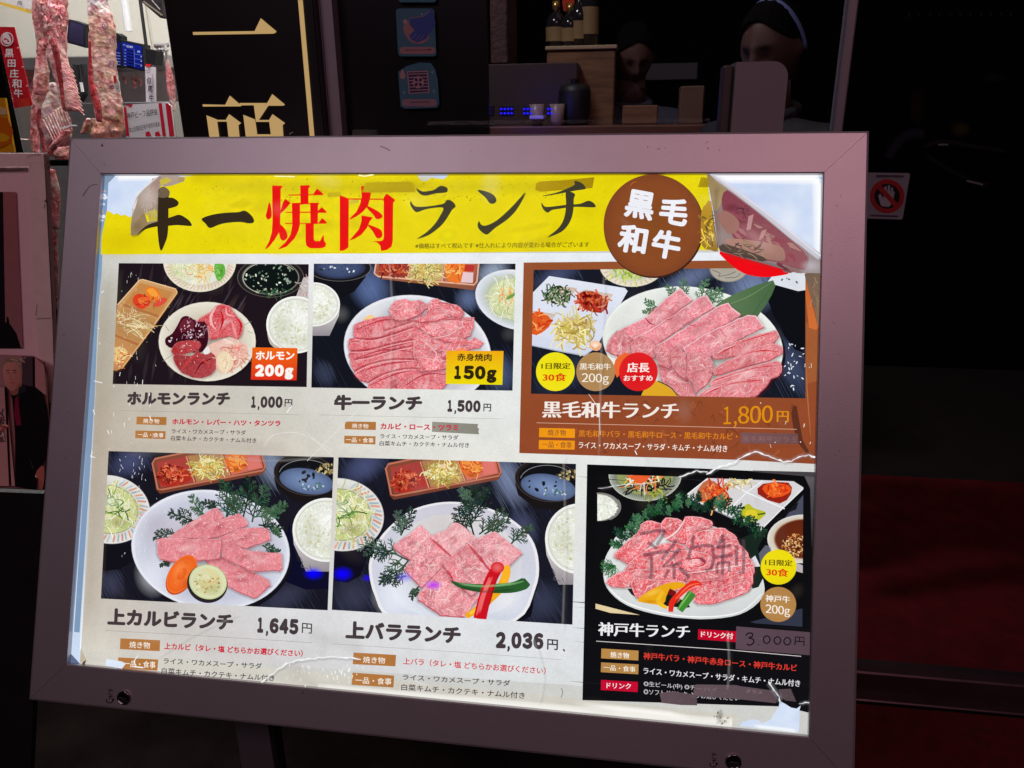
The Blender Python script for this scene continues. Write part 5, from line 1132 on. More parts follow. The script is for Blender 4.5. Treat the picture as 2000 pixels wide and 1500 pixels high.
glyphs('title_letter', [[(510, 490), (560, 515), (640, 505), (670, 485), (700, 472), (740, 485), (748, 505), (735, 523), (660, 530), (580, 547), (535, 530)],
    [(470, 590), (500, 625), (560, 630), (650, 620), (720, 605), (742, 578), (780, 588), (808, 625), (780, 655), (740, 720), (690, 780), (610, 840), (530, 870), (525, 865), (590, 820), (650, 760), (695, 690), (715, 640), (660, 637), (580, 650), (530, 668), (505, 668), (480, 640), (465, 610)]], GR, ZR)
glyphs('title_letter', [[(970, 505), (1040, 515), (1090, 540), (1112, 570), (1110, 595), (1085, 608), (1060, 600), (1030, 560)],
    [(985, 738), (1000, 765), (1040, 770), (1120, 730), (1220, 640), (1290, 565), (1330, 522), (1320, 560), (1260, 660), (1190, 730), (1110, 785), (1070, 820), (1040, 840), (1010, 825), (980, 795), (972, 765)]], GR, ZR)
glyphs('title_letter', [[(1470, 545), (1560, 525), (1640, 495), (1700, 465), (1698, 438), (1730, 440), (1765, 460), (1785, 490), (1770, 500), (1700, 510), (1600, 530), (1480, 550)],
    [(1455, 600), (1480, 630), (1560, 625), (1640, 615), (1740, 608), (1800, 585), (1840, 598), (1860, 625), (1845, 635), (1760, 632), (1680, 632), (1590, 645), (1530, 655), (1500, 675), (1470, 655), (1452, 620)],
    [(1635, 520), (1680, 520), (1705, 540), (1695, 570), (1693, 640), (1680, 710), (1650, 770), (1600, 820), (1510, 858), (1505, 852), (1570, 800), (1610, 745), (1630, 680), (1637, 600)]], GR, ZR)
def W_(txt, xl, yl, xr, h, col, z, **k): T(bm, txt, xl, yl, xr, h, col, parent=poster, z=z, lift=k.pop('lift', 0.0038), **k)
def WN(txt, xl, yl, xr, h, col, z, **k): num(bm, txt, xl, yl, xr, h, col, parent=poster, z=z, lift=0.0038, **k)
W_('※価格はすべて税込です ※仕入れにより内容が変わる場合がございます', 503, 945, 1810, 42, (84, 74, 20), ZR, bold=0.004, serif=0.012, yr=934)

# ---------------------------------------------------------------- the six food photographs
SALAD = [(226, 232, 190), (206, 216, 150), (240, 240, 222), (186, 200, 120), (232, 226, 180)]
KIMCHI = [(190, 58, 36), (150, 32, 24), (214, 96, 60), (112, 20, 18), (230, 130, 88)]
NAMUL = [(222, 204, 116), (196, 172, 78), (236, 226, 164), (170, 142, 62), (212, 192, 104)]
RICE = [(244, 246, 238), (232, 236, 222), (250, 252, 248), (220, 226, 208)]
def photo(name_, quad, z, base=(30, 34, 50)):
    q = Paint(bm, quad, z, 0.0001)
    q.quad_ = quad
    xs = [v[0] for v in quad]; ys = [v[1] for v in quad]
    q.z = (0, 0, 1); q.poly([(min(xs) - 4, min(ys) - 4), (max(xs) + 4, min(ys) - 4), (max(xs) + 4, max(ys) + 4), (min(xs) - 4, max(ys) + 4)], base); q.z = z
    return q
def begin(q, part='food_photo'): q.root = q.build(part, poster)
def sub(q, name): q.build(name, q.root)
def grainlines(q, x0, y0, x1, y1, n, cols, ang, ln, w=5):
    a = math.radians(ang)
    for i in range(n):
        x, y = U(x0, x1), U(y0, y1); l = ln * U(0.4, 1.2)
        q.stroke([(x - l * math.cos(a), y - l * math.sin(a)), (x, y), (x + l * math.cos(a), y + l * math.sin(a))], [0.5, w * U(0.4, 1.0), 0.5], jit(random.choice(cols), 4), smooth=0, step=0.0000015)
def slice_(q, pts, col=(214, 92, 104), rim=(244, 196, 200), marb=0.8, sm=0, sh=(120, 60, 64), d=(3, 7), col2=None, dirn=(1, 0.3), rimw=6):
    if sm: pts = spline(pts, True, sm); sm = 0
    R2 = []
    for i in range(len(pts)):          # ragged cut edges
        (x0, y0), (x1, y1) = pts[i], pts[(i + 1) % len(pts)]; l = math.hypot(x1 - x0, y1 - y0); n = max(1, int(l / 34))
        for k in range(n): t = k / n; R2.append((x0 + (x1 - x0) * t + U(-4, 4), y0 + (y1 - y0) * t + U(-4, 4)))
    pts = R2
    cx = sum(a[0] for a in pts) / len(pts); cy = sum(a[1] for a in pts) / len(pts)
    R_ = max(math.hypot(a[0] - cx, a[1] - cy) for a in pts)
    col = tuple(min(250, col[i] * q.tint[i]) for i in range(3))
    q.sline([(a[0] + d[0] * 1.2, a[1] + d[1] * 1.6) for a in pts], 44, (90, 26, 38), .42, smooth=0, closed=True)
    q.poly([(a[0] + d[0], a[1] + d[1] * 1.3) for a in pts], mixc(col, (150, 24, 42), 0.55), marb=0.35)
    q.poly(pts, mixc(rim, col, .25), marb=0.5)
    k = 1 - rimw / R_ * .5
    P2 = [(cx + (a[0] - cx) * k + 1, cy + (a[1] - cy) * k + rimw * .35) for a in pts]
    q.poly(P2, col, marb=marb, col2=col2 or mixc(col, (236, 140, 146), 0.3), dirn=dirn)
    for i in range(4):
        t = U(0, 6.28); r_ = R_ * U(0, .45); q.sell(cx + r_ * math.cos(t) * .8, cy + r_ * math.sin(t) * .5, R_ * U(.2, .4), R_ * U(.08, .16), random.choice([(252, 214, 214), (150, 26, 44), (246, 190, 190), (168, 36, 54)]), U(.2, .42), rot=math.degrees(math.atan2(pts[2][1] - pts[0][1], pts[2][0] - pts[0][0])) + U(-15, 15))
    if marb < .7: q.specks(cx, cy, R_ * .5, R_ * .3, 6, 3, [(250, 226, 226)], asp=2.5)
    if marb > .5:      # long fat veins
        a0 = math.atan2(pts[1][1] - pts[0][1], pts[1][0] - pts[0][0])
        for i in range(int((8 + R_ / 11) * q.vein)):
            t = U(0, 6.28); r_ = R_ * .62 * math.sqrt(rnd()); x, y = cx + r_ * math.cos(t), cy + r_ * math.sin(t) * .8
            if not inside(P2, x, y): continue
            a = a0 + U(-.9, .9); l = U(.1, .26) * R_; p_ = [(x, y)]
            for k2 in range(3): a += U(-.5, .5); x += l * .5 * math.cos(a); y += l * .5 * math.sin(a); p_.append((x, y))
            p_ = [v for v in p_ if inside(P2, *v)]
            if len(p_) > 1: q.sline(p_, U(4, 10), (254, 222, 222), U(.5, .95) * min(1, marb), smooth=2)
def inside(P, x, y):
    c_ = False
    for i in range(len(P)):
        (x1, y1), (x2, y2) = P[i - 1], P[i]
        if (y1 > y) != (y2 > y) and x < (x2 - x1) * (y - y1) / (y2 - y1) + x1: c_ = not c_
    return c_
def rice_bowl(q, cx, cy, rx, ry, side=None, depth=160):
    if side is not None:
        q.poly([(cx - rx, cy), (cx - rx * 0.96, cy + depth * 0.45), (cx - rx * 0.6, cy + depth + ry * 0.3), (cx + rx * 0.6, cy + depth + ry * 0.3), (cx + rx * 0.96, cy + depth * 0.45), (cx + rx, cy), (cx, cy + ry * 0.9)], (226, 222, 218), col2=(150, 142, 148), dirn=(0, 1), smooth=0)
        q.stroke([(cx - rx * 0.82, cy + ry * 0.8), (cx - rx * 0.7, cy + ry), (cx - rx * 0.74, cy + ry * 1.15), (cx - rx * 0.55, cy + ry * 1.2)], 5, (90, 90, 104)).stroke([(cx - rx * 0.5, cy + ry * 1.1), (cx - rx * 0.42, cy + ry * 1.28)], 5, (90, 90, 104))
    q.ell(cx, cy, rx, ry, (240, 240, 232), (236, 236, 230), stops=[(0, (236, 238, 226)), (0.88, (228, 230, 218)), (0.9, (200, 200, 186)), (0.93, (236, 236, 230)), (1, (250, 250, 250))])
    q.specks(cx, cy, rx * 0.86, ry * 0.86, 700, max(rx, ry) * 0.022, RICE, asp=2.2)
    q.specks(cx, cy, rx * 0.7, ry * 0.7, 60, max(rx, ry) * 0.03, [(206, 206, 170), (214, 212, 180)], asp=2)
    q.sell(cx - rx * .45, cy + ry * .1, rx * .5, ry * .8, (196, 198, 170), .5); q.sell(cx + rx * .1, cy - ry * .3, rx * .6, ry * .4, (255, 255, 255), .55); q.sell(cx + rx * .2, cy + ry * .55, rx * .6, ry * .3, (190, 186, 150), .4)
    sub(q, 'rice_bowl')

# 1 --- offal plate
ZA = (200, 500, 4.762)
q = photo('a', [(232, 514), (603, 516), (599, 756), (220, 750)], ZA, (30, 22, 28))
grainlines(q, 150, 80, 1200, 1150, 60, [(44, 34, 40), (24, 18, 24), (50, 40, 44)], 100, 160, 40)
grainlines(q, 560, 350, 1300, 520, 20, [(64, 56, 64), (56, 40, 40)], 120, 120, 30); begin(q)
q.ell(905, 50, 340, 285, 0, stops=[(0, (226, 228, 210)), (0.76, (230, 230, 214)), (0.78, (214, 206, 186)), (0.98, (238, 232, 214)), (1, (206, 196, 176))])
for k in range(26):
    a = math.radians(10 + k * 6.2); q.stroke([(905 + 270 * math.cos(a), 50 + 226 * math.sin(a)), (905 + 325 * math.cos(a + .05), 50 + 272 * math.sin(a + .05))], 7, (222, 170, 150), smooth=0)
q.strands(800, 130, 150, 110, 120, 90, 7, SALAD, 1.2); q.strands(930, 130, 110, 90, 60, 90, 7, [(240, 190, 90), (236, 160, 70), (232, 214, 150)], 1.0)
q.poly([(1045, 70), (1130, 80), (1140, 170), (1085, 235), (1050, 180)], (104, 178, 70), smooth=3).strands(1090, 150, 40, 70, 20, 60, 5, [(70, 150, 50), (150, 206, 110)], 0.8); sub(q, 'salad_plate')
q.ell(1565, 200, 310, 185, (20, 22, 22), stops=[(0, (14, 22, 20)), (0.82, (16, 22, 22)), (0.84, (150, 146, 136)), (0.87, (40, 38, 38)), (0.97, (26, 24, 26)), (1, (120, 112, 104))])
q.specks(1565, 200, 240, 140, 46, 8, [(226, 230, 210), (150, 170, 150), (90, 120, 100)], asp=1.8); q.specks(1565, 330, 200, 30, 40, 7, [(180, 180, 150), (60, 90, 70)]); q.strands(1620, 330, 100, 40, 14, 60, 5, [(60, 110, 70)], 0.5)
q.arc(1560, 205, 250, 150, 6, (190, 186, 170), a0=120, a1=330); sub(q, 'soup_bowl')
q.poly([(1800, 380), (1870, 200), (1960, 180), (1960, 400)], (196, 186, 184), smooth=0).strands(1880, 290, 50, 90, 16, 60, 10, [(222, 206, 204), (170, 140, 140)], .6)
rice_bowl(q, 1800, 640, 275, 265, None)
q.arc(1800, 640, 272, 262, 8, (252, 252, 246)); q.stroke([(1535, 720), (1570, 810), (1640, 860)], [4, 24, 30], (190, 184, 170)); sub(q, 'rice_bowl_rim')
TR = [(140, 455), (345, 222), (375, 217), (680, 305), (697, 340), (180, 1045), (130, 1068), (90, 1060), (100, 800)]
q.poly([(a + 10, b + 16) for a, b in TR], (60, 36, 24)).poly(TR, (208, 158, 104), col2=(190, 132, 76), dirn=(0, 1))
q.poly([(200, 450), (350, 250), (655, 335), (520, 555)], (196, 136, 74)).poly([(120, 560), (190, 475), (500, 590), (340, 800), (110, 720)], (190, 138, 84)).poly([(100, 770), (330, 850), (180, 1020), (100, 1040)], (196, 140, 84))
q.stroke([(195, 455), (520, 560)], 22, (176, 112, 66), smooth=0).stroke([(110, 735), (335, 825)], 22, (176, 112, 66), smooth=0)
q.stroke([(140, 455), (345, 224), (375, 219), (680, 306), (695, 338)], 10, (236, 196, 150), smooth=0).stroke([(695, 340), (440, 700), (180, 1046)], 12, (228, 176, 116), smooth=0)
q.poly([(400, 310), (470, 285), (545, 360), (520, 420), (440, 400)], (236, 120, 34), smooth=2).poly([(280, 400), (330, 350), (430, 380), (440, 450), (370, 495), (300, 460)], (226, 64, 34), smooth=2).poly([(500, 420), (570, 385), (605, 410), (540, 465), (480, 470)], (222, 80, 60), smooth=2)
q.poly([(410, 320), (470, 300), (520, 360), (480, 385)], (246, 160, 60), smooth=2).poly([(330, 400), (390, 380), (420, 410), (360, 450)], (242, 120, 50), smooth=2)
q.strands(410, 420, 90, 60, 26, 40, 6, KIMCHI, .8)
q.strands(270, 640, 150, 80, 100, 130, 8, [(216, 190, 138), (188, 152, 96), (232, 212, 168), (166, 128, 76)], 0.5, ang=(-30, 40)); q.strands(220, 560, 80, 50, 26, 60, 5, [(226, 206, 160)], 1)
q.poly([(110, 850), (210, 860), (235, 930), (160, 1000), (110, 990)], (226, 196, 130), smooth=2).strands(165, 930, 60, 70, 26, 60, 8, [(240, 220, 160), (222, 150, 70), (206, 90, 60)], 0.8); sub(q, 'side_dish_tray')
q.ell(985, 810, 462, 376, 0, stops=[(0, (40, 30, 30)), (1, (24, 18, 22))])
q.ell(975, 796, 453, 370, 0, stops=[(0, (222, 212, 198)), (0.7, (218, 208, 190)), (0.9, (226, 220, 204)), (0.985, (236, 230, 216)), (1, (180, 168, 150))])
for pts in ([(1320, 640), (1385, 610)], [(1350, 700), (1400, 720)], [(560, 980), (650, 920)], [(600, 1010), (680, 1080)], [(580, 640), (620, 700)]): q.stroke(pts, 4, (140, 128, 116), smooth=0)
q.sell(960, 830, 400, 320, (120, 96, 90), .6)
sub(q, 'plate')
for pts, c in (([(880, 600), (1000, 520), (1080, 450), (1180, 465), (1230, 530), (1300, 620), (1295, 710), (1240, 780), (1180, 740), (1000, 770), (980, 660)], (214, 44, 54)),):
    slice_(q, pts, c, (240, 150, 150), 0.5, sm=3, rimw=10)
q.stroke([(1060, 470), (1010, 560), (1020, 640), (1060, 690)], [6, 26, 20, 4], (244, 180, 180)).stroke([(1150, 480), (1160, 540), (1230, 560)], [6, 18, 5], (246, 170, 170)).stroke([(1200, 600), (1230, 700), (1250, 770)], [6, 22, 6], (240, 150, 150)).stroke([(1100, 500), (1120, 600), (1090, 700)], [4, 24, 5], (196, 26, 40)).stroke([(1240, 560), (1290, 640), (1270, 740)], [5, 22, 5], (200, 30, 44)); sub(q, 'tongue_slices')
q.poly([(700, 640), (740, 570), (800, 560), (880, 610), (960, 620), (985, 780), (940, 880), (860, 900), (620, 850), (585, 770), (650, 720)], (74, 18, 34), smooth=3, col2=(50, 10, 24))
q.poly([(720, 640), (770, 580), (850, 610), (830, 690), (730, 700)], (112, 34, 50), smooth=3); q.strands(860, 700, 110, 100, 40, 50, 7, [(120, 50, 70), (60, 10, 24), (160, 110, 130)], 1); q.specks(850, 690, 120, 90, 36, 6, [(236, 220, 226), (200, 170, 180)]); q.specks(640, 780, 30, 20, 6, 7, [(220, 220, 230)]); sub(q, 'liver')
slice_(q, [(640, 870), (700, 800), (830, 785), (905, 800), (895, 860), (760, 905), (660, 905)], (176, 32, 36), (206, 70, 66), 0.15, sm=3)
slice_(q, [(670, 920), (830, 930), (880, 870), (920, 910), (1040, 900), (1060, 1020), (1000, 1100), (890, 1130), (740, 1080), (680, 1000)], (158, 26, 34), (196, 60, 60), 0.15, sm=3)
q.stroke([(740, 1060), (800, 980), (900, 900)], [4, 18, 5], (206, 60, 60)).stroke([(860, 1100), (920, 1000), (1030, 950)], [4, 16, 5], (112, 12, 22)).stroke([(880, 960), (960, 980), (1000, 1040)], [4, 14, 5], (206, 70, 66)); sub(q, 'heart_slices')
q.poly([(960, 850), (1080, 790), (1200, 760), (1340, 830), (1345, 960), (1220, 1060), (1130, 1095), (1060, 1050), (1050, 930)], (232, 190, 172), smooth=3, marb=0.5, col2=(222, 170, 146))
q.strands(1190, 920, 140, 120, 60, 90, 12, [(240, 208, 190), (222, 160, 140), (246, 226, 206), (206, 130, 112)], 1.1); q.poly([(1060, 960), (1130, 880), (1220, 960), (1190, 1060), (1110, 1085)], (236, 214, 180), smooth=3); q.strands(1140, 990, 50, 70, 14, 60, 8, [(246, 232, 204), (214, 180, 140)], .6)
q.strands(1270, 900, 70, 80, 24, 60, 9, [(236, 130, 120), (244, 180, 160)], 1); q.poly([(940, 880), (985, 840), (1000, 900), (950, 915)], (236, 232, 232), smooth=2); sub(q, 'tripe')
q.poly([(1395, 850), (1815, 856), (1806, 1157), (1380, 1150)], (238, 104, 20), col2=(222, 44, 26), dirn=(0, 1)); sub(q, 'weight_badge')
for i in range(60):
    x, y = random.choice([U(150, 320), U(200, 900)]), U(100, 1230); q.stroke([(x, y), (x + U(-8, 8), y + U(6, 36))], U(1.5, 4), (230, 228, 220), smooth=0)
sub(q, 'print_crack')
W_('ホルモン', 1424, 966, 1785, 82, (252, 246, 240), ZA, bold=0.04, yr=966); WN('200g', 1415, 1120, 1780, 112, (252, 246, 240), ZA, bold=0.085, yr=1122)

# 2 --- sliced lean beef
ZB = (600, 500, 4.762)
def blue_table(q, x0, y0, x1, y1, ang=60, hi=None, n=120):
    grainlines(q, x0, y0, x1, y1, n, [(27, 30, 42), (18, 20, 30), (36, 41, 58), (23, 26, 38)], ang, 190, 8)
    for (cx, cy, rx, ry, cc) in (hi or []):
        q.sell(cx, cy, rx * 1.25, ry * 1.5, mixc(cc, (40, 46, 66), .15), .85, rot=-30)
        for i in range(46):
            t = U(-1, 1); x = cx + rx * t; y = cy + ry * U(-1, 1); l = ry * U(0.5, 1)
            a = math.radians(ang); q.stroke([(x - l * math.cos(a), y - l * math.sin(a)), (x, y), (x + l * math.cos(a), y + l * math.sin(a))], [0.5, 5 * U(.5, 1.3), 0.5], jit(mixc(cc, (40, 46, 66), .35 + abs(t) * 0.5), 7), smooth=0, step=0.0000015)
q = photo('b', [(613, 515), (1007, 515), (1001, 763), (608, 757)], ZB, (20, 22, 31))
blue_table(q, 60, 80, 1920, 1240, 62, [(590, 300, 170, 170, (108, 132, 190)), (1720, 150, 160, 90, (184, 200, 226)), (1500, 400, 120, 90, (110, 128, 172)), (1780, 1080, 150, 160, (92, 108, 150)), (160, 1100, 90, 100, (60, 66, 90))]); q.tint = (1.0, .74, .80); q.vein = 0.45; begin(q)
q.poly([(60, 90), (590, 80), (540, 200), (440, 330), (300, 400), (60, 400)], (18, 18, 24), smooth=0)
q.ell(300, 110, 295, 125, 0, stops=[(0, (74, 88, 126)), (0.6, (62, 74, 110)), (0.82, (40, 46, 66)), (0.85, (24, 24, 30)), (0.97, (30, 28, 32)), (1, (150, 142, 140))]); q.specks(300, 110, 190, 60, 22, 7, [(220, 226, 236), (30, 50, 40)]); sub(q, 'soup_bowl')
rice_bowl(q, 60, 450, 245, 205, 1, 230)
q.poly([(640, 60), (1595, 60), (1580, 265), (1550, 318), (700, 215), (620, 175)], (166, 100, 74), col2=(140, 84, 62), dirn=(0, 1))
q.stroke([(640, 65), (625, 160), (660, 190), (1550, 268), (1578, 240), (1595, 70)], 14, (236, 176, 150), smooth=0)
q.poly([(670, 60), (955, 60), (930, 205), (665, 175)], (150, 60, 50)).poly([(975, 60), (1275, 60), (1250, 230), (945, 205)], (196, 168, 110)).poly([(1295, 60), (1565, 60), (1545, 250), (1275, 235)], (190, 110, 90))
q.strands(790, 120, 110, 60, 90, 60, 10, KIMCHI, 1.1); q.strands(1110, 140, 140, 80, 130, 90, 9, NAMUL + [(226, 214, 160)], 1.0); q.strands(1110, 150, 120, 70, 14, 40, 7, [(90, 120, 50), (236, 150, 50)], .6)
q.poly([(1290, 70), (1480, 80), (1450, 240), (1310, 230)], (232, 120, 44), smooth=2).strands(1370, 130, 90, 60, 30, 60, 12, [(246, 160, 60), (222, 90, 40), (240, 190, 110)], .6).poly([(1450, 150), (1545, 155), (1540, 250), (1430, 245)], (232, 200, 206)).poly([(1470, 80), (1560, 85), (1548, 145), (1460, 140)], (190, 50, 44)); 
q.stroke([(965, 60), (935, 210)], 9, (236, 176, 150), smooth=0).stroke([(1285, 60), (1255, 235)], 9, (236, 176, 150), smooth=0); sub(q, 'side_dish_tray')
q.ell(1960, 410, 405, 275, 0, rot=15, stops=[(0, (214, 222, 180)), (0.68, (206, 214, 176)), (0.71, (186, 196, 176)), (0.9, (214, 220, 228)), (0.98, (232, 234, 240)), (1, (190, 196, 212))])
q.strands(1860, 400, 150, 170, 150, 100, 8, SALAD, 1.1); q.strands(1860, 320, 70, 90, 16, 90, 8, [(236, 150, 60), (240, 180, 110)], .4, ang=(70, 110)); q.poly([(1850, 390), (1930, 340), (1930, 370), (1870, 405)], (110, 160, 70), smooth=2); sub(q, 'salad_plate')
q.ell(1040, 905, 700, 540, 0, rot=10, stops=[(0, (24, 26, 36)), (1, (20, 22, 32))], n=50)
q.ell(1025, 880, 690, 512, 0, rot=10, n=56, stops=[(0, (196, 196, 204)), (0.8, (206, 206, 214)), (0.93, (222, 222, 230)), (0.985, (240, 240, 246)), (1, (190, 192, 206))]); q.sell(1000, 880, 680, 500, (120, 110, 130), .5, rot=10); q.sell(600, 560, 220, 90, (240, 240, 244), .5, rot=-40); sub(q, 'plate')
q.poly([(520, 590), (590, 545), (625, 575), (590, 640), (530, 640)], (246, 206, 140), smooth=3); sub(q, 'painted_warm_glint')  # warm reflection of the cover painted into the print
MT = (214, 84, 98)
for pts in ([(430, 690), (470, 620), (760, 555), (1000, 590), (1080, 640), (1000, 740), (800, 740), (560, 790), (450, 770)],
            [(385, 800), (430, 760), (700, 750), (1000, 650), (1080, 620), (1090, 760), (800, 830), (500, 920), (400, 890)],
            [(400, 900), (600, 880), (900, 820), (1010, 780), (1010, 860), (760, 930), (440, 1010), (400, 950)],
            [(420, 960), (560, 920), (980, 810), (1010, 880), (990, 950), (700, 1010), (500, 1080), (420, 1050)],
            [(440, 1090), (520, 1040), (900, 950), (1050, 960), (1010, 1060), (760, 1100), (600, 1170), (500, 1150)],
            [(560, 1210), (640, 1120), (900, 1060), (1080, 1030), (1040, 1140), (900, 1260), (600, 1260)],
            [(860, 1230), (960, 1130), (1200, 1060), (1320, 1090), (1300, 1180), (1180, 1270), (880, 1260)]):
    slice_(q, pts, MT, (236, 150, 158), 0.75, sm=3, sh=(140, 30, 46), d=(2, 9), rimw=9)
    ty = [(pts[0][0] + 20, pts[0][1] - 4), ((pts[0][0] + pts[3][0]) / 2, (pts[1][1] + pts[2][1]) / 2 + 8), (pts[3][0] - 10, pts[3][1] + 14)]
    q.stroke(ty, [4, 16, 4], (184, 36, 56), marb=0.2)
for pts in ([(980, 770), (1040, 740), (1110, 720), (1200, 760), (1320, 780), (1400, 770), (1480, 760), (1450, 830), (1400, 900), (1370, 960), (1300, 1040), (1180, 1060), (1060, 1070), (1010, 1040), (1040, 980), (990, 940)],
            [(1000, 600), (1060, 560), (1100, 540), (1180, 510), (1250, 480), (1330, 530), (1440, 570), (1555, 570), (1545, 650), (1520, 740), (1460, 760), (1380, 800), (1280, 790), (1160, 740), (1060, 680), (1010, 650)],
            [(755, 500), (780, 450), (830, 410), (900, 400), (960, 420), (1040, 412), (1110, 440), (1140, 470), (1090, 500), (1060, 545), (970, 570), (880, 608), (830, 600), (780, 560)],
            [(1130, 440), (1160, 400), (1210, 396), (1250, 430), (1310, 440), (1390, 450), (1450, 500), (1465, 530), (1430, 575), (1340, 560), (1250, 580), (1180, 600), (1040, 610), (1000, 590), (1110, 540)],
            [(1250, 900), (1310, 860), (1350, 800), (1440, 770), (1520, 780), (1560, 750), (1600, 780), (1642, 800), (1600, 850), (1520, 860), (1480, 880), (1400, 950), (1260, 940)]):
    slice_(q, pts, (222, 96, 108), (240, 170, 174), 1.0, sm=0, sh=(150, 36, 52), d=(2, 8), rimw=8)
for k in range(60):
    x, y = U(1010, 1440), U(620, 1040); a = U(-.9, .3); q.sline([(x, y), (x + 30 * math.cos(a), y + 30 * math.sin(a)), (x + 66 * math.cos(a + .3), y + 66 * math.sin(a + .3))], U(5, 12), random.choice([(252, 220, 220), (178, 40, 58)]), U(.35, .7), smooth=2)
for pts in ([(430, 760), (600, 770), (800, 720), (1000, 650)], [(395, 880), (560, 870), (800, 810), (1010, 770)], [(430, 960), (600, 930), (800, 870), (1000, 830)], [(430, 1080), (560, 1010), (780, 960), (1040, 960)], [(560, 1180), (700, 1100), (880, 1050), (1040, 1040)], [(700, 700), (850, 650), (1000, 600)]):
    q.sline(pts, 26, (160, 16, 36), .75, smooth=4); q.sline([(x, y + 17) for x, y in pts], 13, (252, 196, 200), .7, smooth=4)
for pts, c in (([(770, 560), (850, 605), (1000, 570), (1120, 480)], (176, 26, 46)), ([(1140, 450), (1300, 440), (1450, 530)], (196, 44, 56)), ([(1020, 700), (1070, 650), (1120, 705)], (196, 60, 76)), ([(1100, 620), (1300, 590), (1540, 600)], (202, 60, 74)), ([(1000, 800), (990, 900), (1010, 980)], (222, 140, 146)), ([(1160, 760), (1300, 740), (1440, 660)], (238, 190, 190)), ([(1080, 790), (1200, 900), (1160, 1000)], (240, 190, 190)), ([(1350, 820), (1460, 800), (1600, 830)], (226, 80, 76))):
    q.stroke(pts, [3, 12, 3], c, marb=0.3)
sub(q, 'beef_slices')
q.poly([(1380, 880), (1430, 855), (1485, 880), (1490, 900), (1380, 900)], (244, 140, 90), smooth=2)
q.poly([(1295, 880), (1826, 884), (1815, 1198), (1290, 1190)], (240, 170, 20), col2=(236, 220, 12), dirn=(0, 1)); sub(q, 'weight_badge')
W_('赤身焼肉', 1392, 976, 1715, 70, (52, 42, 18), ZB, bold=0.024, yr=978); WN('150g', 1352, 1145, 1768, 128, (48, 38, 16), ZB, bold=0.08, yr=1152)

# 3 --- wagyu platter in the brown panel
ZC = (1010, 500, 3.279)
p = sheet_paint(ZC, 0.00009, WIN)
p.poly([(42, 42), (1945, 22), (1935, 400), (1930, 700), (1905, 1332), (1400, 1305), (700, 1285), (14, 1262)], (150, 82, 46), col2=(146, 72, 42), dirn=(0, 1))
for i in range(60):
    x, y = U(200, 1850), U(930, 1260); p.stroke([(x, y), (x + U(-30, 30), y + U(-40, 40)), (x + U(-60, 60), y + U(-60, 60))], [2, U(6, 24), 2], random.choice([(136, 66, 38), (158, 84, 50), (128, 62, 40)]), step=0.000002)
p.poly([(1850, 80), (1945, 60), (1940, 400), (1925, 420), (1905, 300)], (112, 78, 62), smooth=0).poly([(1755, 1010), (1790, 960), (1830, 1180), (1900, 1300), (1800, 1200)], (94, 48, 34), smooth=2)
p.poly([(1850, 430), (1925, 430), (1920, 800), (1850, 820)], (162, 92, 52)); p.stroke([(1850, 700), (1860, 900), (1880, 1150)], [4, 8, 3], (176, 110, 70))
p.build('brown_panel', poster)
q = photo('c', [(1042, 527), (1573, 523), (1573, 778), (1037, 769)], ZC, (24, 27, 38))
blue_table(q, 100, 80, 1840, 900, 62, [(250, 130, 160, 60, (80, 90, 130)), (1500, 200, 180, 130, (140, 160, 205)), (1100, 150, 240, 60, (120, 136, 176)), (1760, 700, 90, 180, (70, 82, 116)), (300, 760, 200, 80, (56, 62, 84))], 120); q.poly([(1600, 160), (1850, 220), (1850, 560), (1780, 600), (1640, 380)], (14, 16, 22), smooth=2); q.tint = (1.0, .98, .98); q.vein = 0.7; begin(q)
q.ell(735, 60, 208, 138, 0, stops=[(0, (200, 206, 150)), (0.72, (206, 208, 190)), (0.76, (226, 218, 196)), (0.97, (232, 226, 206)), (1, (180, 170, 156))]); q.strands(700, 110, 110, 40, 60, 60, 8, [(190, 206, 90), (216, 222, 140), (150, 176, 70)], .8)
for k in range(14):
    a = math.radians(15 + k * 11); q.stroke([(735 + 160 * math.cos(a), 60 + 108 * math.sin(a)), (735 + 196 * math.cos(a), 60 + 130 * math.sin(a))], 5, (206, 170, 140), smooth=0)
sub(q, 'salad_plate')
q.ell(1355, 80, 125, 88, 0, stops=[(0, (170, 164, 150)), (0.9, (176, 170, 156)), (1, (120, 114, 110))]); q.stroke([(1250, 90), (1300, 110), (1290, 130), (1350, 120), (1400, 100)], 3, (50, 50, 60)); q.stroke([(1330, 140), (1400, 136), (1430, 110)], 3, (60, 60, 70)); sub(q, 'small_bowl')
q.poly([(1600, 170), (1640, 120), (1850, 90), (1850, 218), (1800, 225)], (224, 228, 236), smooth=0); q.specks(1740, 160, 60, 20, 4, 6, [(90, 100, 120)]); sub(q, 'white_saucer')
q.poly([(95, 330), (95, 240), (205, 128), (250, 135), (690, 205), (708, 225), (520, 560), (440, 640), (95, 570)], (228, 232, 244), smooth=0, col2=(210, 216, 236), dirn=(0, 1))
q.stroke([(95, 572), (250, 605), (430, 638), (505, 585)], [7, 7, 8, 5], (180, 186, 206), smooth=0)
for pts in ([(165, 285), (235, 190), (385, 205), (300, 325)], [(385, 235), (440, 215), (615, 245), (545, 365), (410, 345)], [(95, 350), (250, 372), (150, 510), (95, 500)], [(230, 525), (300, 390), (515, 410), (410, 565)]):
    q.poly(pts, (206, 182, 164), col2=(232, 226, 222), dirn=(0, 1))
q.strands(262, 252, 84, 52, 120, 40, 8, [(50, 84, 46), (34, 62, 36), (84, 120, 66), (26, 44, 30), (130, 150, 110)], 1.2)
q.poly([(380, 250), (480, 225), (585, 290), (540, 365), (420, 335)], (176, 50, 30), smooth=2).strands(480, 290, 95, 55, 70, 50, 11, KIMCHI, .8)
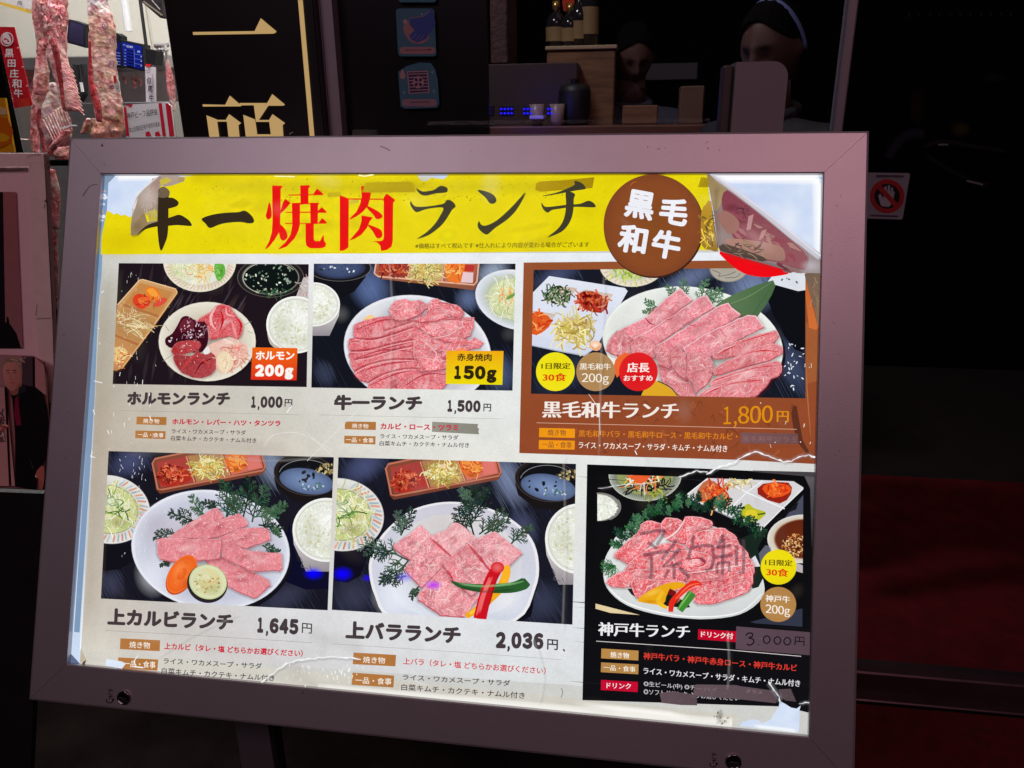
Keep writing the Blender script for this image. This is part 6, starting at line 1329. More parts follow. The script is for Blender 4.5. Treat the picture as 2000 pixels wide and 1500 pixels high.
q.poly([(95, 370), (160, 360), (225, 420), (160, 490), (95, 500)], (222, 90, 34), smooth=2).strands(140, 430, 60, 55, 26, 50, 11, [(236, 110, 50), (206, 60, 30), (240, 150, 80)], .7)
q.strands(370, 480, 110, 70, 130, 100, 9, NAMUL, 1.0); sub(q, 'four_part_dish')
q.ell(500, 572, 38, 30, (255, 236, 220), (244, 186, 140)); q.poly([(462, 560), (500, 590), (540, 560), (530, 600), (490, 605)], (234, 170, 130), smooth=2); sub(q, 'painted_warm_glint')  # warm lamp reflection painted beside the plate
q.ell(1135, 585, 588, 380, 0, rot=8, n=60, stops=[(0, (18, 20, 28)), (1, (18, 20, 28))])
q.ell(1125, 565, 582, 366, 0, rot=8, n=60, stops=[(0, (214, 218, 214)), (0.85, (222, 226, 220)), (0.96, (232, 236, 230)), (0.99, (244, 246, 242)), (1, (196, 200, 196))]); q.sell(1150, 600, 560, 330, (130, 130, 124), .6, rot=8); q.sell(800, 340, 200, 90, (246, 248, 244), .6, rot=-35); sub(q, 'plate')
q.poly([(1270, 320), (1400, 240), (1640, 155), (1630, 250), (1560, 360), (1520, 400), (1430, 400), (1330, 360)], (92, 124, 84), smooth=2, col2=(74, 104, 68), dirn=(1, 0)); q.stroke([(1300, 330), (1480, 260), (1636, 162)], [3, 6, 2], (112, 146, 100)).stroke([(1500, 390), (1560, 300), (1630, 190)], [3, 5, 1], (66, 96, 62)); sub(q, 'bamboo_leaf')
for (x, y, l, a) in ((1090, 290, 150, -100), (1170, 300, 160, -75), (1240, 330, 150, -60), (1020, 260, 100, -130), (900, 330, 100, -150), (880, 350, 80, -190), (1200, 300, 130, -40)):
    a = math.radians(a); q.fern(x, y, x + l * math.cos(a), y + l * math.sin(a), (80, 118, 84), 9, 8, .46, 2)
sub(q, 'cypress_sprig')
for pts in ([(640, 480), (820, 395), (1010, 225), (1050, 210), (1120, 280), (960, 400), (760, 530), (690, 560)],
            [(740, 530), (900, 440), (1170, 265), (1215, 250), (1265, 325), (1080, 430), (880, 570), (760, 590)],
            [(890, 570), (1060, 470), (1310, 310), (1350, 300), (1430, 375), (1260, 480), (1060, 610), (900, 640)],
            [(1060, 590), (1200, 500), (1480, 375), (1530, 385), (1580, 450), (1400, 540), (1230, 650), (1100, 650)]):
    slice_(q, pts, (226, 112, 130), (248, 218, 222), 0.85, sm=0, sh=(160, 60, 70), d=(2, 8), rimw=14)
for pts in ([(820, 395), (850, 430), (880, 440)], [(950, 410), (990, 400)], [(1100, 440), (1150, 450)], [(1300, 470), (1340, 520)], [(990, 570), (1000, 590)]): q.stroke(pts, [4, 9, 3], (176, 50, 70))
sub(q, 'short_rib_slices')
for pts in ([(565, 600), (590, 540), (640, 480), (700, 495), (730, 540), (722, 600), (730, 640), (640, 636)], [(722, 560), (780, 510), (850, 530), (890, 580), (880, 650), (800, 650), (735, 620)],
            [(900, 690), (1000, 712), (1060, 770), (1120, 820), (1150, 905), (1060, 905), (980, 860), (920, 790)], [(880, 600), (930, 560), (990, 620), (1000, 690), (970, 720), (905, 690)],
            [(985, 620), (1020, 585), (1080, 620), (1100, 700), (1090, 790), (1030, 760), (990, 700)], [(1090, 640), (1160, 620), (1240, 650), (1262, 720), (1230, 800), (1150, 872), (1125, 820), (1090, 770)]):
    slice_(q, pts, (206, 96, 106), (226, 140, 146), 0.75, sm=0, sh=(130, 36, 48), d=(2, 7), rimw=7)
for pts in ([(1250, 640), (1320, 580), (1580, 490), (1660, 480), (1665, 530), (1560, 590), (1330, 650)], [(1260, 720), (1400, 640), (1620, 560), (1705, 600), (1620, 660), (1400, 720), (1280, 760)],
            [(1240, 800), (1400, 740), (1640, 670), (1690, 690), (1670, 760), (1500, 800), (1280, 850)], [(1150, 900), (1260, 830), (1480, 780), (1620, 780), (1560, 860), (1480, 905), (1200, 910)]):
    slice_(q, pts, (216, 94, 104), (242, 186, 190), 0.7, sm=3, sh=(150, 40, 54), d=(2, 8), rimw=9)
    q.stroke([(pts[0][0] + 20, pts[0][1] - 2), ((pts[1][0] + pts[2][0]) / 2, (pts[1][1] + pts[2][1]) / 2 + 14), (pts[3][0] - 30, pts[3][1] + 12)], [3, 10, 3], (206, 40, 56)); q.sline([(a_, b_ + 16) for a_, b_ in [pts[0], pts[1], pts[2]]], 14, (250, 214, 216), .6, smooth=0)
sub(q, 'loin_slices')
q.poly([(800, 880), (860, 800), (940, 820), (1025, 890), (1000, 905), (820, 905)], (226, 170, 40), smooth=3).stroke([(900, 800), (980, 840), (1028, 895)], 7, (60, 70, 40)); q.poly([(620, 700), (650, 640), (720, 620), (690, 700), (640, 780)], (236, 104, 50), smooth=2); sub(q, 'pumpkin_and_carrot')
for (cx, c) in ((245, (240, 226, 16)), (503, (172, 130, 80)), (777, (222, 22, 26))): 
    q.ell(cx, 741, 124, 124, c, mixc(c, (255, 255, 255), 0.05), n=44); sub(q, 'round_badge')
q.specks(1780, 700, 70, 160, 30, 4, [(230, 234, 240)], asp=2.5); sub(q, 'print_crack')
W_('1日限定', 155, 724, 342, 40, (70, 56, 16), ZC, bold=0.006, serif=0.02, yr=724); W_('30食', 163, 802, 316, 52, (226, 60, 20), ZC, bold=0.008, serif=0.022, yr=802)
W_('黒毛和牛', 400, 728, 600, 42, (248, 240, 226), ZC, bold=0.004, serif=0.018, yr=730); WN('200g', 412, 806, 590, 56, (248, 240, 226), ZC, serif=0.016, yr=812)
W_('店長', 703, 744, 848, 62, (252, 240, 236), ZC, bold=0.01, serif=0.024, yr=746); W_('おすすめ', 682, 800, 868, 36, (252, 240, 236), ZC, bold=0.012, serif=0.016, yr=800)
W_('黒毛和牛ランチ', 160, 1034, 1034, 106, (246, 236, 228), ZC, bold=0.004, serif=0.036, yr=1044)
WN('1,800', 1312, 1078, 1640, 112, (222, 142, 16), ZC, serif=0.018, yr=1068); W_('円', 1662, 1062, 1740, 70, (222, 142, 16), ZC, bold=0.008, serif=0.02, yr=1064)
p = sheet_paint(ZC, 0.0012, WIN); p.stroke([(125, 1068), (700, 1082), (1790, 1110)], 3.5, (226, 176, 150), smooth=0)
p.poly([(142, 1101), (370, 1106), (370, 1165), (140, 1160)], (240, 152, 22)).poly([(140, 1178), (370, 1183), (368, 1240), (138, 1236)], (240, 150, 24)); p.build('caption_block', poster)
W_('焼き物', 196, 1150, 312, 40, (150, 90, 40), ZC, serif=0.02, yr=1152); W_('一品・食事', 160, 1226, 350, 40, (150, 90, 40), ZC, serif=0.02, yr=1231)
W_('黒毛和牛バラ・黒毛和牛ロース・黒毛和牛カルビ・', 393, 1158, 1412, 44, (222, 132, 30), ZC, bold=0.004, serif=0.018, yr=1178)
W_('ライス・ワカメスープ・サラダ・キムチ・ナムル付き', 393, 1232, 1346, 44, (250, 236, 226), ZC, bold=0.006, serif=0.014, yr=1256)

# round wagyu seal
ZE = (1150, 240, 3.509)
p = sheet_paint(ZE, 0.0018, WIN); p.ell(446, 712, 344, 352, (60, 36, 30), (58, 34, 28), n=64); p.ell(441, 703, 340, 350, (134, 76, 36), n=64, stops=[(0, (134, 76, 34)), (0.8, (138, 74, 38)), (1, (128, 68, 38))])
p.stroke([(285, 430), (305, 408), (330, 405)], [2, 5, 2], (206, 110, 30)); seal = p.build('round_seal', poster)
for ch, xa, ya, xb, yb, h in (('黒', 236, 640, 432, 676, 196), ('毛', 470, 678, 666, 716, 186), ('和', 188, 878, 384, 910, 196), ('牛', 416, 912, 612, 948, 196)):
    T(bm, ch, xa, ya, xb, h, (240, 240, 248), parent=poster, z=ZE, lift=0.0028, yr=yb, tilt=True, bold=0.04)

# 4 --- kalbi plate
ZD = (180, 870, 4.0)
def tray45(q, ox, oy, k=1.0):
    P_ = lambda *a: [(ox + x * k, oy + y * k) for x, y in a]
    q.poly(P_((490, 95), (740, 50), (1330, 70), (1360, 180), (1330, 225), (530, 378), (500, 345), (470, 130)), (138, 76, 56), col2=(112, 60, 46), dirn=(0, 1))
    q.poly(P_((505, 130), (735, 85), (805, 285), (535, 330)), (170, 66, 60)).poly(P_((745, 80), (1010, 62), (1075, 235), (815, 285)), (176, 128, 84)).poly(P_((1030, 62), (1310, 70), (1335, 175), (1090, 232)), (206, 110, 96))
    q.stroke(P_((740, 52), (490, 105), (470, 140), (512, 340), (545, 345), (1335, 195), (1352, 165), (1325, 72)), 13 * k, (196, 116, 90), smooth=0); q.stroke(P_((735, 85), (800, 288)), 9 * k, (222, 150, 116), smooth=0); q.stroke(P_((1012, 62), (1078, 235)), 9 * k, (222, 150, 116), smooth=0)
    x, y = ox + 620 * k, oy + 230 * k; q.poly(P_((520, 230), (600, 150), (740, 200), (770, 270), (640, 320), (540, 310)), (176, 46, 36), smooth=2); q.strands(x, y, 100 * k, 62 * k, 130, 44 * k, 11 * k, KIMCHI, .8); q.sell(x - 40 * k, y + 40 * k, 60 * k, 40 * k, (80, 14, 14), .5); q.sell(x + 20 * k, y - 40 * k, 50 * k, 30 * k, (240, 140, 110), .4)
    q.strands(ox + 905 * k, oy + 172 * k, 105 * k, 62 * k, 190, 80 * k, 8 * k, NAMUL + [(240, 236, 190)], 1.1); q.strands(ox + 905 * k, oy + 180 * k, 110 * k, 70 * k, 12, 60 * k, 8 * k, [(236, 150, 60), (150, 160, 60)], .7)
    q.poly(P_((1035, 80), (1180, 70), (1205, 150), (1150, 210), (1080, 200)), (226, 112, 44), smooth=2).poly(P_((1060, 90), (1170, 80), (1190, 140), (1100, 160)), (240, 150, 70), smooth=2); q.strands(ox + 1130 * k, oy + 140 * k, 70 * k, 50 * k, 20, 60 * k, 9 * k, [(244, 170, 90), (206, 80, 40)], .6)
    q.poly(P_((1215, 90), (1300, 85), (1320, 170), (1215, 190)), (222, 120, 110), smooth=0); q.sell(ox + 930 * k, oy + 225 * k, 90 * k, 26 * k, (110, 84, 30), .5); q.sell(ox + 900 * k, oy + 120 * k, 70 * k, 24 * k, (255, 250, 210), .5); q.sell(ox + 1130 * k, oy + 190 * k, 50 * k, 22 * k, (120, 40, 16), .5); sub(q, 'side_dish_tray')
def soup45(q, cx, cy, k=1.0):
    q.poly([(cx - 245 * k, cy), (cx - 220 * k, cy + 90 * k), (cx - 90 * k, cy + 190 * k), (cx + 320 * k, cy + 230 * k), (cx + 320 * k, cy - 100 * k)], (26, 22, 24), smooth=0)
    q.ell(cx, cy - 20 * k, 250 * k, 160 * k, 0, rot=10, stops=[(0, (16, 18, 24)), (0.86, (20, 20, 24)), (0.9, (40, 34, 34)), (0.97, (34, 28, 28)), (1, (90, 78, 74))], n=50)
    q.ell(cx + 10 * k, cy + 30 * k, 215 * k, 100 * k, 0, rot=10, stops=[(0, (128, 150, 190)), (0.6, (104, 124, 164)), (0.95, (84, 100, 136)), (1, (60, 70, 96))], n=44)
    q.specks(cx + 170 * k, cy - 65 * k, 90 * k, 40 * k, 60, 8 * k, [(206, 190, 130), (160, 140, 90), (70, 60, 50)]); q.specks(cx - 20 * k, cy + 10 * k, 140 * k, 50 * k, 9, 11 * k, [(24, 32, 36)]); q.specks(cx + 60 * k, cy + 70 * k, 100 * k, 30 * k, 22, 8 * k, [(190, 206, 220), (80, 110, 110)]); q.arc(cx, cy - 20 * k, 205 * k, 118 * k, 4, (150, 150, 150), a0=190, a1=330); sub(q, 'soup_bowl')
def salad45(q, cx, cy, k=1.0):
    q.ell(cx + 8, cy + 12, 345 * k, 285 * k, 0, stops=[(0, (14, 14, 24)), (1, (20, 20, 32))], rot=10)
    q.ell(cx, cy, 342 * k, 282 * k, 0, rot=10, n=50, stops=[(0, (206, 214, 150)), (0.68, (196, 204, 140)), (0.7, (150, 150, 120)), (0.73, (214, 214, 206)), (0.98, (230, 228, 224)), (1, (160, 150, 156))])
    for i in range(26):
        a = math.radians(-80 + i * 7.2 + U(-1.4, 1.4)); c_ = jit((216, 150, 132) if i % 2 else (172, 188, 200), 12)
        x0, y0 = 0.75 * 342 * k * math.cos(a), 0.75 * 282 * k * math.sin(a); x1, y1 = 0.95 * 342 * k * math.cos(a + .09), 0.95 * 282 * k * math.sin(a + .09); r_ = math.radians(10)
        q.stroke([(cx + x0 * math.cos(r_) - y0 * math.sin(r_), cy + x0 * math.sin(r_) + y0 * math.cos(r_)), (cx + x1 * math.cos(r_) - y1 * math.sin(r_), cy + x1 * math.sin(r_) + y1 * math.cos(r_))], 15 * k, c_, smooth=0)
    q.strands(cx - 10, cy - 10, 215 * k, 180 * k, 260, 120 * k, 8 * k, SALAD + [(214, 210, 150), (196, 190, 120)], 1.0); q.strands(cx + 20 * k, cy - 40 * k, 90 * k, 90 * k, 26, 110 * k, 10 * k, [(96, 136, 56), (60, 104, 44), (150, 180, 90)], .8); q.sell(cx - 20, cy - 60, 150 * k, 80 * k, (240, 244, 220), .5); q.sell(cx + 80 * k, cy + 110 * k, 120 * k, 60 * k, (110, 100, 50), .45); q.sell(cx - 60, cy + 60, 80 * k, 50 * k, (240, 240, 220), .4); sub(q, 'salad_plate')
q = photo('d', [(212, 881), (652, 893), (640, 1192), (197, 1169)], ZD, (25, 24, 35))
blue_table(q, 70, 50, 1880, 1290, 60, [(300, 120, 170, 90, (82, 88, 130)), (1400, 150, 120, 160, (160, 176, 206)), (150, 1080, 90, 90, (66, 66, 88)), (1500, 1190, 240, 90, (60, 62, 84))], 150); q.poly([(100, 780), (340, 640), (330, 900), (90, 980)], (18, 16, 24), smooth=2)
q.poly([(480, 200), (540, 380), (720, 380), (420, 520), (400, 300)], (24, 22, 30), smooth=2).poly([(1540, 600), (1600, 900), (1860, 1000), (1840, 1120), (1500, 1060)], (14, 14, 40), smooth=2); q.tint = (1.02, 1.12, 1.06); q.vein = 0.35; begin(q)
salad45(q, 130, 500, .95); tray45(q, 0, 0); soup45(q, 1665, 250)
rice_bowl(q, 1830, 660, 265, 250, 1, 250)
q.sell(1730, 1000, 90, 60, (8, 0, 255), .98); q.sell(1730, 1000, 50, 34, (10, 0, 255), .9); sub(q, 'painted_blue_glint')  # blue lamp reflection of the cover painted into the print
q.ell(935, 840, 630, 475, 0, rot=8, n=60, stops=[(0, (14, 14, 20)), (1, (20, 18, 26))])
q.ell(925, 815, 622, 466, 0, rot=8, n=64, stops=[(0, (206, 200, 208)), (0.5, (208, 204, 214)), (0.8, (198, 200, 216)), (0.95, (214, 216, 230)), (0.985, (236, 238, 246)), (1, (190, 192, 206))]); q.sell(1000, 830, 520, 330, (120, 116, 130), .6); q.sell(520, 640, 200, 200, (180, 170, 184), .5); q.sell(480, 1000, 160, 200, (236, 240, 250), .5); sub(q, 'plate')
for (x, y, l, a) in ((1050, 560, 300, -95), (1180, 560, 320, -80), (1250, 600, 330, -65), (1350, 600, 230, -40), (900, 560, 220, -125), (820, 600, 240, -160), (700, 680, 230, 170), (1050, 560, 260, -60), (1180, 600, 260, -110), (1300, 620, 200, 10), (1400, 640, 110, 50), (1330, 780, 150, 20), (620, 890, 110, 150), (1000, 520, 170, -150), (1250, 560, 220, -20)):
    a = math.radians(a); q.fern(x, y, x + l * math.cos(a), y + l * math.sin(a), random.choice([(50, 76, 58), (34, 54, 42), (66, 96, 72)]), 13, 9, .42, 2)
sub(q, 'cypress_sprig')
for pts in ([(590, 720), (940, 495), (975, 490), (1030, 555), (800, 700), (740, 730)], [(750, 720), (960, 590), (1150, 532), (1210, 590), (1215, 620), (1020, 700), (860, 735)],
            [(990, 720), (1150, 650), (1340, 640), (1385, 670), (1395, 730), (1210, 800), (1010, 785)], [(890, 890), (1000, 870), (1380, 1050), (1395, 1090), (1290, 1180), (1260, 1190), (1060, 1100), (960, 1000)],
            [(1000, 785), (1080, 780), (1250, 825), (1480, 845), (1485, 950), (1465, 975), (1240, 975), (1010, 870)], [(508, 735), (560, 720), (780, 730), (1005, 728), (1000, 870), (985, 885), (640, 905), (530, 880), (512, 840)]):
    slice_(q, pts, (214, 96, 112), (240, 160, 172), 0.62, sm=0, sh=(120, 60, 70), d=(2, 7), rimw=8)
sub(q, 'kalbi_slices')
q.ell(698, 1012, 100, 172, 0, rot=32, stops=[(0, (206, 76, 20)), (1, (196, 66, 16))]); q.ell(700, 1005, 96, 166, 0, rot=32, stops=[(0, (240, 110, 40)), (0.3, (232, 96, 32)), (0.34, (244, 120, 50)), (0.9, (238, 100, 32)), (1, (244, 124, 60))]); q.sell(680, 960, 50, 90, (255, 150, 80), .5, rot=32); q.sell(730, 1080, 60, 60, (190, 60, 20), .4); q.specks(700, 1005, 70, 120, 20, 3, [(250, 150, 80), (206, 80, 30)], rot=32); sub(q, 'carrot_slice')
q.ell(900, 1080, 160, 150, 0, rot=20, stops=[(0, (48, 40, 42)), (1, (40, 34, 40))]); q.ell(905, 1066, 150, 135, 0, rot=20, stops=[(0, (214, 200, 140)), (0.5, (206, 206, 150)), (0.9, (222, 224, 184)), (1, (188, 200, 140))])
q.specks(900, 1080, 110, 90, 46, 7, [(180, 140, 80), (196, 160, 100), (230, 230, 190)]); q.stroke([(860, 970), (930, 980), (960, 1040), (900, 1090)], [4, 16, 10, 4], (230, 206, 150)); q.sell(880, 1020, 90, 60, (238, 240, 206), .5); q.sell(950, 1130, 80, 60, (160, 160, 100), .4); sub(q, 'aubergine_slice')
for i in range(70):
    x, y = random.choice([(U(200, 420), U(40, 330)), (U(200, 420), U(200, 900)), (U(350, 800), U(350, 850))]); q.stroke([(x, y), (x + U(-10, 10), y + U(6, 30))], U(1.5, 4.5), (226, 230, 236), smooth=0)
sub(q, 'print_crack')

# 5 --- belly plate
ZF = (640, 870, 3.9216)
q = photo('e', [(661, 893), (1125, 906), (1118, 1220), (648, 1191)], ZF, (25, 26, 38))
blue_table(q, 40, 90, 1900, 1380, 60, [(280, 160, 180, 90, (84, 92, 136)), (1380, 260, 110, 180, (150, 164, 200)), (1500, 620, 90, 120, (80, 84, 116)), (200, 1150, 160, 130, (62, 62, 84)), (1640, 1200, 160, 130, (60, 64, 88))], 170); q.poly([(60, 820), (300, 740), (250, 1000), (60, 1040)], (16, 14, 30), smooth=2).poly([(480, 260), (560, 420), (760, 410), (480, 560), (420, 400)], (24, 22, 32), smooth=2); q.tint = (1.0, 1.06, 1.06); q.vein = 1.25; begin(q)
salad45(q, 95, 530, .99); tray45(q, -25, 38, 1.0); soup45(q, 1680, 290)
rice_bowl(q, 1925, 715, 260, 270, 1, 270)
q.sell(115, 985, 90, 64, (14, 0, 255), .98); q.sell(115, 985, 50, 34, (16, 0, 255), .9); q.sell(305, 1015, 50, 34, (40, 10, 230), .8); sub(q, 'painted_blue_glint')  # two blue lamp reflections painted over the table
q.poly([(x + 8, y + 18) for x, y in [(330, 850), (420, 700), (640, 530), (900, 440), (1130, 440), (1400, 570), (1560, 720), (1615, 930), (1570, 1150), (1440, 1340), (460, 1330), (350, 1130), (318, 950)]], (16, 16, 26), smooth=3)
PL = [(330, 850), (420, 680), (600, 520), (780, 450), (980, 432), (1200, 470), (1400, 560), (1560, 710), (1617, 900), (1590, 1100), (1440, 1345), (900, 1450), (470, 1320), (360, 1150), (318, 980)]
q.poly(PL, (236, 234, 238), smooth=4); q.poly([(970 + (x - 970) * .965, 890 + (y - 890) * .965) for x, y in PL], (206, 204, 216), smooth=4, col2=(212, 218, 232), dirn=(0, 1)); q.poly([(970 + (x - 970) * .8, 890 + (y - 890) * .8) for x, y in PL], (216, 212, 214), smooth=4, col2=(220, 226, 238), dirn=(0, 1)); sub(q, 'plate')
q.sell(520, 1150, 200, 200, (236, 240, 250), .7); q.sell(1330, 1150, 220, 180, (244, 244, 246), .7); q.sell(860, 620, 200, 120, (206, 196, 190), .5); q.sell(1000, 1000, 520, 340, (140, 130, 140), .55); sub(q, 'plate_sheen')
for (x, y, l, a) in ((1120, 690, 390, -88), (1120, 560, 250, -70), (1120, 560, 230, -110), (1160, 680, 280, -45), (1100, 680, 240, -115), (1200, 680, 230, -30), (1400, 760, 230, -38), (560, 690, 230, -65), (560, 690, 200, -100), (620, 880, 400, 198), (500, 800, 230, 175), (620, 880, 260, 150), (600, 1000, 220, 170), (700, 1080, 120, 120), (1120, 420, 160, -40), (1120, 420, 150, -140)):
    a = math.radians(a); q.fern(x, y, x + l * math.cos(a), y + l * math.sin(a), random.choice([(56, 76, 60), (36, 54, 46), (74, 98, 84)]), 13, 9, .42, 2)
sub(q, 'cypress_sprig')
for pts, c in (([(920, 640), (950, 590), (1000, 590), (1160, 720), (1060, 800), (940, 850), (780, 700)], (226, 140, 146)), ([(505, 765), (710, 610), (800, 690), (850, 730), (640, 880), (520, 790)], (222, 110, 124)),
            ([(1070, 740), (1160, 710), (1280, 655), (1490, 820), (1390, 920), (1250, 950), (1180, 860)], (220, 110, 122)), ([(590, 940), (780, 705), (945, 850), (880, 930), (720, 1085), (600, 960)], (220, 96, 110)),
            ([(695, 1140), (880, 930), (960, 1030), (1160, 1160), (1050, 1310), (870, 1300), (700, 1180)], (218, 92, 106)), ([(880, 900), (1070, 750), (1240, 960), (1220, 1080), (1100, 1150), (960, 1030)], (216, 90, 104))):
    slice_(q, pts, c, (244, 190, 194), 1.0, sm=0, sh=(120, 64, 72), d=(-3, 8), rimw=5, col2=mixc(c, (244, 180, 184), .4))
for a, b in (((780, 705), (945, 850)), ((1070, 750), (1240, 960)), ((890, 930), (960, 1030))): q.stroke([a, ((a[0] + b[0]) / 2 + 6, (a[1] + b[1]) / 2 + 4), b], [5, 22, 8], (196, 46, 62), marb=.3)
sub(q, 'belly_slices')
q.sell(810, 1070, 80, 44, (190, 30, 250), .85); q.sell(590, 1010, 80, 50, (130, 110, 250), .6); sub(q, 'painted_blue_glint')  # violet lamp reflections painted over the meat
q.stroke([(1060, 1310), (1180, 1230), (1330, 1080), (1370, 960)], [40, 60, 70, 60], (240, 170, 30)).stroke([(1090, 1290), (1160, 1240)], 22, (250, 200, 70)).poly([(1345, 930), (1395, 925), (1395, 1010), (1330, 1090)], (250, 180, 40), smooth=2)
q.stroke([(945, 1040), (1030, 1075), (1200, 1095), (1400, 1090), (1500, 1060), (1530, 1040)], [8, 44, 66, 80, 92, 60], (44, 92, 46)).stroke([(990, 1052), (1200, 1078), (1400, 1062), (1500, 1040)], [3, 14, 20, 8], (96, 150, 90))
q.stroke([(1165, 1330), (1200, 1180), (1250, 1030), (1300, 940)], [100, 96, 90, 84], (206, 20, 34), smooth=4).ell(1300, 935, 52, 44, (236, 110, 110), (214, 30, 44)); q.stroke([(1140, 1300), (1180, 1160), (1240, 1010)], [8, 20, 10], (240, 100, 104)).stroke([(1310, 990), (1270, 1100), (1240, 1220)], [4, 12, 4], (160, 8, 22)); q.sline([(1160, 1290), (1200, 1150), (1260, 1000)], 26, (255, 150, 150), .6); q.sline([(1000, 1060), (1200, 1080), (1450, 1050)], 22, (150, 200, 140), .5); q.sline([(1000, 1080), (1200, 1120), (1450, 1100)], 30, (20, 50, 26), .5); sub(q, 'pepper_strips')

# 6 --- kobe platter in the black panel
ZG = (1120, 880, 4.0); ZH = (1120, 1170, 3.333)
p = sheet_paint(ZG, 0.00009, WIN)
p.poly([(107, 108), (1000, 140), (1895, 182), (1880, 2060), (1845, 2050), (1640, 2000), (70, 1950), (85, 1300)], (13, 12, 15), col2=(17, 16, 20), dirn=(0, 1))
grainlines(p, 100, 150, 1850, 1900, 40, [(26, 26, 32), (20, 20, 24)], 5, 300, 10); p.poly([(1800, 190), (1890, 186), (1886, 700), (1860, 760), (1850, 300)], (96, 92, 96), col2=(40, 38, 44), dirn=(0, 1)).stroke([(1400, 160), (1890, 188)], [10, 40], (70, 66, 70), smooth=0)
p.build('black_panel', poster)
q = photo('f', [(1166, 926), (1569, 938), (1567, 1224), (1163, 1195)], ZG, (15, 15, 18))
q.poly([(1560, 640), (1800, 340), (1800, 560), (1600, 900), (1500, 900)], (74, 78, 96), smooth=0).poly([(1400, 900), (1500, 740), (1580, 800), (1450, 960)], (96, 98, 112), smooth=2).poly([(1380, 1340), (1800, 1230), (1800, 1380), (1600, 1390)], (50, 54, 70)).poly([(1640, 500), (1760, 400), (1740, 460)], (24, 24, 30)); q.tint = (1.08, .58, .68); q.vein = 1.1; begin(q)
q.ell(560, 190, 285, 205, 0, stops=[(0, (120, 130, 80)), (0.75, (150, 160, 100)), (0.8, (128, 136, 116)), (0.97, (176, 182, 168)), (1, (210, 214, 204))])
for k in range(50):
    a = math.radians(5 + k * 3.5); q.stroke([(560 + 225 * math.cos(a), 190 + 160 * math.sin(a)), (560 + 276 * math.cos(a), 190 + 198 * math.sin(a))], 2.5, (90, 96, 84), smooth=0)
q.strands(580, 270, 170, 60, 60, 70, 12, [(30, 26, 34), (60, 30, 50), (24, 30, 26)], .8); q.strands(560, 220, 160, 40, 50, 110, 9, [(236, 100, 50), (240, 140, 80), (226, 226, 210), (236, 206, 40)], .7); q.poly([(430, 195), (600, 195), (520, 270), (470, 230)], (232, 96, 50), smooth=2).strands(640, 350, 80, 24, 16, 60, 10, [(170, 176, 60), (130, 140, 60)], .5); sub(q, 'salad_bowl')
q.ell(200, 440, 168, 112, (240, 240, 230), (120, 118, 112)); q.ell(180, 445, 158, 104, (236, 236, 224), (230, 230, 218)); q.specks(200, 445, 140, 94, 260, 7, RICE, asp=2); q.poly([(100, 340), (187, 340), (187, 560), (100, 560)], (13, 12, 15)); q.arc(200, 440, 170, 116, 4, (150, 150, 150), a0=-30, a1=60); sub(q, 'rice_bowl')
q.poly([(875, 350), (1045, 215), (1720, 240), (1800, 290), (1470, 620), (1440, 612)], (214, 212, 214), smooth=0).poly([(875, 350), (1470, 620), (1465, 640), (880, 366)], (150, 150, 156)); q.stroke([(880, 350), (1045, 220)], 8, (250, 250, 250), smooth=0).stroke([(880, 356), (1460, 618), (1800, 292)], 8, (244, 244, 246), smooth=0).stroke([(1160, 225), (1360, 330), (1650, 455)], 9, (244, 244, 246), smooth=0).stroke([(1190, 490), (1350, 330), (1480, 235)], 9, (240, 240, 242), smooth=0)
q.poly([(960, 380), (1010, 250), (1100, 240), (1225, 370), (1150, 450)], (196, 110, 70), smooth=2).strands(1110, 350, 100, 90, 70, 80, 12, [(236, 110, 40), (220, 70, 30), (244, 160, 100), (190, 50, 30)], .7); q.strands(1290, 250, 90, 24, 34, 60, 7, NAMUL, .8)
q.poly([(1440, 340), (1480, 260), (1680, 250), (1700, 340), (1610, 415)], (150, 34, 22), smooth=2).poly([(1475, 300), (1530, 255), (1680, 270), (1690, 330), (1560, 370)], (232, 84, 30), smooth=2).strands(1580, 310, 80, 40, 16, 60, 14, [(244, 120, 50), (206, 50, 20)], .4)
q.poly([(1330, 440), (1370, 415), (1410, 450), (1500, 480), (1480, 520), (1420, 555), (1340, 540), (1300, 500)], (188, 190, 40), smooth=3).poly([(1350, 470), (1430, 470), (1420, 545), (1350, 520)], (226, 206, 50), smooth=2).stroke([(1300, 500), (1340, 520)], 10, (60, 90, 30), smooth=0).stroke([(1440, 500), (1500, 490)], 12, (60, 96, 36), smooth=0); sub(q, 'four_part_dish')
q.ell(1800, 690, 285, 190, 0, stops=[(0, (110, 44, 20)), (0.76, (96, 36, 18)), (0.8, (150, 90, 60)), (0.84, (206, 196, 176)), (0.97, (220, 214, 204)), (1, (240, 238, 236))]); q.poly([(1520, 700), (1560, 800), (1800, 900), (1800, 960), (1700, 930), (1560, 850)], (186, 178, 178), smooth=0); q.specks(1740, 740, 110, 90, 240, 7, [(206, 150, 90), (70, 20, 10), (150, 80, 40), (230, 190, 130)]); sub(q, 'sauce_bowl')
q.poly([(235, 900), (290, 760), (420, 620), (1000, 560), (1390, 800), (1480, 1000), (1475, 1150), (1300, 1280), (1000, 1318), (700, 1290), (420, 1210), (260, 1070)], (232, 234, 232), smooth=4, col2=(210, 214, 214), dirn=(0, 1)); q.stroke([(240, 950), (280, 1070), (420, 1190), (700, 1270), (1000, 1300), (1300, 1262), (1470, 1120)], [4, 8, 10, 10, 10, 8, 5], (250, 250, 250)); sub(q, 'plate')
q.poly([(1280, 700), (1500, 640), (1440, 760), (1480, 1000), (1400, 1080), (1340, 900)], (24, 40, 32), smooth=2); q.poly([(1370, 860), (1420, 820), (1460, 905), (1390, 910)], (226, 226, 230)); sub(q, 'dark_leaf')
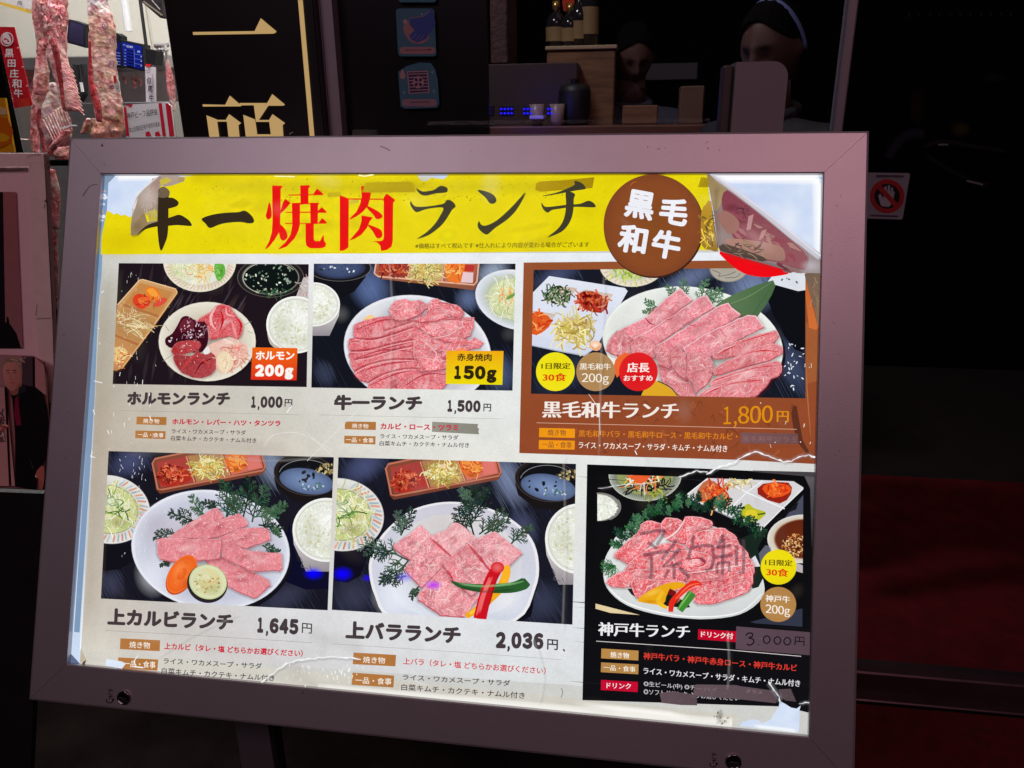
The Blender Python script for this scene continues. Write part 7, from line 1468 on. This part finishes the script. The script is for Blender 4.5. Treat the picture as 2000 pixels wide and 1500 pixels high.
for i in range(46):
    t = i / 45; x = 380 + 1060 * t; y = 760 - 330 * math.sin(t * 3.0) ** .8 + U(-20, 60); a = math.radians(-150 + 130 * t + U(-30, 30)); l = U(80, 140)
    q.fern(x, y, x + l * math.cos(a), y + l * math.sin(a), random.choice([(40, 84, 54), (24, 56, 38), (66, 112, 78), (18, 40, 30)]), 11, 8, .5, 2)
for i in range(10): a = math.radians(U(100, 260)); q.fern(330, 900, 330 + 120 * math.cos(a), 910 + 100 * math.sin(a), random.choice([(44, 96, 56), (80, 130, 84)]), 7, 6, .5, 1)
q.poly([(420, 1080), (700, 1100), (900, 1200), (860, 1230), (560, 1180)], (20, 30, 24), smooth=2); sub(q, 'cypress_sprig')
for pts in ([(325, 800), (500, 640), (540, 560), (640, 555), (700, 600), (560, 780), (500, 900), (360, 850)], [(700, 540), (780, 528), (860, 560), (840, 640), (760, 700), (690, 640)], [(760, 700), (840, 620), (870, 520), (960, 515), (1060, 540), (1080, 590), (960, 640), (900, 720)],
            [(880, 740), (960, 640), (1150, 605), (1230, 640), (1280, 700), (1200, 780), (1000, 800)], [(1000, 800), (1250, 690), (1300, 740), (1360, 800), (1370, 880), (1200, 920), (1040, 900)], [(400, 920), (560, 780), (760, 720), (880, 760), (860, 900), (700, 960), (480, 950)],
            [(860, 940), (1100, 900), (1380, 840), (1390, 1000), (1200, 1010), (880, 1020)], [(880, 1030), (1200, 990), (1385, 930), (1370, 1080), (1100, 1140), (900, 1100)], [(960, 1110), (1200, 1060), (1360, 1020), (1370, 1090), (1180, 1170), (970, 1195)],
            [(265, 1010), (400, 940), (700, 920), (860, 930), (860, 1010), (700, 1040), (500, 1060), (300, 1060)], [(465, 1000), (640, 1010), (860, 1020), (850, 1080), (700, 1100), (560, 1145), (475, 1130)], [(790, 790), (930, 780), (1070, 820), (1080, 900), (960, 950), (840, 910)]):
    slice_(q, pts, (208, 70, 86), (246, 206, 206), 1.0, sm=3, sh=(130, 40, 52), d=(2, 6), rimw=12)
q.stroke([(900, 850), (980, 840), (1030, 880), (960, 910)], [4, 14, 10, 4], (196, 36, 50)); q.stroke([(560, 780), (700, 700), (800, 640), (870, 540)], [4, 10, 10, 5], (248, 222, 222)).stroke([(880, 960), (1100, 930), (1380, 880)], [4, 12, 6], (246, 206, 206)); sub(q, 'kobe_beef_slices')
q.poly([(500, 1165), (620, 1080), (760, 1030), (860, 1035), (860, 1065), (740, 1110), (700, 1200), (560, 1190)], (236, 170, 24), smooth=3).stroke([(700, 1100), (660, 1180), (730, 1230)], [30, 34, 26], (244, 190, 40)); q.stroke([(780, 1090), (760, 1130)], 60, (120, 20, 26))
q.stroke([(1000, 1045), (930, 1040), (820, 1130), (770, 1190), (760, 1260)], [26, 46, 44, 46, 36], (232, 44, 26)).stroke([(990, 1036), (900, 1060), (800, 1160)], [4, 12, 6], (246, 110, 80)); q.stroke([(930, 1110), (880, 1180), (830, 1250)], [70, 66, 50], (66, 138, 50)).stroke([(920, 1100), (860, 1180), (820, 1240)], [6, 16, 6], (120, 190, 90)); q.sell(620, 1110, 90, 30, (255, 214, 90), .5, rot=-20); q.sell(600, 1180, 90, 20, (190, 110, 10), .5); q.sline([(990, 1050), (900, 1090), (800, 1200)], 16, (255, 150, 130), .6); sub(q, 'pepper_strips')
q.poly([(170, 1195), (520, 1285), (330, 1280), (170, 1235)], (226, 206, 160)); sub(q, 'chopstick')
for pts in ([(520, 652), (640, 628), (716, 624)], [(716, 624), (690, 680), (650, 738)], [(580, 718), (655, 764)], [(545, 818), (640, 798), (738, 788)], [(738, 788), (694, 852)], [(606, 812), (612, 900), (604, 1002), (586, 982)],
            [(806, 698), (742, 784), (812, 792)], [(836, 768), (770, 840), (700, 908), (770, 896), (850, 876)], [(786, 888), (788, 1002)], [(744, 930), (712, 992)], [(828, 916), (870, 960), (908, 988)], [(938, 660), (924, 740), (896, 850)], [(926, 758), (1010, 742), (1088, 744)], [(1088, 744), (1094, 840), (1076, 926), (1030, 938)], [(992, 836), (1032, 872)],
            [(1168, 656), (1150, 710), (1122, 764)], [(1118, 758), (1236, 742)], [(1176, 690), (1168, 820), (1164, 968)], [(1106, 834), (1244, 818)], [(1120, 882), (1122, 962)], [(1120, 882), (1218, 872), (1216, 950)], [(1274, 738), (1274, 900)], [(1328, 696), (1332, 850), (1324, 964), (1294, 946)]):
    q.sline(pts, 30, (84, 60, 76), .66, smooth=0, core=.6)
q.build('handwritten_note', q.root)
q.ell(1602, 910, 140, 137, (242, 224, 20), (236, 218, 16), n=48); sub(q, 'round_badge'); q.ell(1600, 1202, 140, 137, (184, 138, 78), (178, 130, 74), n=48); sub(q, 'round_badge')
W_('1日限定', 1497, 896, 1712, 48, (80, 66, 10), ZG, bold=0.006, serif=0.02, yr=904); W_('30食', 1507, 978, 1680, 62, (226, 50, 20), ZG, bold=0.008, serif=0.022, yr=988)
W_('神戸牛', 1500, 1180, 1692, 54, (250, 242, 230), ZG, bold=0.004, serif=0.018, yr=1192); WN('200g', 1500, 1266, 1695, 66, (250, 242, 230), ZG, serif=0.016, yr=1288)
W_('神戸牛ランチ', 160, 238, 758, 88, (240, 238, 240), ZH, bold=0.004, serif=0.034, yr=258)
p = sheet_paint(ZH, 0.0012, WIN); p.poly([(812, 196), (1060, 210), (1056, 280), (810, 262)], (196, 10, 44)).stroke([(148, 274), (1000, 330), (1482, 373)], 4, (226, 220, 220), smooth=0)
for a, b, c in (((182, 322), (424, 400), (186, 138, 74)), ((180, 412), (424, 490), (180, 134, 74)), ((180, 526), (420, 606), (196, 14, 50))): p.poly([a, (b[0], a[1] + 14), (b[0] - 2, b[1]), (a[0] - 2, b[1] - 14)], c)
p.build('caption_block', poster)
W_('ドリンク付', 830, 248, 1040, 40, (250, 236, 236), ZH, bold=0.012, serif=0.012, yr=262)
W_('焼き物', 240, 380, 362, 38, (246, 240, 226), ZH, bold=0.004, serif=0.016, yr=388); W_('一品・食事', 195, 462, 404, 36, (246, 240, 226), ZH, serif=0.016, yr=476); W_('ドリンク', 215, 580, 374, 36, (250, 232, 236), ZH, bold=0.006, serif=0.012, yr=586)
W_('神戸牛バラ・神戸牛赤身ロース・神戸牛カルビ', 455, 392, 1455, 46, (226, 62, 50), ZH, bold=0.006, serif=0.018, yr=472)
W_('ライス・ワカメスープ・サラダ・キムチ・ナムル付き', 455, 488, 1475, 44, (236, 232, 236), ZH, bold=0.004, serif=0.014, yr=572)
W_('◎生ビール(中) ◎チューハイ◎焼酎◎グラスワイン', 457, 572, 1330, 38, (206, 200, 206), ZH, serif=0.008, yr=640); W_('◎ソフトドリンク よりお選びください', 457, 620, 1080, 36, (200, 196, 200), ZH, serif=0.008, yr=664)

print('max lift photos', MAXL)
# captions of the white part
ZI = (180, 740, 4.1667); ZJ = (600, 740, 4.762); ZK = (40, 1150, 3.226); ZM = (620, 1170, 3.774)
W_('ホルモンランチ', 282, 212, 1120, 108, DK, ZI, bold=0.062, yr=216); WN('1,000', 1285, 236, 1550, 96, DK, ZI, bold=0.08, yr=238); W_('円', 1565, 226, 1628, 62, DK, ZI, bold=0.022, yr=228)
W_('ホルモン・レバー・ハツ・タンツラ', 650, 370, 1532, 48, (200, 24, 60), ZI, bold=0.04, yr=386)
W_('ライス・ワカメスープ・サラダ', 645, 444, 1250, 38, DK, ZI, bold=0.014, yr=456); W_('白菜キムチ・カクテキ・ナムル付き', 640, 502, 1335, 40, DK, ZI, bold=0.014, yr=522)
W_('牛一ランチ', 246, 292, 1068, 146, DK, ZJ, bold=0.062, yr=298); WN('1,500', 1294, 306, 1614, 112, DK, ZJ, bold=0.08, yr=312); W_('円', 1638, 302, 1710, 72, DK, ZJ, bold=0.022, yr=304)
W_('カルビ・ロース・ツラミ', 680, 468, 1405, 58, (204, 24, 64), ZJ, bold=0.04, yr=482)
W_('ライス・ワカメスープ・サラダ', 678, 554, 1405, 44, DK, ZJ, bold=0.014, yr=568); W_('白菜キムチ・カクテキ・ナムル付き', 672, 622, 1505, 46, DK, ZJ, bold=0.014, yr=640)
W_('上カルビランチ', 546, 226, 1338, 106, DK, ZK, bold=0.056, yr=262); WN('1,645', 1483, 276, 1752, 98, DK, ZK, bold=0.08, yr=290); W_('円', 1772, 278, 1836, 64, DK, ZK, bold=0.012, yr=284)
W_('上カルビ（タレ・塩 どちらかお選びください）', 905, 382, 1778, 44, (204, 20, 50), ZK, bold=0.032, yr=430)
W_('ライス・ワカメスープ・サラダ', 900, 472, 1520, 38, DK, ZK, bold=0.014, yr=506); W_('白菜キムチ・カクテキ・ナムル付き', 888, 536, 1600, 40, DK, ZK, bold=0.014, yr=584)
W_('上バラランチ', 205, 290, 1055, 130, DK, ZM, bold=0.056, yr=330); WN('2,036', 1310, 362, 1668, 122, DK, ZM, bold=0.08, yr=372); W_('円', 1692, 372, 1772, 78, DK, ZM, bold=0.022, yr=378)
W_('上バラ（タレ・塩 どちらかお選びください）', 632, 482, 1682, 52, (212, 20, 50), ZM, bold=0.016, yr=556)
W_('ライス・ワカメスープ・サラダ', 628, 596, 1420, 44, DK, ZM, bold=0.014, yr=642); W_('白菜キムチ・カクテキ・ナムル付き', 618, 672, 1528, 48, DK, ZM, bold=0.014, yr=736)
OCH = (182, 122, 66)
def tags(z, boxes, rule, words):
    p = sheet_paint(z, 0.0012, WIN)
    for b in boxes: p.poly(b, OCH, col2=(176, 116, 60), dirn=(1, 0))
    p.stroke(rule, 2.2, (150, 142, 134), smooth=0); p.build('caption_block', poster)
    for w in words: W_(*w[:5], (250, 242, 230), z, bold=0.006, yr=w[5])
tags(ZI, ([(362, 307), (606, 311), (603, 376), (360, 370)], [(352, 420), (598, 426), (595, 490), (350, 482)]), [(230, 258), (1680, 292)], (('焼き物', 414, 360, 545, 38, 364), ('一品・食事', 370, 472, 580, 38, 478)))
tags(ZJ, ([(350, 396), (640, 400), (638, 476), (350, 468)], [(345, 528), (636, 534), (634, 610), (344, 600)]), [(110, 335), (1810, 372)], (('焼き物', 416, 458, 568, 44, 462), ('一品・食事', 360, 588, 616, 46, 596)))
tags(ZK, ([(630, 312), (880, 324), (877, 393), (626, 380)], [(616, 432), (868, 446), (862, 516), (612, 498)]), [(535, 262), (1180, 298), (1840, 340)], (('焼き物', 685, 372, 815, 42, 378), ('一品・食事', 650, 492, 850, 44, 502)))
tags(ZM, ([(266, 394), (580, 412), (574, 496), (260, 480)], [(258, 542), (566, 564), (560, 652), (252, 632)]), [(110, 330), (1000, 388), (1800, 447)], (('焼き物', 335, 470, 498, 48, 478), ('一品・食事', 278, 622, 545, 50, 634)))
q = sheet_paint(lift=0.0041, clipq=WIN)
q.poly([(1523, 1369), (1521, 1380), (1512, 1393), (1506, 1404), (1490, 1413), (1480, 1406), (1468, 1405), (1452, 1409), (1444, 1418), (1500, 1424), (1560, 1431), (1562, 1404), (1561, 1389), (1564, 1378), (1556, 1384), (1545, 1382), (1534, 1375)], (206, 222, 246)); q.build('torn_hole', poster, m_plate)
q = sheet_paint(lift=0.00413, clipq=WIN); q.sline([(1470, 1418), (1520, 1423), (1558, 1428)], 10, (250, 252, 255), .9); q.build('hole_glow', poster)
# light leaking through cracks and creases of the paper
p = sheet_paint(lift=0.0041, clipq=WIN); WHT = (250, 250, 252)
def crack(pts, w):
    P = []
    for i in range(len(pts) - 1):
        (x0, y0), (x1, y1) = pts[i], pts[i + 1]; n = max(2, int(math.hypot(x1 - x0, y1 - y0) / 6))
        for k in range(n): t = k / n; P.append((x0 + (x1 - x0) * t + U(-1.1, 1.1), y0 + (y1 - y0) * t + U(-1.3, 1.3)))
    P.append(pts[-1])
    p.sline(P, 7 * w, (240, 244, 250), .13, smooth=0); p.stroke(P, [w * random.choice((.5, .8, 1.0, 1.5, 2.1)) for _ in P], WHT, smooth=0)
    p.sline([(x + 2, y + 4) for x, y in P], 6, (60, 50, 46), .28, smooth=0)
crack([(1380, 926), (1400, 914), (1430, 905), (1455, 890), (1475, 882), (1500, 890), (1530, 902), (1545, 902), (1560, 892), (1580, 888), (1592, 893)], 1.8)
crack([(1325, 931), (1350, 924), (1360, 920), (1382, 922)], 1.2); crack([(1168, 954), (1200, 949)], .8); crack([(1200, 948), (1240, 946), (1290, 940)], .5)
crack([(1500, 1330), (1515, 1352), (1521, 1362), (1524, 1372)], 2.2); crack([(1560, 1376), (1572, 1372), (1588, 1374)], 1.4)
crack([(510, 1333), (530, 1318), (560, 1295), (590, 1288), (640, 1283), (690, 1285), (705, 1288)], 1.5)
p.poly([(208, 1287), (238, 1292), (246, 1296), (238, 1306), (206, 1300)], (222, 232, 248)); p.stroke([(270, 1280), (262, 1292), (266, 1300)], 1.6, WHT).stroke([(262, 1302), (280, 1304)], 2.5, WHT)
for (x, y, dx, dy) in ((184, 744, 16, 4), (182, 800, 3, 10), (176, 890, 10, 4), (178, 895, 2, -14), (210, 840, 3, 8), (560, 806, 10, -14), (1240, 880, 4, 8), (198, 572, 5, -4), (192, 640, 2, 2)): p.stroke([(x, y), (x + dx, y + dy)], 1.8, WHT, smooth=0)
for i in range(70):
    x, y = random.choice([(U(222, 300), U(745, 880)), (U(190, 260), U(520, 960)), (U(560, 720), U(1290, 1345)), (U(1480, 1590), U(700, 900)), (U(640, 700), U(1300, 1340))])
    a = U(-1.9, -1.2); l = U(2, 9); p.stroke([(x, y), (x + l * math.cos(a), y + l * math.sin(a))], U(.7, 2.0), (244, 242, 236), smooth=0, step=0.000002)
for pts in ([(515, 872), (530, 852), (556, 845), (590, 848), (650, 880)], [(600, 900), (640, 860), (700, 800)], [(600, 846), (660, 900)], [(1150, 770), (1168, 800), (1172, 850)], [(810, 1330), (838, 1340)]): p.stroke(pts, 1.0, (232, 230, 224), smooth=3)
p.stroke([(700, 342), (712, 344), (730, 341)], 2.5, (250, 248, 200), smooth=0).stroke([(536, 344), (576, 345)], 2, (250, 248, 210), smooth=0)
p.stroke([(1096, 1362), (1099, 1352), (1096, 1344)], 1.2, (110, 104, 100)).stroke([(1100, 1268), (1103, 1272)], 3, DK, smooth=0)
p.build('light_crack', poster)
p = sheet_paint(lift=0.0044, clipq=WIN)
for i in range(60):
    x, y = U(215, 1570), U(350, 1400); dk = random.random() < .5
    p.sell(x, y, U(16, 50), U(8, 26), (120, 108, 92) if dk or x > 1120 and y > 890 else (240, 240, 236), U(.03, .09), rot=U(0, 180))
for pts in ([(300, 1290), (380, 1240), (470, 1200)], [(1180, 520), (1174, 700), (1170, 900)], [(760, 500), (766, 620), (758, 780)], [(1100, 880), (1104, 1050), (1098, 1250)], [(1420, 1230), (1424, 1290), (1421, 1350)], [(340, 880), (520, 900), (640, 890)], [(1040, 1240), (1060, 1320), (1050, 1380)]):
    p.sline(pts, 7, (236, 236, 232), .13, smooth=4); p.sline([(a + 5, b) for a, b in pts], 8, (70, 62, 56), .14, smooth=4)
for pts in ([(600, 1235), (640, 1250), (720, 1268)], [(560, 1290), (600, 1330), (640, 1350)], [(230, 880), (380, 872), (600, 880)]): p.sline(pts, 40, (150, 140, 124), .18)
p.sline([(214, 520), (200, 700), (186, 950), (172, 1250)], 60, (140, 122, 96), .22, smooth=3)
p.build('paper_wear', poster)
# peeled, see-through corner at the top right
red_p = sheet_paint(ZE, 0.0036, WIN)
red_p.poly([(900, 880), (1160, 950), (1370, 1022), (1290, 1050), (1180, 1056), (1060, 1030), (960, 960)], (238, 12, 22), smooth=3); red_p.build('red_spot', poster)
peel = lambda x, y, l: bm(x, y, 0.0039 + l)
p = Paint(peel, WIN, ZE)
p.poly([(770, 620), (800, 560), (840, 540), (870, 800), (885, 880), (830, 870), (775, 840)], (196, 152, 40), smooth=2, col2=(150, 118, 50), dirn=(0, 1)).strands(820, 740, 40, 110, 36, 60, 8, [(222, 186, 40), (150, 112, 40), (236, 200, 60), (110, 84, 40)], .6)
PC = [(808, 352), (850, 352), (1200, 610), (1500, 850), (1585, 920), (1585, 1030), (1500, 1030), (1430, 1030), (1150, 950), (900, 880), (880, 830), (860, 640)]
p.poly(PC, (140, 116, 112), col2=(160, 148, 150), dirn=(1, 1))
p.poly([(812, 356), (850, 370), (960, 470), (925, 520), (880, 600), (856, 600)], (150, 128, 84), col2=(172, 150, 112), dirn=(0, 1)).poly([(910, 520), (950, 460), (1050, 530), (1200, 650), (1420, 830), (1500, 920), (1480, 1010), (1300, 960), (1150, 920), (1000, 800), (930, 640)], (132, 62, 76), smooth=2, col2=(150, 92, 98), dirn=(1, 1))
for i in range(34):
    x = U(930, 1380); y = 480 + (x - 930) * .78 + U(10, 220); p.stroke([(x, y), (x + U(10, 50), y + U(0, 40)), (x + U(30, 100), y + U(10, 70))], [3, U(10, 34), 3], random.choice([(150, 74, 86), (122, 60, 70), (170, 110, 112), (140, 90, 92), (176, 128, 122)]), step=0.000003)
p.poly([(880, 640), (930, 600), (1000, 640), (1032, 690), (1010, 750), (960, 760), (920, 720)], (158, 112, 102), smooth=3).poly([(930, 800), (1080, 800), (1300, 840), (1345, 900), (1330, 945), (1200, 930), (1020, 880)], (176, 132, 118), smooth=3, col2=(160, 118, 108)).poly([(1095, 640), (1130, 625), (1110, 730), (1080, 735)], (188, 142, 142)).poly([(1185, 740), (1220, 730), (1190, 800), (1165, 800)], (190, 140, 134)).poly([(920, 830), (1000, 850), (1200, 920), (1190, 950), (900, 876)], (84, 70, 62), smooth=2)
p.strands(1060, 870, 120, 30, 26, 70, 7, [(70, 60, 52), (150, 126, 104), (110, 86, 76)], .6); p.strands(1050, 600, 40, 40, 14, 40, 6, [(60, 40, 50), (100, 50, 60)], .8)
p.stroke([(835, 352), (1000, 470), (1200, 620), (1400, 780), (1585, 920)], [14, 22, 30, 40, 44], (196, 192, 202)).stroke([(850, 352), (1200, 604), (1500, 842), (1587, 912)], [3, 8, 10, 8], (232, 236, 246)); p.stroke([(845, 600), (862, 720), (885, 860)], 5, (92, 70, 54)).stroke([(1430, 830), (1500, 900), (1500, 1010)], [4, 10, 4], (150, 120, 124))
p.poly([(1478, 1035), (1530, 1030), (1585, 1030), (1578, 1300), (1572, 1404), (1545, 1270), (1490, 1090)], (118, 96, 80), col2=(140, 108, 84), dirn=(0, 1)).poly([(1484, 1060), (1570, 1400), (1560, 1420), (1510, 1404), (1486, 1200)], (196, 96, 44), col2=(206, 112, 56), dirn=(0, 1)); p.strands(1545, 1160, 20, 110, 16, 60, 7, [(110, 86, 72), (150, 124, 104)], .4, ang=(60, 100))
p.sline([(845, 352), (1000, 465), (1200, 612), (1400, 775), (1590, 915)], 60, (214, 210, 222), .6); p.sline([(880, 420), (870, 620), (900, 860)], 50, (110, 84, 50), .4); p.sline([(905, 880), (1100, 935), (1300, 985), (1480, 1020)], 50, (70, 50, 50), .45); p.sell(1160, 800, 200, 60, (206, 160, 160), .35, rot=38); p.sell(980, 580, 60, 40, (90, 30, 46), .5); p.sell(1520, 980, 80, 50, (200, 190, 196), .6)  # fold highlight and shadow along the lower edge painted on
p.build('peeled_corner', poster)
# ---------------------------------------------------------------- tape strips and the taped price (each lies on the poster)
def strip(name, pts, z, col, label, col2=None, extra=None, cat='tape strip', group='strips of adhesive tape on the poster', lift=0.0040, n=8):
    root = board_root(name, label, cat, group)
    p = Paint(lambda x, y, l: bm(x, y, lift + l), WIN, z); xs = [a[0] for a in pts]; ys = [a[1] for a in pts]
    p.poly(pts, col, col2=col2 or mixc(col, (0, 0, 0), .08), dirn=(1, .2))
    for i in range(n):
        x = U(min(xs) + 5, max(xs) - 30); y = sum(ys) / len(ys) + U(-1, 1) * (max(ys) - min(ys)) * .16; p.stroke([(x, y), (x + U(8, 26), y + U(-6, 6))], [1, 3], mixc(col, random.choice([(255, 255, 255), (0, 0, 0)]), .14), smooth=0, step=0.000003)
    p.build('tape', root)
    return root
strip('tape_strip', [(130, 450), (200, 446), (475, 443), (490, 460), (505, 520), (180, 523), (105, 520)], ZR, (192, 168, 22), 'brown tape strip stuck across the top of the red kanji in the title')
strip('tape_strip', [(1410, 455), (1440, 440), (1600, 432), (1850, 408), (1838, 470), (1835, 490), (1600, 505), (1450, 518), (1405, 505)], ZR, (178, 148, 18), 'crooked brown tape strip behind the last black letter of the title', lift=0.0013)
strip('tape_strip', [(770, 372), (800, 375), (820, 380), (822, 440), (790, 442), (748, 440)], ZE, (176, 150, 20), 'short piece of brown tape beside the round brown seal', n=3)
strip('tape_strip', [(1162, 398), (1590, 420), (1582, 450), (1600, 465), (1592, 490), (1600, 516), (1160, 492)], ZJ, (150, 148, 136), 'grey tape strip over the last words of the red line in the second caption', lift=0.0034)
strip('tape_strip', [(1432, 1130), (1798, 1138), (1802, 1205), (1432, 1200)], ZC, (122, 84, 86), 'mauve tape strip hiding the end of the orange line in the brown panel', group=None)
T(bm, '黒毛和牛ツラミ', 1440, 1190, 1790, 40, (140, 100, 98), parent=poster, z=ZC, lift=0.0046, yr=1196, serif=0.01, )
strip('tape_strip', [(560, 612), (640, 602), (800, 622), (806, 692), (700, 690), (575, 676)], ZH, (98, 80, 86), 'ragged grey tape strip lowest on the black panel, over the drink list', group=None)
strip('tape_strip', [(795, 556), (1060, 560), (1080, 566), (1330, 600), (1318, 678), (1060, 650), (790, 632), (780, 600)], ZH, (100, 82, 88), 'long grey tape strip across the drink list of the black panel', group=None)
strip('tape_strip', [(1335, 588), (1415, 584), (1450, 668), (1380, 660), (1350, 640)], ZH, (92, 76, 82), 'small grey tape end beside the torn hole of the poster', group=None, n=3)
T(bm, 'ーハイ', 800, 596, 935, 26, (126, 110, 114), parent=poster, z=ZH, lift=0.0046, yr=604); T(bm, 'グラス', 1120, 612, 1230, 24, (136, 120, 124), parent=poster, z=ZH, lift=0.0046, yr=620)
tagp = strip('price_tag', [(1060, 178), (1540, 216), (1538, 366), (1056, 326)], ZH, (92, 72, 82), 'dull pink paper slip with a handwritten price, stuck on the black panel', cat='price slip', group=None, lift=0.0040, n=12)
q = Paint(lambda x, y, l: bm(x, y, 0.0045 + l), WIN, ZH); PEN = (26, 20, 24)
for pts in ([(1122, 238), (1140, 222), (1165, 225), (1162, 245), (1140, 252), (1170, 262), (1172, 285), (1150, 300), (1128, 292)], [(1200, 296), (1206, 298)]): q.stroke(pts, 9, PEN, smooth=3)
for x in (1258, 1328, 1392): q.arc(x, 264 + (x - 1258) * .08, 22, 24, 8, PEN, n=20)
for pts in ([(1442, 300), (1445, 250), (1447, 246)], [(1446, 247), (1500, 250), (1502, 300), (1494, 304)], [(1446, 275), (1500, 278)], [(1472, 248), (1472, 276)]): q.stroke(pts, 7, PEN, smooth=0)
q.build('handwritten_price', tagp, M_PRINT)
build_texts()
